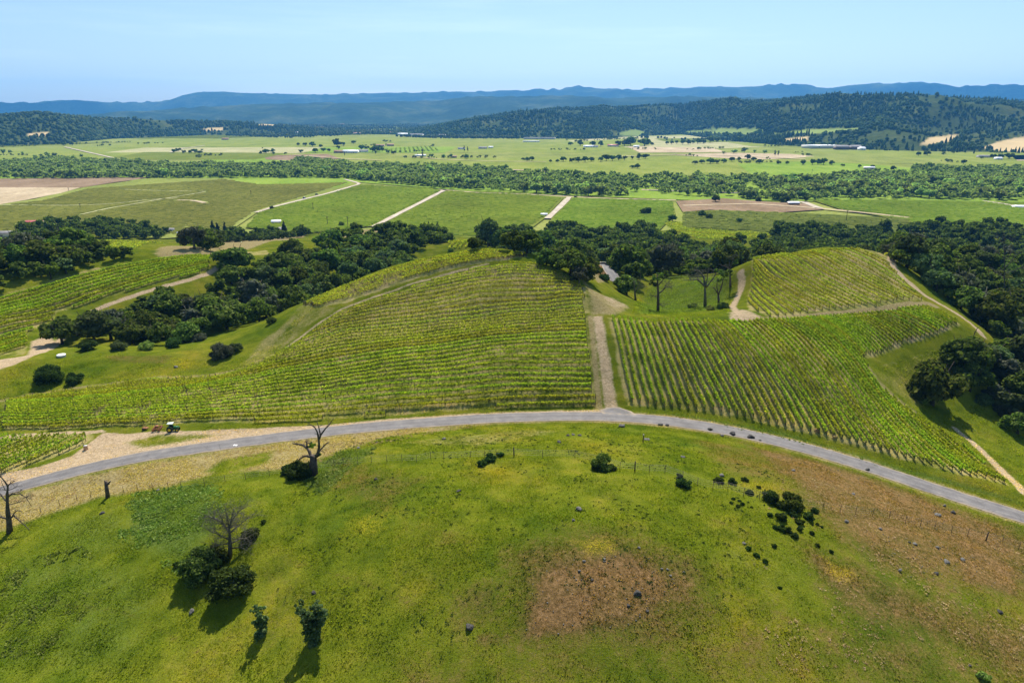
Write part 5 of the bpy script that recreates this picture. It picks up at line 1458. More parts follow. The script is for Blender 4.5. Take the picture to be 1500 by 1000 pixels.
drawn_tree('dead_tree', 1053, 451, [
 (zr([(1210, 690), (1210, 600), (1205, 560)], 1210, 690), 0.45, 0.35), (zr([(1205, 570), (1180, 520), (1150, 500)], 1210, 690), 0.24, 0.08), (zr([(1208, 565), (1230, 510), (1245, 460), (1250, 420)], 1210, 690), 0.27, 0.08), (zr([(1200, 550), (1190, 480), (1200, 420)], 1210, 690), 0.21, 0.08)],
 'half dead oak with a leafy green crown next to the forked one', ymin=170, twigs=4, twig_len=1.2, seed=18, leafy=[(2, -43, 2.4, 'oak'), (8, -50, 2.0, 'oak'), (-3, -52, 1.8, 'oak')])
drawn_tree('dead_tree', 1070, 420, [
 (zr([(1305, 500), (1305, 420), (1300, 340), (1295, 270)], 1305, 500), 0.45, 0.24), (zr([(1300, 330), (1320, 270), (1330, 240)], 1305, 500), 0.20, 0.06), (zr([(1300, 340), (1250, 310), (1220, 305)], 1305, 500), 0.15, 0.06)],
 'thin dark half dead tree beside the curved dirt path', ymin=170, twigs=9, twig_len=1.5, seed=20, leafy=[(-2, -44, 2.2, 'grey'), (4, -36, 1.7, 'oak')])
drawn_tree('dead_tree', 931, 440, [
 (zr([(440, 600), (440, 530), (430, 480), (425, 420)], 440, 600), 0.42, 0.16), (zr([(430, 490), (415, 410), (405, 390)], 440, 600), 0.15, 0.06), (zr([(440, 520), (480, 440), (490, 390), (480, 350)], 440, 600), 0.18, 0.06), (zr([(440, 510), (500, 470), (550, 480)], 440, 600), 0.14, 0.05)],
 'pale branched dead tree against the hollow wood', mat='greywood', ymin=170, twigs=9, twig_len=1.5, seed=22)
z8 = lambda l: sc5(l, 1115, 290)
drawn_tree('dead_tree', 1423, 508, [
 (z8([(1115, 290), (1100, 260), (1085, 245)]), .22, .14), (z8([(1090, 245), (1040, 235), (1000, 240), (985, 255)]), .14, .04), (z8([(1050, 236), (1030, 215), (1038, 200)]), .1, .04), (z8([(1110, 280), (1130, 230), (1135, 190), (1160, 150), (1178, 140)]), .18, .05), (z8([(1130, 230), (1145, 215)]), .08, .04)],
 'small crooked dead tree at the end of the dirt headland', twigs=3, twig_len=.8, seed=24)
drawn_tree('dead_tree', 1472, 452, [
 ([(0, 0), (0, -30), (-1, -60), (0, -85), (-1, -110)], .45, .14), ([(0, -60), (12, -72), (20, -84)], .14, .04), ([(-1, -75), (-14, -84), (-22, -92)], .13, .04), ([(0, -85), (10, -98), (14, -108)], .1, .03), ([(0, -45), (-12, -52), (-20, -60)], .12, .04), ([(0, -92), (-9, -102), (-12, -110)], .09, .03), ([(0, -52), (14, -56), (24, -60)], .1, .03)],
 'tall grey dead trunk rising through the slope wood', mat='greywood', twigs=14, twig_len=1.9, seed=26, deep=.8, tl=2)

def bush(px, py, r, label, kind=None, ymin=0.0, zs=1.0, grp=None, name='bush', cat='bush', seed=None, dens=1.0, leaf=.22):
    p, s = mpp(px, py, ymin)
    R = r * s
    rg = np.random.default_rng(int(px * 7 + py * 3))
    root = empty(name, (p[0], p[1], p[2] - .1), label, cat, grp)
    n = int(min(5200, (160 + 260 * R * R) * dens))
    V, F = crown_np(rg, R, R * .05, R * 1.1 * zs, 16 + int(R * 8), n * 3, leaf * .75, True, .9)
    mobj('foliage', mesh_np('foliage', V, merge_faces(F), M[kind or 'shrub']), root)
    mb = MB()
    for i in range(4):
        th = i * 1.6 + rg.random(); mb.tube([(0, 0, -.3), (cos(th) * R * .2, sin(th) * R * .2, R * .4), (cos(th) * R * .5, sin(th) * R * .5, R * .9 * zs)], [.05 + .03 * R, .04, .02], 5)
    mb.build('stems', M['bark'], root)
    return root
bush(441, 698, 20, 'dense dark bush at the foot of the gnarled dead oak', leaf=.3)
bush(424, 694, 12, 'low dark bush left of the bush under the gnarled oak', leaf=.3)
bush(293, 844, 33, 'large dark bush, left one under the grey leafless tree', 'oak', leaf=.34)
bush(318, 822, 20, 'dark bush between the large bush and the bare trunk', 'oak', leaf=.32)
bush(341, 872, 33, 'big round bush with lit top and long shadow', 'shrub', zs=1.15, leaf=.34)
bush(366, 788, 14, 'round dark brush heap beside the grey leafless tree', 'oak', leaf=.24)
bush(386, 765, 4, 'tiny bush just beyond the round brush heap')
bush(259, 830, 6, 'small bush at the shadow side of the large dark bush')
bush(881, 686, 17, 'round dark bush alone on the knoll below the fence', 'oak', zs=1.1, leaf=.3)
bush(874, 688, 8, 'small green bush in front of the lone round bush', 'shrub')
bush(895, 688, 8, 'small green bush at the right foot of the lone round bush', 'shrub')
bush(706, 682, 8, 'low bush, lower left one of the pair on the fence line'); bush(718, 675, 10, 'low bush, middle one on the fence line'); bush(733, 668, 6, 'low bush at the right of the fence line group')
bush(1001, 713, 12, 'round shrub on the open grass right of the lone bush')
bush(995, 700, 6, 'thin grey shrub on top of the round shrub', 'grey')
bush(1052, 707, 8, 'small round shrub beside a pale boulder'); bush(1073, 708, 7, 'small round shrub, middle of the three along the fence'); bush(1091, 705, 6, 'small upright shrub, last of the three along the fence')
bush(1098, 723, 6, 'small shrub left of the big shrub cluster'); bush(1111, 715, 3.5, 'tiny shrub above the big shrub cluster')
bush(1160, 745, 19, 'largest shrub of the cluster on the right of the knoll', 'oak', leaf=.3)
bush(1127, 733, 14, 'broad shrub at the left of the cluster'); bush(1140, 742, 8, 'shrub tucked under the broad left shrub of the cluster')
for i, (x, y, r, l) in enumerate([(1128, 756, 5, 'small shrub at the lower left of the cluster'), (1144, 760, 9, 'rounded shrub directly below the largest one'), (1162, 755, 7, 'small shrub close under the largest one'), (1184, 760, 9, 'rounded shrub at the right of the cluster'), (1171, 766, 7, 'shrub left of the rounded right one'), (1193, 750, 6, 'outermost small shrub on the right of the cluster'), (1136, 773, 4, 'tiny shrub at the lower left tip of the cluster'), (1146, 776, 7, 'shrub in the bottom row of the cluster, left'), (1154, 780, 7, 'shrub in the bottom row of the cluster, middle'), (1163, 786, 6, 'lowest shrub of the whole cluster'), (1172, 776, 5, 'little shrub in the gap above the lowest one'), (1189, 768, 2.6, 'tiny shrub right below the cluster, left'), (1197, 768, 2.6, 'tiny shrub right below the cluster, middle'), (1203, 772, 2.6, 'tiny shrub right below the cluster, right'), (1189, 782, 4, 'small dark shrub below the tiny row'),
    (1096, 805, 5, 'small shrub beside a stone on the lower knoll'), (1108, 814, 5, 'second small shrub of the diagonal line on the lower knoll'), (1121, 823, 4, 'last small shrub of the diagonal line'), (1134, 800, 4, 'single small shrub between cluster and diagonal line'), (1197, 800, 4, 'small shrub near the yellow flowers'), (1217, 808, 3.5, 'small shrub right above the yellow flowers'), (1142, 861, 3, 'tiny lone shrub far down the knoll'),
    (1074, 731, 2.6, 'tiny sapling shrub, topmost of the loose six'), (1071, 737, 2.6, 'tiny sapling shrub, leftmost of the loose six'), (1081, 742, 3.2, 'tiny sapling shrub, lowest of the loose six'), (1087, 739, 3.4, 'tiny sapling shrub, widest of the loose six'), (1083, 734, 2.4, 'tiny sapling shrub in the middle of the loose six'), (1101, 743, 2.6, 'tiny sapling shrub, set apart from the loose six'), (1023, 754, 2.4, 'tiny twin seedling on the open knoll')]):
    bush(x, y, r, l)
bush(1440, 996, 11, 'green bush at the bottom edge under the slope', 'herb')
bush(72, 560, 20, 'wide dark bush on the grassy mound', 'shrub', leaf=.3); bush(110, 561, 13, 'dark bush beside the wide one on the mound', 'shrub', leaf=.3)
bush(326, 524, 18, 'loose pale shrub at the end of the mound gully', 'grey', zs=1.0, leaf=.3); bush(345, 515, 11, 'small loose shrub right of the pale gully shrub', 'pale', leaf=.3)
bush(398, 473, 8, 'round dark bush at the corner of the dry headland', 'oak')
bush(660, 370, 5, 'tiny round bush at the far vine rows', 'oak', 300)
for i, (x, y, r, k, l) in enumerate([(130, 512, 14, 'shrub', 'low shrub in the lit fringe of the gully, leftmost'), (175, 512, 13, 'pale', 'pale shrub in the lit fringe of the gully'), (215, 512, 12, 'herb', 'herby shrub in the lit fringe of the gully'), (255, 508, 13, 'shrub', 'low shrub at the right of the gully fringe'), (290, 500, 12, 'grey', 'grey shrub at the last corner of the gully'), (1350, 588, 12, 'herb', 'pale shrub at the foot of the spreading oak'), (1335, 575, 8, 'herb', 'small pale shrub left of the spreading oak'), (1440, 590, 14, 'pale', 'light shrub under the shaded slope wood'), (1470, 606, 16, 'grey', 'grey twiggy shrub under the slope wood'), (1495, 612, 14, 'shrub', 'dark shrub at the meadow edge under the wood'),
    (1060, 452, 10, 'herb', 'grey-green weeds under the half dead oak'), (1015, 452, 9, 'herb', 'weeds left of the forked dead oak'), (1040, 455, 8, 'herb', 'weeds at the foot of the forked dead oak'), (905, 418, 8, 'shrub', 'shrub at the hollow edge under the paved lane'), (885, 410, 9, 'shrub', 'dense shrub above the hollow edge')]):
    bush(x, y, r, l, k, 150 if y < 560 else 0, zs=.8, leaf=.28)

# small leafy saplings with long shadows
def sapling(px, py, h, w, n, label):
    p, s = mpp(px, py); sv = s / cos(PITCH + atan((py - 500) / 1000))
    rg = np.random.default_rng(px); root = empty('sapling', tuple(p), label, 'sapling')
    st = MB(); Vs = []; Fs = []; m = 0
    Hh = h * sv
    for i in range(n):
        a = (i + .5) / n * 2 - 1; e = np.array([a * w * s * .85, rg.normal() * .6, Hh * rg.uniform(.75, 1) * (1 - .25 * (1 - abs(a)))])
        mid = e * np.array([.45, .6, .5]); pts = smooth_path(resample(np.array([(0, 0, -.3), mid, e]), .3), 3)
        st.tube(pts, np.linspace(.05, .015, len(pts)), 4)
        for q in range(9):
            f = .12 + .88 * (q / 8); c = pts[int(f * (len(pts) - 1))] + rg.normal(0, .2, 3)
            r = (.62 + .45 * rg.random()) * (1.1 - .25 * f)
            V, F = crown_np(rg, r, -.4, .4, 6, 110, .24, False, 1.1); V = V + c
            Vs.append(V); Fs += [f_ + m for f_ in F]; m += len(V)
    st.build('stems', M['bark'], root); mobj('foliage', mesh_np('foliage', np.vstack(Vs), merge_faces(Fs), M['sapling']), root)
sapling(384, 926, 40, 8, 4, 'slim pale green sapling between the big bush and the wider one')
sapling(461, 938, 52, 25, 8, 'spreading many-stemmed pale green sapling near the bottom')

# rocks
def rock_mesh(seed, dark):
    rg = np.random.default_rng(seed); V, F = ICO3
    V = V.copy()
    n1 = fbm(V[:, 0] * 2 + V[:, 2], V[:, 1] * 2 - V[:, 2], 1.3, 3, seed) - .5
    V = V * (1 + n1[:, None] * .9)
    for _ in range(5):
        d = rg.normal(size=3); d /= np.linalg.norm(d); q = V @ d; lim = .55 + .2 * rg.random()
        V = V - np.maximum(0, q - lim)[:, None] * d
    V *= np.array([1, .75 + .2 * rg.random(), .6 + .15 * rg.random()])
    return mesh_np('rock', V, F, M['rock_dark' if dark else 'rock'], False)
RK = [rock_mesh(400 + i, i % 2 == 1) for i in range(6)]
ROCKS = [(911, 625, 7, 0, 'boulder on the grass just below the dirt track mouth'), (967, 622, 5, 0, 'pale stone, left of a pair under the road edge'), (977, 623, 4, 1, 'stone, right of the pair under the road edge'), (1040, 629, 5, 1, 'dark upright boulder close to the road edge'), (1058, 638, 4, 0, 'small pale boulder between the dark ones near the road'), (1073, 636, 7, 1, 'broad dark boulder near the road edge'), (1100, 641, 7, 1, 'dark boulder with a pale base near the road edge'), (1113, 645, 3, 0, 'small pale stone right of the dark boulder by the road'), (832, 638, 4, 1, 'dark stone, left of a row on the dry grass'), (840, 637, 4, 0, 'pale stone in the row on the dry grass'), (849, 638, 4, 1, 'stone, right of the row on the dry grass'), (819, 649, 5, 0, 'pale weathered stone in the dry grass'), (650, 643, 4.5, 0, 'flat pale stone near the road on the left of the knoll'), (525, 657, 4, 0, 'grey stone near the gnarled oak'), (552, 648, 3, 1, 'dark stone at the grass edge by the road'), (551, 702, 4, 1, 'dark stone with a pale side on the upper knoll'), (848, 746, 6, 0, 'bluish grey boulder in the middle of the knoll'), (840, 762, 4, 0, 'low pale stone beneath the bluish boulder'), (1000, 670, 5, 0, 'pale flat rocks above the round shrub'), (1057, 697, 5, 0, 'pale boulder behind the small round shrub'), (1270, 688, 5, 0, 'grey-green stone near the road on the right'), (1396, 751, 4.5, 1, 'dark low stone near the road on the reddish slope'), (1374, 755, 6, 0, 'grey flat rock on the reddish slope'), (1383, 741, 3.5, 0, 'small grey rock by the road on the reddish slope'), (1162, 689, 4, 0, 'small pale rocks on the brown grass'), (1250, 724, 4, 0, 'pale rock by the fence on the brown slope'), (1240, 764, 5, 0, 'flat pale rocks under the right fence'), (1290, 775, 4, 0, 'dark and pale stone below the fence'), (1340, 797, 4.5, 0, 'grey stone with a shadow on the reddish slope'), (1332, 794, 3, 1, 'little dark stone beside the grey one on the slope'), (1386, 823, 6.5, 0, 'large grey boulder on the right slope'), (1410, 820, 5, 0, 'flat grey boulder right of the large one'), (1372, 840, 5, 1, 'dark low boulder on the right slope'), (1318, 835, 4, 0, 'pale greenish stone on the right slope'), (1373, 802, 4, 0, 'faint grey stone above the large boulder'), (1464, 896, 6, 1, 'dark boulder among weeds on the lower right'), (1090, 796, 4, 0, 'pale stone above the small lower shrub'), (687, 919, 9, 1, 'big dark boulder left of the bare earth patch'), (855, 822, 4, 0, 'grey-green stone on top of the bare patch'), (849, 836, 3.5, 0, 'pale stone near the top of the bare patch'), (867, 849, 3.5, 1, 'dark stone in the middle of the bare patch'), (796, 867, 3, 1, 'small dark stone on the left of the bare patch'), (934, 869, 7, 1, 'largest dark rock on the right of the bare patch'), (920, 887, 4.5, 1, 'black stone lower right on the bare patch'), (948, 895, 4.5, 1, 'dark standing stone at the right edge of the bare patch'), (885, 819, 3.5, 0, 'pale stone beside the yellow flowers on top of the patch'), (936, 802, 3, 0, 'small pale stone at the upper tip of the bare patch'), (978, 834, 3.5, 0, 'pale stone of a trio at the upper right of the patch'), (970, 833, 3, 0, 'smaller pale stone of the upper right trio'), (982, 843, 3, 0, 'lowest stone of the upper right trio'), (281, 896, 6, 0, 'flat brownish stone in the grass beside the long shadow'), (460, 868, 5, 1, 'dark earthy rock above the spreading sapling'), (672, 720, 5, 1, 'dark low stones in the middle of the grass'), (1002, 838, 2.5, 0, 'tiny pale stone right of the trio'), (231, 718, 4, 0, 'grey stone at the fence left of the oak'), (948, 645, 6, 0, 'pale slab leaning by the iron post on the knoll'), (258, 538, 4, 0, 'pale stone on the grassy mound'), (150, 752, 5, 1, 'mossy dark rock below the burnt stub'), (1420, 975, 4, 1, 'dark rock at the bottom right edge')]
for i, (px, py, r, dk, lb) in enumerate(ROCKS):
    p, s = mpp(px, py)
    o = mobj('rock', RK[(i * 2) % 6 + dk if (i * 2) % 6 + dk < 6 else dk], None, (p[0], p[1], p[2] + r * s * .12))
    q = r * s * .8; o.scale = (q, q, q * (.9 + .3 * random.random())); o.rotation_euler = (random.uniform(-.2, .2), random.uniform(-.2, .2), random.random() * 6.28)
    tag(o, lb, 'rock')
# scattered rubble on the bare ground
rg = np.random.default_rng(5); Vs = []; Fs = []; n = 0
for poly, cnt in ((castp([(772, 850), (850, 812), (940, 810), (1000, 850), (990, 890), (930, 925), (770, 938)]), 420), (castp([(1110, 660), (1290, 700), (1500, 800), (1500, 868), (1380, 800), (1250, 745)]), 420), (castp([(1280, 780), (1420, 800), (1470, 870), (1330, 850)]), 260)):
    x0, y0 = poly[:, :2].min(0); x1, y1 = poly[:, :2].max(0)
    X = x0 + rg.random(cnt) * (x1 - x0); Y = y0 + rg.random(cnt) * (y1 - y0); k = pip(X, Y, poly) > 0
    for x, y in zip(X[k], Y[k]):
        r = .035 + .10 * rg.random() ** 3; v = ICO1[0] * r * (1 + .4 * rg.normal(size=(len(ICO1[0]), 1)) * .5) * np.array([1, 1, .7]) + np.array([x, y, float(H(x, y)) + r * .2])
        Vs.append(v); Fs.append(ICO1[1] + n); n += len(v)
tag(mobj('stone_rubble', mesh_np('stone_rubble', np.vstack(Vs), np.vstack(Fs), M['rock'])), 'loose small stones strewn over the bare reddish ground', 'rubble', kind='stuff')

# iron post beside the pale slab
p, s = mpp(942, 648)
r = empty('iron_post', tuple(p), 'short dark pipe post with a pale cap beside a slab on the knoll', 'post')
mb = MB(); mb.tube([(0, 0, -.3), (0, 0, .9), (0, 0, 1.75)], [.12, .11, .11], 8); mb.build('post', M['rust_post'], r)
mb = MB(); mb.tube([(0, 0, 1.75), (0, 0, 1.88), (0, 0, 1.98)], [.15, .15, .08], 8); mb.build('cap', M['offwhite'], r)

# wire fence across the knoll
FP = [(60, 752), (88, 742), (113, 734), (133, 728), (182, 722), (202, 719), (224, 717), (247, 716), (266, 715), (300, 711), (330, 706), (360, 702), (395, 697), (425, 693), (490, 684), (503, 681), (524, 680), (544, 678), (567, 677), (589, 676), (610, 677), (631, 672), (650, 673), (689, 671), (710, 670), (727, 669), (753, 668), (795, 670), (842, 670), (875, 678), (908, 688), (930, 689), (951, 692), (974, 692), (1000, 702), (1021, 711), (1044, 717), (1066, 718), (1089, 726), (1112, 731), (1140, 738), (1175, 742), (1205, 747), (1230, 751), (1253, 754), (1278, 755), (1302, 760), (1326, 767), (1348, 770), (1369, 774), (1393, 781), (1417, 785), (1444, 792), (1468, 796), (1492, 804), (1520, 812)]
fp = castp(FP)
root = empty('wire_fence', tuple(fp[0]), 'rusty post and wire fence running across the grassy knoll', 'fence')
pm = MB(); pm.tube([(0, 0, -.3), (0, 0, .8), (0, 0, 1.62)], [.05, .046, .042], 5); PM = pm.mesh('post', M['rust_post'])
pm = MB(); pm.tube([(0, 0, -.3), (0, 0, .8), (0, 0, 1.9)], [.12, .11, .1], 7); PW = pm.mesh('post', M['stake'])
wm = MB()
for i, q in enumerate(fp):
    o = mobj('post', PW if FP[i][0] in (753, 930, 1444) else PM, root, tuple(q - fp[0])); o.rotation_euler = (random.uniform(-.05, .05), random.uniform(-.05, .05), 0)
for hgt in (.45, .85, 1.25, 1.55):
    wm.tube(fp - fp[0] + np.array([0, 0, hgt]), .012, 3, False)
wm.build('wire', M['wire'], root)

# tractor with an orange-brown implement
p, s = mpp(254, 631)
def at_rot(o, rz): o.rotation_euler = (0, 0, rz)
tr = empty('tractor', tuple(p), 'green tractor with white canopy parked at the vineyard edge', 'tractor', None, 0, .8); at_rot(tr, radians(8))
mb = MB(); mb.box((.85, 0, 1.15), (1.5, .75, .62), top=.9); mb.box((1.62, 0, 1.08), (.12, .7, .5)); mb.build('hood', M['green_paint'], tr)
mb = MB(); mb.box((.2, 0, .72), (2.4, .5, .35)); mb.box((1.3, 0, .55), (.3, 1.1, .2)); mb.tube([(-.75, -.85, .8), (-.75, .85, .8)], .12, 8); mb.build('chassis', M['black'], tr)
for sy in (-1, 1):
    w = empty_w = MB(); w.disc((-.75, sy * .85, .8), (0, 1, 0), .82, .45, 20); wo_ = w.build('rear_wheel', M['tyre'], tr)
    w = MB(); w.disc((-.75, sy * (.85 + .17), .8), (0, 1, 0), .42, .16, 14); w.build('rim', M['yellow_paint'], wo_)
    w = MB(); w.disc((1.3, sy * .72, .5), (0, 1, 0), .5, .3, 18); wo_ = w.build('front_wheel', M['tyre'], tr)
    w = MB(); w.disc((1.3, sy * (.72 + .11), .5), (0, 1, 0), .25, .12, 12); w.build('rim', M['yellow_paint'], wo_)
    f = MB(); f.tube([(-1.45, sy * .85, 1.25), (-1.2, sy * .85, 1.62), (-.75, sy * .85, 1.74), (-.3, sy * .85, 1.62), (-.05, sy * .85, 1.3)], .13, 6); f.build('fender', M['green_paint'], tr)
    for x in (-1.15, .05):
        c = MB(); c.tube([(x, sy * .55, 1.1), (x, sy * .55, 2.5)], .035, 6); c.build('canopy_post', M['black'], tr)
mb = MB(); mb.box((-.55, 0, 2.55), (1.75, 1.45, .12), top=.88); mb.build('canopy', M['canopy'], tr)
mb = MB(); mb.box((-.7, 0, 1.15), (.5, .5, .12)); mb.box((-.98, 0, 1.45), (.1, .5, .55)); mb.build('seat', M['black'], tr)
mb = MB(); mb.tube([(.15, 0, 1.3), (-.15, 0, 1.62)], .03, 6); th = np.linspace(0, 2 * pi, 15); mb.tube(np.column_stack([-.15 + .10 * np.sin(th), .2 * np.cos(th), 1.62 + .14 * np.sin(th)]), .02, 5, False); mb.build('steering_wheel', M['black'], tr)
mb = MB(); mb.tube([(1.1, .2, 1.4), (1.1, .2, 2.1)], .045, 6); mb.build('exhaust', M['black'], tr)
p2, _ = mpp(231, 629)
im = empty('disc_harrow', tuple(p2), 'rusty disc harrow implement hitched behind the green tractor', 'implement'); at_rot(im, radians(8))
mb = MB()
for y in (-.9, .9): mb.box((0, y, .55), (1.9, .1, .12))
for x in (-.85, 0, .85): mb.box((x, 0, .555), (.1, 1.7, .1))
mb.tube([(.95, 0, .6), (1.9, 0, .55)], .06, 6); mb.build('frame', M['rust'], im)
for x in (-.7, .6):
    mb = MB()
    mb.tube([(x, -1.1, .32), (x, 1.1, .32)], .04, 6)
    for y in np.linspace(-1, 1, 8): mb.disc((x, y, .32), (.25, 1, 0), .33, .05, 12)
    mb.build('disc_gang', M['rust'], im)
mb = MB(); mb.box((-.1, 0, .85), (.7, .8, .45), top=.7); mb.build('weight_box', M['rust'], im)
p3, _ = mpp(213, 629)
im = empty('trailer_frame', tuple(p3), 'low dark two-wheeled implement left of the rusty harrow', 'implement')
mb = MB(); mb.box((0, 0, .45), (1.3, .9, .1)); mb.tube([(.6, 0, .45), (1.3, 0, .4)], .04, 5); mb.tube([(-.4, 0, .45), (-.5, 0, 1.1), (.4, 0, 1.0)], .04, 5); mb.build('frame', M['rust'], im)
for sy in (-1, 1):
    w = MB(); w.disc((-.2, sy * .55, .3), (0, 1, 0), .3, .18, 14); w.build('wheel', M['tyre'], im)

# log stump, round trough, white patch on the road, straw clumps
p, s = mpp(126, 658)
r = empty('log_stump', tuple(p), 'short sawn log stump with pale top on the dirt verge', 'log stump')
mb = MB(); mb.tube([(0, 0, -.1), (0, 0, .3), (.03, 0, .85), (.03, 0, .98)], [.5, .46, .44, .43], 12); mb.build('log', M['timber'], r)
mb = MB(); mb.tube([(.03, 0, .982), (.03, 0, 1.0)], [.4, .4], 12); mb.build('cut_face', M['concrete'], r)
p, s = mpp(90, 522)
r = empty('water_trough', tuple(p), 'round white water tank lid on the mound beside the dirt track', 'water tank')
mb = MB(); mb.tube([(0, 0, -.3), (0, 0, .35), (0, 0, .5)], [1.15, 1.15, 1.1], 24); mb.build('tank', M['concrete'], r)
mb = MB(); mb.tube([(0, 0, .5), (0, 0, .58), (0, 0, .72)], [1.22, 1.2, .5], 24); mb.build('lid', M['white'], r)
p, s = mpp(345, 653)
mb = MB(); rg = np.random.default_rng(3)
gx_, gy_ = np.meshgrid(np.linspace(-.4, .4, 6), np.linspace(-.28, .28, 5)); v = np.column_stack([gx_.ravel(), gy_.ravel(), .06 + .12 * rg.random(30)])
i_ = (np.arange(4)[:, None] * 6 + np.arange(5)).ravel(); top_ = np.stack([i_, i_ + 1, i_ + 7, i_ + 6], -1)
v2 = v - np.array([0, 0, .03]); mb.add(np.vstack([v, v2]), np.vstack([top_, top_[:, ::-1] + 30]))
o = mb.build('white_patch', M['white']); o.location = (p[0], p[1], p[2] + .1); tag(o, 'crumpled white patch lying on the asphalt near the dead oak', 'litter')  # crumpled white sheet standing for a white spot of unknown nature
for px, py, lb in [(1198, 632, 'round tuft of dry straw grass at the front vine ends'), (1222, 640, 'second round straw tuft right of the first at the vine ends'), (1393, 672, 'straw tuft among the last front vine rows')]:
    bush(px, py, 4.2, lb, 'straw_clump', name='straw_tuft', cat='grass tuft', leaf=.3)
# collapsed dry hedge bank and weeds along the bowl rim
for px, py in [(1200, 470)]: pass

# ------------------------------------------------------------ buildings, poles, cars in the valley
def house(px, py, wpx, d, h, wall, roof, label, yaw=0.0, ymin=450, name='farm_building', cat='building', flat=False, rise=.35, win=2, Z=None, n=1):
    if Z is None: p = cast(px, py, ymin)[0]
    else: p = np.array([*map(float, pz(px, py, Z)), Z])
    f = project(*p)[2]; w = wpx * f / 1000
    r = empty(name, (p[0], p[1], p[2] - .1), label, cat, None, yaw)
    mb = MB(); mb.box((0, 0, h / 2), (w, d, h)); wl = mb.build('wall', M[wall], r)
    e = .5; rs = rise * d / 2
    if flat: mb = MB(); mb.box((0, 0, h + .25), (w + .6, d + .6, .5))
    else:
        mb = MB(); x = w / 2 + e; y = d / 2 + e
        V = [(-x, -y, h), (x, -y, h), (x, y, h), (-x, y, h), (-x, 0, h + rs + .3), (x, 0, h + rs + .3), (-x, -y, h + .25), (x, -y, h + .25), (x, y, h + .25), (-x, y, h + .25)]
        mb.add(np.array(V) + np.array([0, 0, .02]), [[6, 7, 5, 4], [8, 9, 4, 5], [0, 1, 7, 6], [2, 3, 9, 8], [0, 3, 2, 1]], [[6, 4, 9], [7, 8, 5]])
        mb.add(np.array([V[0], V[3], V[9], V[6], V[1], V[2], V[8], V[7]]) + np.array([0, 0, .02]), [[0, 1, 2, 3], [5, 4, 7, 6]])
    mb.build('roof', M[roof], r)
    for i in range(win):
        x = (i + .5) / win * w - w / 2
        if i == win // 2 and win > 1:
            mb = MB(); mb.box((x, -d / 2 - .04, min(1.2, h * .4)), (min(1.6, w / win * .5), .12, min(2.4, h * .8))); mb.build('door', M['brownwall'], r)
        else:
            mb = MB(); mb.box((x, -d / 2 - .04, h * .55), (min(2.2, w / win * .5), .12, h * .35)); mb.build('window', M['glass'], r)
    return r
house(56, 331, 30, 12, 3.6, 'brownwall', 'redroof', 'low barn with a red metal roof among the oaks', .1, 520)
house(14, 346, 26, 10, 3.0, 'offwhite', 'greyroof', 'pale grey roofed house at the left frame edge below the barn', .15, 450)
house(268, 345, 12, 6, 2.8, 'white', 'whiteroof', 'small white shed beside the compact dark tree', 0, 450)
house(248, 340, 12, 6, 2.8, 'white', 'greyroof', 'small pale shed peeping out between the oak belts', 0, 480)
house(405, 329, 12, 8, 3.4, 'offwhite', 'whiteroof', 'small white roofed house beside the pointed conifer', .2, 500)
house(408, 340, 22, 9, 3.0, 'offwhite', 'greyroof', 'long pale grey roofed house below the white roofed one', .35, 450)
house(783, 350, 14, 8, 3.0, 'tanwall', 'whiteroof', 'house with a bright roof half hidden in the hollow wood', -.2, 400)
house(797, 317, 9, 5, 2.6, 'white', 'whiteroof', 'white farm shed at the start of the short dirt road', 0, 550)
house(1162, 301, 14, 9, 3.4, 'brownwall', 'whiteroof', 'open pole shed on the gravel yard by the river trees', 0, 700)
house(1492, 306, 16, 8, 3.0, 'white', 'whiteroof', 'white shed in the broad vineyard at the right frame edge', 0, 700)
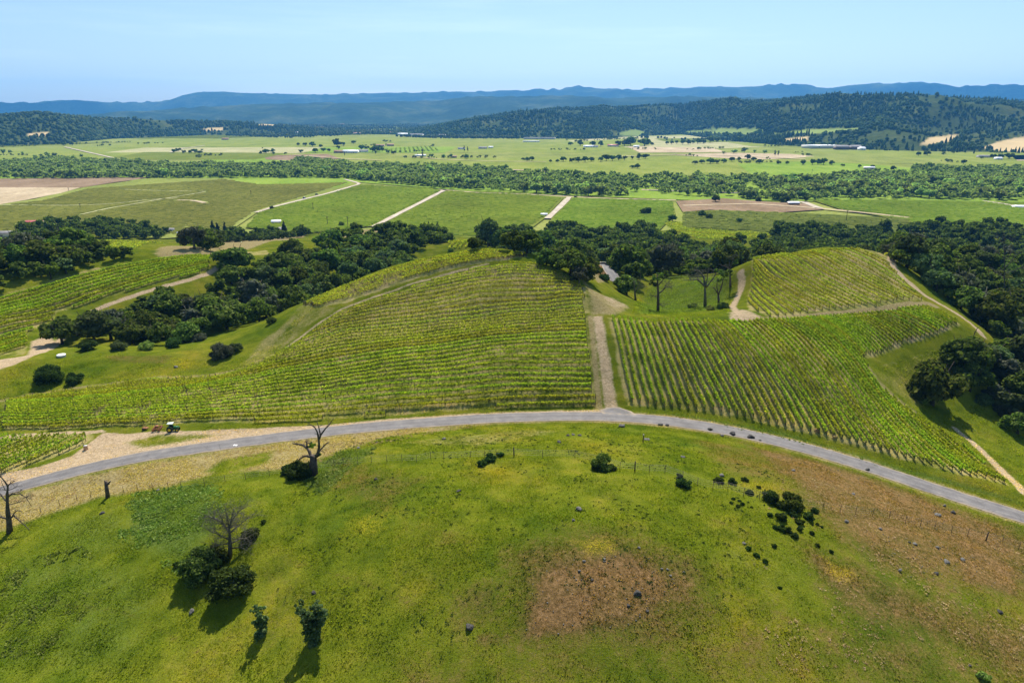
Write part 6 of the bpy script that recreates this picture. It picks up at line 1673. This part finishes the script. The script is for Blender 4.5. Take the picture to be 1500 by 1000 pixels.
VH = [(497, 224, 14, 16, 4.5, 'tanwall', 'tileroof', 'low farmhouse with a reddish roof among the valley trees'), (514, 224, 22, 18, 5, 'white', 'whiteroof', 'long white farm shed beside the reddish farmhouse'), (532, 223, 14, 16, 4.5, 'white', 'greyroof', 'white shed with a grey roof right of the long one'), (557, 215, 12, 14, 5, 'tanwall', 'tileroof', 'tile roofed barn behind the second distant farm'), (572, 214, 10, 14, 5, 'tanwall', 'tileroof', 'smaller tile roofed barn next to the first'), (676, 219, 10, 12, 4, 'white', 'greyroof', 'small house beside the lone tall poplar'), (707, 218, 12, 14, 4, 'offwhite', 'greyroof', 'low grey shed in the open valley'), (719, 217, 7, 10, 4, 'white', 'whiteroof', 'tiny white house right of the low grey shed'), (665, 231, 8, 9, 3.4, 'tanwall', 'tileroof', 'tan cottage by the long white wall'), (616, 229, 16, 9, 3, 'white', 'whiteroof', 'long low white wall building by the dark cypress'),
 (780, 204, 26, 34, 7, 'offwhite', 'greyroof', 'grey winery hall with a dark flat roof, left one'), (802, 204, 22, 34, 7, 'offwhite', 'greyroof', 'grey winery hall with a dark flat roof, right one'), (778, 208, 24, 20, 4, 'white', 'whiteroof', 'long low white hall in front of the winery'), (722, 196, 26, 30, 12, 'tanwall', 'tileroof', 'large reddish building at the foot of the forested ridge'), (862, 216, 14, 14, 4.5, 'white', 'whiteroof', 'white shed at the left of the red-roofed farm'), (872, 216, 8, 12, 4.5, 'white', 'greyroof', 'small grey shed at the red-roofed farm'), (898, 215, 16, 16, 5, 'offwhite', 'redroof', 'farm barn with a red roof between dark trees'), (932, 216, 8, 12, 4.5, 'white', 'whiteroof', 'small white shed right of the red-roofed barn'),
 (1204, 217, 50, 60, 9, 'offwhite', 'whiteroof', 'long winery with a bright white roof on the right'), (1232, 219, 18, 30, 8, 'brownwall', 'greyroof', 'dark winery wing right of the bright roof'), (1252, 219, 16, 30, 8, 'brownwall', 'greyroof', 'second dark winery wing at the end of the complex'), (1262, 220, 8, 20, 6, 'white', 'whiteroof', 'small white tank building by the winery wings'), (1402, 220, 20, 24, 6, 'white', 'whiteroof', 'long white shed at the foot of the right ridge'), (1354, 217, 12, 20, 5, 'offwhite', 'greyroof', 'grey shed below the tan hillside clearing'), (1381, 218, 10, 18, 5, 'brownwall', 'greyroof', 'dark shed left of the long white one'), (1440, 231, 16, 14, 4, 'offwhite', 'greyroof', 'open sheds beside the dark trees on the far right'), (1462, 234, 9, 12, 4, 'white', 'whiteroof', 'white cottage under the dark trees on the far right'), (1273, 248, 14, 10, 3.5, 'tanwall', 'whiteroof', 'low pale shed behind the broken oak row'), (330, 205, 9, 16, 5, 'tanwall', 'tileroof', 'tan house at the end of the left wooded hills'), (238, 196, 8, 16, 6, 'tanwall', 'tileroof', 'tan house high on the left wooded hills'), (1168, 205, 20, 24, 6, 'tanwall', 'tileroof', 'tan ranch building under the ridge slope')]
for a in VH:
    house(a[0], a[1], a[2], a[3], a[4], a[5], a[6], a[7], random.uniform(-.25, .25), Z=VALLEY + .4, flat=a[2] > 20 and 'winery' in a[7])
rs = np.random.default_rng(8)
TOWN = [(438, 196, 8), (452, 193, 7), (470, 188, 12), (486, 194, 7), (505, 196, 9), (523, 197, 10), (540, 192, 7), (556, 194, 16), (572, 196, 8), (590, 198, 14), (610, 199, 20), (630, 197, 8), (425, 187, 10), (648, 200, 10), (500, 183, 9), (566, 181, 7)]
for i, (px, py, w) in enumerate(TOWN):
    house(px, py, w, 24, 6, 'white' if i % 3 else 'offwhite', ('whiteroof', 'greyroof', 'tileroof')[i % 3], f'{("white", "grey", "tile")[i % 3]} roofed building of the far settlement, {ordinal(i + 1)} in the strip', rs.uniform(-.4, .4), Z=VALLEY + .4, win=0, name='town_building')
POLES = [(510, 336, 19, 'wooden utility pole beside the small round tree by the second road'), (480, 331, 14, 'utility pole in the green vineyard left of the second road'), (459, 309, 12, 'utility pole in the vineyard by the white van'), (1239, 326, 18, 'utility pole behind the far plot near the gravel road'), (118, 306, 8, 'utility pole in the olive field on the left'), (101, 281, 6, 'utility pole at the edge of the tan field'), (1189, 256, 8, 'utility pole at the far side of the right river trees'), (368, 287, 8, 'small pump mast in the olive field')]
for px, py, h, lb in POLES:
    p = cast(px, py, 500)[0]; s = project(*p)[2] / 1000; hh = h * s
    r = empty('utility_pole', tuple(p), lb, 'utility pole')
    mb = MB(); mb.tube([(0, 0, -.5), (0, 0, hh * .5), (0, 0, hh)], [.3, .26, .22], 6); mb.build('pole', M['bark'], r)
    mb = MB(); mb.box((0, 0, hh - .6), (2.6, .22, .26)); mb.box((0, 0, hh - 1.5), (1.8, .2, .22)); mb.build('crossarm', M['bark'], r)
def car(px, py, lb, mat, L=4.8, Hh=1.9, yaw=0.0, Wd=2.0, ym=500):
    p = cast(px, py, ym)[0]
    r = empty('parked_car', (p[0], p[1], p[2] + 1.4 if ym else p[2]), lb, 'car', None, yaw)
    mb = MB(); mb.box((0, 0, .62), (L, Wd, .62), top=.94); mb.build('body', M[mat], r)
    mb = MB(); mb.box((-.25, 0, .93 + (Hh - .93) / 2), (L * .6, Wd * .9, Hh - .93), top=.78); mb.build('cabin', M['glass'], r)
    mb = MB(); mb.box((-.25, 0, Hh + .03), (L * .45, Wd * .7, .08)); mb.build('roof', M[mat], r)
    for sx in (-1, 1):
        for sy in (-1, 1):
            w = MB(); w.disc((sx * L * .31, sy * Wd * .46, .36), (0, 1, 0), .36, .24, 12); w.build('wheel', M['tyre'], r)
car(446, 293, 'white van driving along the long pale farm road', 'car_white', 6.0, 2.6, .9, 2.3)
car(464, 287, 'dark car on the pale farm road beyond the white van', 'car_dark', 4.8, 1.8, .9)
car(843, 291, 'dark pickup parked by the dirt road corner', 'car_dark', 5.4, 2.0, .1)

# paved lane with a bank seen through the gap in the hollow wood
ln = smooth_path(resample(castp([(905, 416), (899, 406), (893, 396), (886, 384)], 150)[:, :2], 2.0), 3)
ribbon(ln, 6.0, M['asphalt'], 'lane', .12, edge_noise=.2)

# ------------------------------------------------------------ grass: uncounted tufts over the knoll and verges
def tufts(name, poly, dens, hmin, hmax, rng, label, skip_road=True, exclude=()):
    x0, y0 = poly[:, :2].min(0); x1, y1 = poly[:, :2].max(0)
    n = int((x1 - x0) * (y1 - y0) * dens)
    X = x0 + rng.random(n) * (x1 - x0); Y = y0 + rng.random(n) * (y1 - y0)
    k = pip(X, Y, poly) > 0
    for e in exclude: k &= pip(X, Y, e) < .2
    X, Y = X[k], Y[k]
    j = np.clip(np.searchsorted(gx, X), 1, len(gx) - 1); i = np.clip(np.searchsorted(gy, Y), 1, len(gy) - 1)
    d = rd[i, j]; a = mA[i, j]; b = mB[i, j]
    cl = fbm(X, Y, 4.5, 3, 51)
    keep = (d > ROAD_W / 2 + .45) & (rng.random(len(X)) < np.clip((cl - .12) * 2.2, .2, 1) * (1 - .75 * a[:, 1]) * (1 - .95 * b[:, 2]) * (1 - .6 * b[:, 0]))
    X, Y, a, b, cl, i, j = X[keep], Y[keep], a[keep], b[keep], cl[keep], i[keep], j[keep]; n = len(X)
    # height of the real ground sheet between its grid points
    fx = (X - gx[j - 1]) / (gx[j] - gx[j - 1]); fy = (Y - gy[i - 1]) / (gy[i] - gy[i - 1])
    Z = (gZ[i - 1, j - 1] * (1 - fx) + gZ[i - 1, j] * fx) * (1 - fy) + (gZ[i, j - 1] * (1 - fx) + gZ[i, j] * fx) * fy - .03
    hh = (hmin + (hmax - hmin) * rng.random(n) ** 1.5) * (.5 + cl) * (1 + .35 * a[:, 2])
    P = np.column_stack([X, Y, Z]); nb = 3; Vs = []
    for q in range(nb):
        th = rng.random(n) * 2 * pi; lean = .25 + .6 * rng.random(n)
        w = hh * (.16 + .14 * rng.random(n))
        side = np.column_stack([-np.sin(th) * w, np.cos(th) * w, np.zeros(n)])
        tip = np.column_stack([np.cos(th) * lean * hh, np.sin(th) * lean * hh, hh])
        Vs.append(np.stack([P - side, P + side, P + tip], 1))
    V = np.concatenate(Vs, 0).reshape(-1, 3); F = np.arange(len(V)).reshape(-1, 3)
    at = {'mA': np.tile(np.repeat(a[:, None], 3, 1).reshape(-1, 3), (nb, 1)), 'mB': np.tile(np.repeat(b[:, None], 3, 1).reshape(-1, 3), (nb, 1))}
    # each tuft one island tone: give blades of a tuft the same random by chance of position instead
    tag(mobj(name, mesh_np(name, V, F, M['tuft'], False, at)), label, 'grass', kind='stuff')
kn = np.array([(-125, 58), (120, 58), (150, 100), (160, 140), (60, 158), (20, 160), (-60, 152), (-110, 135), (-130, 118)], float)
tufts('knoll_grass', kn, GRASS, .09, .28, np.random.default_rng(61), 'green spring grass covering the rounded knoll in front', exclude=[])
slope_poly = np.vstack([castp([(-20, 548), (60, 530), (150, 517), (250, 522), (330, 531), (400, 505), (440, 458), (470, 442), (440, 470), (395, 522), (330, 548), (235, 553), (100, 570), (-20, 590)])])
tufts('mound_grass', slope_poly, GRASS * .3, .15, .4, np.random.default_rng(62), 'rough grass on the mound and hill flank beyond the vines')
bowl = castp([(925, 458), (935, 432), (1000, 404), (1078, 402), (1066, 460), (1000, 466)])
tufts('bowl_grass', bowl, GRASS * .25, .15, .4, np.random.default_rng(63), 'fresh green grass in the bowl behind the dirt junction')
mead = castp([(1275, 540), (1330, 520), (1400, 505), (1400, 600), (1440, 590), (1500, 640), (1500, 735), (1440, 670), (1340, 602)])
tufts('meadow_grass', mead, GRASS * .3, .15, .4, np.random.default_rng(64), 'bright grass of the meadow beside the right vineyard')

# pale herbs growing through the grass
def weeds(name, poly, n, rng, mat, label, r0=.12, r1=.4):
    x0, y0 = poly[:, :2].min(0); x1, y1 = poly[:, :2].max(0)
    X = x0 + rng.random(n * 3) * (x1 - x0); Y = y0 + rng.random(n * 3) * (y1 - y0)
    k = (pip(X, Y, poly) > 0) & (rng.random(n * 3) < np.clip((fbm(X, Y, 6, 3, 83) - .4) * 5, 0, 1)); X, Y = X[k][:n], Y[k][:n]; n = len(X)
    m = 9; R = (r0 + (r1 - r0) * rng.random(n) ** 2)
    P = np.repeat(np.column_stack([X, Y, H(X, Y)]), m, 0) + rng.normal(size=(n * m, 3)) * np.repeat(R, m)[:, None] * np.array([1, 1, .35])
    P[:, 2] = np.maximum(P[:, 2], H(P[:, 0], P[:, 1]) + .12)
    a, b = rand_frame(n * m, rng); s = (np.repeat(R, m) * (.35 + .3 * rng.random(n * m)))[:, None]
    V, F = quads_at(P, a * s, b * s * .7)
    tag(mobj(name, mesh_np(name, V, F, M[mat])), label, 'weeds', kind='stuff')
rw = np.random.default_rng(99)
weeds('herb_patch', castp([(185, 725), (320, 705), (335, 770), (260, 835), (175, 800)]), 1100, rw, 'herb', 'pale leafy weeds in the lush patch below the burnt stub')
weeds('herb_patch', castp([(440, 700), (500, 662), (560, 655), (530, 690), (470, 725)]), 900, rw, 'herb', 'pale weeds around the foot of the gnarled oak')
weeds('herb_patch', castp([(-10, 830), (120, 800), (180, 850), (60, 960), (-10, 960)]), 700, rw, 'herb', 'weeds in the lower corner of the knoll')
weeds('dark_herb', castp([(520, 640), (900, 625), (1150, 700), (1100, 900), (700, 980), (400, 900), (430, 720)]), 2600, rw, 'shrub', 'dark little herbs dotted over the knoll grass', .06, .2)
weeds('dark_herb', castp([(1150, 690), (1500, 800), (1500, 990), (1100, 990), (1100, 800)]), 2200, rw, 'straw_clump', 'dry seed heads and dead stalks on the right slope', .05, .18)
weeds('verge_weeds', castp([(-20, 760), (150, 730), (300, 700), (420, 690), (560, 650), (700, 624), (600, 626), (400, 652), (200, 684), (-20, 735)]), 1500, rw, 'straw_clump', 'dry grass stalks on the verge beneath the road', .06, .2)
weeds('verge_weeds', castp([(910, 604), (1000, 607), (1150, 634), (1300, 680), (1480, 730), (1480, 740), (1300, 690), (1150, 644), (1000, 615)]), 1200, rw, 'bright', 'green weeds on the vineyard verge along the road', .06, .22)

# ------------------------------------------------------------ far hills and their forest
def hz(py, D):
    return CAM_Z + D * np.tan(np.arctan((500 - np.asarray(py, float)) / 1000) - PITCH)
def hill_mat(name, a, b, c, sc):
    m, t = new_mat(name)
    g = N(t, 'ShaderNodeNewGeometry'); P = g.outputs['Position']
    n1 = noise_node(t, sc, 6, .7, P); n2 = noise_node(t, sc * 12, 3, .7, P)
    r = ramp(t, n1.outputs[0], [(.3, a), (.52, b), (.72, c)])
    f = ramp(t, n2.outputs[0], [(.3, (.65, .65, .65)), (.7, (1.3, 1.3, 1.3))])
    col = mixc(t, 1.0, r.outputs[0], f.outputs[0], 'MULTIPLY')
    at = N(t, 'ShaderNodeAttribute', attribute_name='mA'); s = N(t, 'ShaderNodeSeparateColor'); t.links.new(at.outputs[0], s.inputs[0])
    col = mixc(t, s.outputs[0], col, (.42, .32, .17)); col = mixc(t, s.outputs[1], col, (.17, .22, .06))
    b_ = N(t, 'ShaderNodeBsdfDiffuse'); t.links.new(col, b_.inputs[0])
    bp = N(t, 'ShaderNodeBump'); bp.inputs['Strength'].default_value = 1.0; bp.inputs['Distance'].default_value = .25 / sc * .02
    t.links.new(n2.outputs[0], bp.inputs['Height']); t.links.new(bp.outputs[0], b_.inputs['Normal'])
    o = N(t, 'ShaderNodeOutputMaterial'); t.links.new(b_.outputs[0], o.inputs[0])
    return m
M['hillwood'] = hill_mat('wooded_hill', (.030, .045, .018), (.045, .062, .022), (.085, .095, .035), .006)
M['farhill'] = hill_mat('distant_wooded_hill', (.012, .024, .014), (.03, .048, .024), (.085, .10, .05), .0022)

def ridge(name, sky, base, D0, D1, amp, nt_=46, du=5, mat='hillwood', tan=(), grn=(), rough=60.0, seed=0, back=1500, bumps=0.0):
    """a range of hills between its foot (base line on the plain) and its crest (skyline at distance D1)"""
    u = np.arange(sky[0][0], sky[-1][0] + 1, du, dtype=float)
    sy = np.interp(u, [p[0] for p in sky], [p[1] for p in sky])
    by = np.interp(u, [p[0] for p in base], [p[1] for p in base])
    d1 = np.interp(u, [p[0] for p in D1], [p[1] for p in D1]) if isinstance(D1, list) else np.full(len(u), float(D1))
    # foot: where the base line meets the plain
    fx, fy = pz(u, by, VALLEY)
    tx = (u - 750) / 1000 / (CT)      # azimuth slope approx
    az = np.stack([(u - 750) / 1000, np.ones(len(u)) * (CT + (500 - sy) / 1000 * ST)], -1)
    az /= np.linalg.norm(az, axis=1)[:, None]
    foot = np.hypot(fx, fy); faz = np.stack([fx, fy], -1) / foot[:, None]
    cz = hz(sy, d1)
    t = np.linspace(0, 1, nt_)
    Tt, _ = np.meshgrid(t, u, indexing='ij')
    r = foot[None] + (d1 - foot)[None] * Tt
    dirs = faz[None] * (1 - Tt[..., None]) + az[None] * Tt[..., None]; dirs /= np.linalg.norm(dirs, axis=-1)[..., None]
    X = dirs[..., 0] * r; Y = dirs[..., 1] * r
    n = fbm(X, Y, rough * 6, 5, seed)
    spur = np.abs(fbm(X * 1.0, Y * .35, rough * 9, 4, seed + 5) - .5) * 2
    prof = Tt ** .85
    lift = (n - .5) * amp + (.35 - spur) * amp * .9
    Z = (VALLEY - 3) + (cz - VALLEY + 3)[None] * np.clip(prof + lift / np.maximum(60, cz - VALLEY)[None] * np.sin(np.pi * np.clip(Tt, 0, 1)) ** 1.0, 0, 1.2)
    Z[-1] += (vnoise(u, u * 0, 9, seed) - .5) * bumps
    # back slope
    nb = 8
    Xb = []; Yb = []; Zb = []
    for k in range(1, nb + 1):
        f = k / nb; rb = d1 + back * f
        Xb.append(az[:, 0] * rb); Yb.append(az[:, 1] * rb); Zb.append(cz * (1 - f * f) + (VALLEY - 5) * f * f)
    X = np.vstack([X, Xb]); Y = np.vstack([Y, Yb]); Z = np.vstack([Z, Zb])
    R, Cc = X.shape
    i = (np.arange(R - 1)[:, None] * Cc + np.arange(Cc - 1)[None]).ravel()
    U, Vv, _ = project(X, Y, Z)
    mk = np.zeros((R, Cc, 3), np.float32)
    for ch, lst in ((0, tan), (1, grn)):
        for pl in lst:
            mk[..., ch] = np.maximum(mk[..., ch], sstep(-1.2, .6, pip(U, Vv, np.array(pl))))
    mk[nt_:] = 0
    me = mesh_np(name, np.stack([X, Y, Z], -1).reshape(-1, 3), np.stack([i, i + 1, i + Cc + 1, i + Cc], -1), M[mat], True, {'mA': mk.reshape(-1, 3)})
    tag(mobj(name, me), kind='structure')
    return X[:nt_], Y[:nt_], Z[:nt_], mk[:nt_]
def sample_surface(X, Y, Z, mk, spacing, rng, umin=-40, umax=1540):
    R, Cc = X.shape
    ax = np.hypot(X[1:, :-1] - X[:-1, :-1], Y[1:, :-1] - Y[:-1, :-1]); bx = np.hypot(X[:-1, 1:] - X[:-1, :-1], Y[:-1, 1:] - Y[:-1, :-1])
    A = ax * bx; n = rng.poisson(A / spacing ** 2)
    i, j = np.nonzero(n > 0); c = n[i, j]; i = np.repeat(i, c); j = np.repeat(j, c)
    a = rng.random(len(i)); b = rng.random(len(i))
    def bl(G): return (G[i, j] * (1 - b) + G[i, j + 1] * b) * (1 - a) + (G[i + 1, j] * (1 - b) + G[i + 1, j + 1] * b) * a
    x, y, z, m = bl(X), bl(Y), bl(Z), bl(mk.max(-1))
    u, v, f = project(x, y, z)
    k = (u > umin) & (u < umax) & (m < .3)
    return x[k], y[k], z[k]
def forest(name, x, y, z, h, rng, mat, label, conif):
    """thousands of far trees as one mass: small faceted crowns, some pointed"""
    n = len(x)
    cl = fbm(x, y, 260, 3, 61)
    isc = rng.random(n) < np.clip(conif + (cl - .5) * 2.2, 0, 1)
    keep = rng.random(n) < np.clip((fbm(x, y, 170, 3, 63) - .30) * 5, .12, 1)
    x, y, z, isc = x[keep], y[keep], z[keep], isc[keep]; n = len(x)
    hh = h * (.55 + .9 * rng.random(n)) * np.where(isc, 1.5, .85)
    rad = np.where(isc, hh * .20, hh * .52)
    # pointed: 5-sided cone in two tiers ; round: octahedral dome
    k = 6
    th = np.arange(k) * 2 * pi / k
    off = rng.random(n) * 6
    ring = lambda r, zz: np.stack([x[:, None] + (r[:, None] * (1 + .35 * (rng.random((n, k)) - .5))) * np.cos(th + off[:, None]), y[:, None] + r[:, None] * (1 + .35 * (rng.random((n, k)) - .5)) * np.sin(th + off[:, None]), np.repeat((z + zz)[:, None], k, 1) + (rng.random((n, k)) - .5) * hh[:, None] * .12], -1)
    r0 = ring(rad * .85, np.where(isc, hh * .05, hh * .12)); r1 = ring(np.where(isc, rad * .8, rad), np.where(isc, hh * .38, hh * .48)); r2 = ring(np.where(isc, rad * .42, rad * .66), np.where(isc, hh * .7, hh * .82))
    tip = np.stack([x, y, z + hh], -1)[:, None]
    V = np.concatenate([r0, r1, r2, tip], 1).reshape(-1, 3)
    b = np.arange(n)[:, None] * (3 * k + 1); j = np.arange(k); j2 = (j + 1) % k
    q = np.vstack([np.stack([j, j2, k + j2, k + j], -1), np.stack([k + j, k + j2, 2 * k + j2, 2 * k + j], -1)])
    t = np.stack([2 * k + j, 2 * k + j2, np.full(k, 3 * k)], -1)
    Q = (b[:, :, None] + q[None]).reshape(-1, 4); T = (b[:, :, None] + t[None]).reshape(-1, 3)
    return tag(mobj(name, mesh_np(name, V, [Q, T], M[mat])), label, 'forest', kind='stuff')
rf = np.random.default_rng(91)
# right wooded ridge
SKY_R = [(560, 195), (620, 187), (680, 179), (740, 172), (800, 165), (860, 160), (920, 157), (1000, 155), (1080, 151), (1160, 148), (1240, 147), (1320, 147), (1400, 148), (1460, 151), (1520, 158), (1620, 166), (1760, 174)]
BASE_R = [(560, 197), (700, 201), (760, 203), (860, 204), (930, 200), (1000, 197), (1060, 206), (1150, 214), (1300, 221), (1400, 223), (1470, 224), (1540, 226), (1760, 230)]
tan_r = [[(1348, 210), (1362, 202), (1400, 197), (1402, 204), (1372, 212)], [(1440, 217), (1462, 208), (1500, 200), (1560, 198), (1560, 222), (1470, 222)], [(1150, 204), (1182, 200), (1184, 206), (1152, 207)]]
grn_r = [[(905, 196), (930, 189), (945, 194), (938, 199), (915, 199)], [(1000, 193), (1050, 188), (1120, 189), (1115, 197), (1010, 197)], [(1130, 196), (1180, 190), (1260, 188), (1250, 192), (1160, 198)]]
rr_ = ridge('wooded_ridge', SKY_R, BASE_R, 0, [(560, 4700), (800, 4500), (1000, 4700), (1100, 4400), (1500, 4000), (1760, 3900)], 150, tan=tan_r, grn=grn_r, seed=3, nt_=60)
forest('ridge_forest', *sample_surface(*rr_, 12.5, rf), 11.5, rf, 'wood_far', 'dark mixed forest covering the long ridge beyond the valley', .2)
# left wooded hills
SKY_L = [(-260, 170), (-100, 170), (0, 170), (40, 167), (60, 166), (100, 170), (160, 174), (200, 173), (260, 177), (330, 178), (400, 182), (460, 188), (540, 193)]
BASE_L = [(-260, 216), (0, 214), (90, 211), (160, 204), (230, 201), (300, 198), (400, 197), (460, 196), (540, 195)]
rl_ = ridge('wooded_hills', SKY_L, BASE_L, 0, [(-260, 3800), (0, 3800), (300, 4300), (540, 4700)], 60, tan=[[(40, 196), (70, 194), (68, 200), (44, 199)], [(375, 184), (400, 178), (402, 186), (385, 187)], [(300, 188), (330, 187), (325, 191), (300, 192)]], seed=13)
forest('hill_forest', *sample_surface(*rl_, 13.5, rf), 13, rf, 'wood_far', 'dark rounded woodland on the low hills at the far left', .08)
# town trees on the plain in the middle distance
tp = wpoly([(x, y, -40) for x, y in [(330, 199), (400, 190), (420, 178), (520, 174), (640, 178), (760, 182), (760, 204), (640, 203), (520, 198), (430, 203)]])
tx, ty = [], []
x0, x1, y0, y1 = tp[:, 0].min(), tp[:, 0].max(), 2500, min(9000, tp[:, 1].max())
qx = x0 + rf.random(70000) * (x1 - x0); qy = y0 + rf.random(70000) ** 1.6 * (y1 - y0)
kk = (pip(qx, qy, tp) > 0) & (fbm(qx, qy, 330, 3, 71) > .42)
forest('valley_woods', qx[kk], qy[kk], np.full(kk.sum(), VALLEY), 12, rf, 'wood_far', 'scattered bluish trees around the far settlement between the hills', .12)
wv = wpoly([(x, y, -40) for x, y in [(430, 199), (620, 196), (800, 203), (1000, 206), (1250, 217), (1440, 226), (1440, 221), (1250, 213), (1000, 203), (800, 199), (600, 194)]])
qx = wv[:, 0].min() + rf.random(9000) * np.ptp(wv[:, 0]); qy = wv[:, 1].min() + rf.random(9000) * np.ptp(wv[:, 1])
kk = (pip(qx, qy, wv) > 0) & (fbm(qx, qy, 160, 3, 73) > .44)
forest('valley_woods', qx[kk], qy[kk], np.full(kk.sum(), VALLEY), 10.5, rf, 'wood_far', 'broken strip of trees along the foot of the far ridge', .1)
# blue ranges far behind
S2 = [(-300, 172), (0, 170), (120, 168), (220, 163), (300, 157), (380, 153), (460, 152), (560, 150), (640, 147), (700, 141), (760, 142), (830, 140), (900, 144), (1000, 142), (1200, 146), (1500, 150), (1800, 155)]
ridge('blue_hills', S2, [(-300, 183), (1800, 183)], 0, 8600, 210, mat='farhill', rough=150, seed=23, nt_=40, du=6, bumps=24)
S3 = [(-300, 156), (0, 153), (60, 153.5), (120, 152), (200, 152), (245, 150), (270, 143), (300, 138), (330, 137), (370, 139.5), (420, 139), (480, 140), (520, 138), (560, 136), (600, 137), (640, 135), (700, 134.5), (740, 134), (780, 131), (820, 131), (850, 126.5), (880, 130), (910, 132), (950, 131), (1000, 130), (1040, 129), (1070, 129.5), (1110, 128), (1145, 126), (1180, 128), (1210, 133), (1240, 129), (1270, 127), (1310, 127.5), (1345, 126), (1375, 130), (1405, 134), (1425, 131), (1450, 132), (1480, 131), (1520, 132), (1800, 128)]
ridge('blue_mountains', S3, [(-300, 176), (1800, 176)], 0, 13500, 380, mat='farhill', rough=260, seed=29, nt_=34, du=4, back=1700, bumps=42)

# ------------------------------------------------------------ haze
hb = MB(); hb.box((0, 4350, 340), (42000, 24700, 860))
hm, t = new_mat('air_haze')
pv = N(t, 'ShaderNodeVolumePrincipled')
pv.inputs['Color'].default_value = (.12, .44, 1.0, 1)
pv.inputs['Density'].default_value = HAZE
pv.inputs['Anisotropy'].default_value = 0.25
o_ = N(t, 'ShaderNodeOutputMaterial'); t.links.new(pv.outputs[0], o_.inputs['Volume'])
hz_o = hb.build('haze', hm); tag(hz_o, kind='stuff')
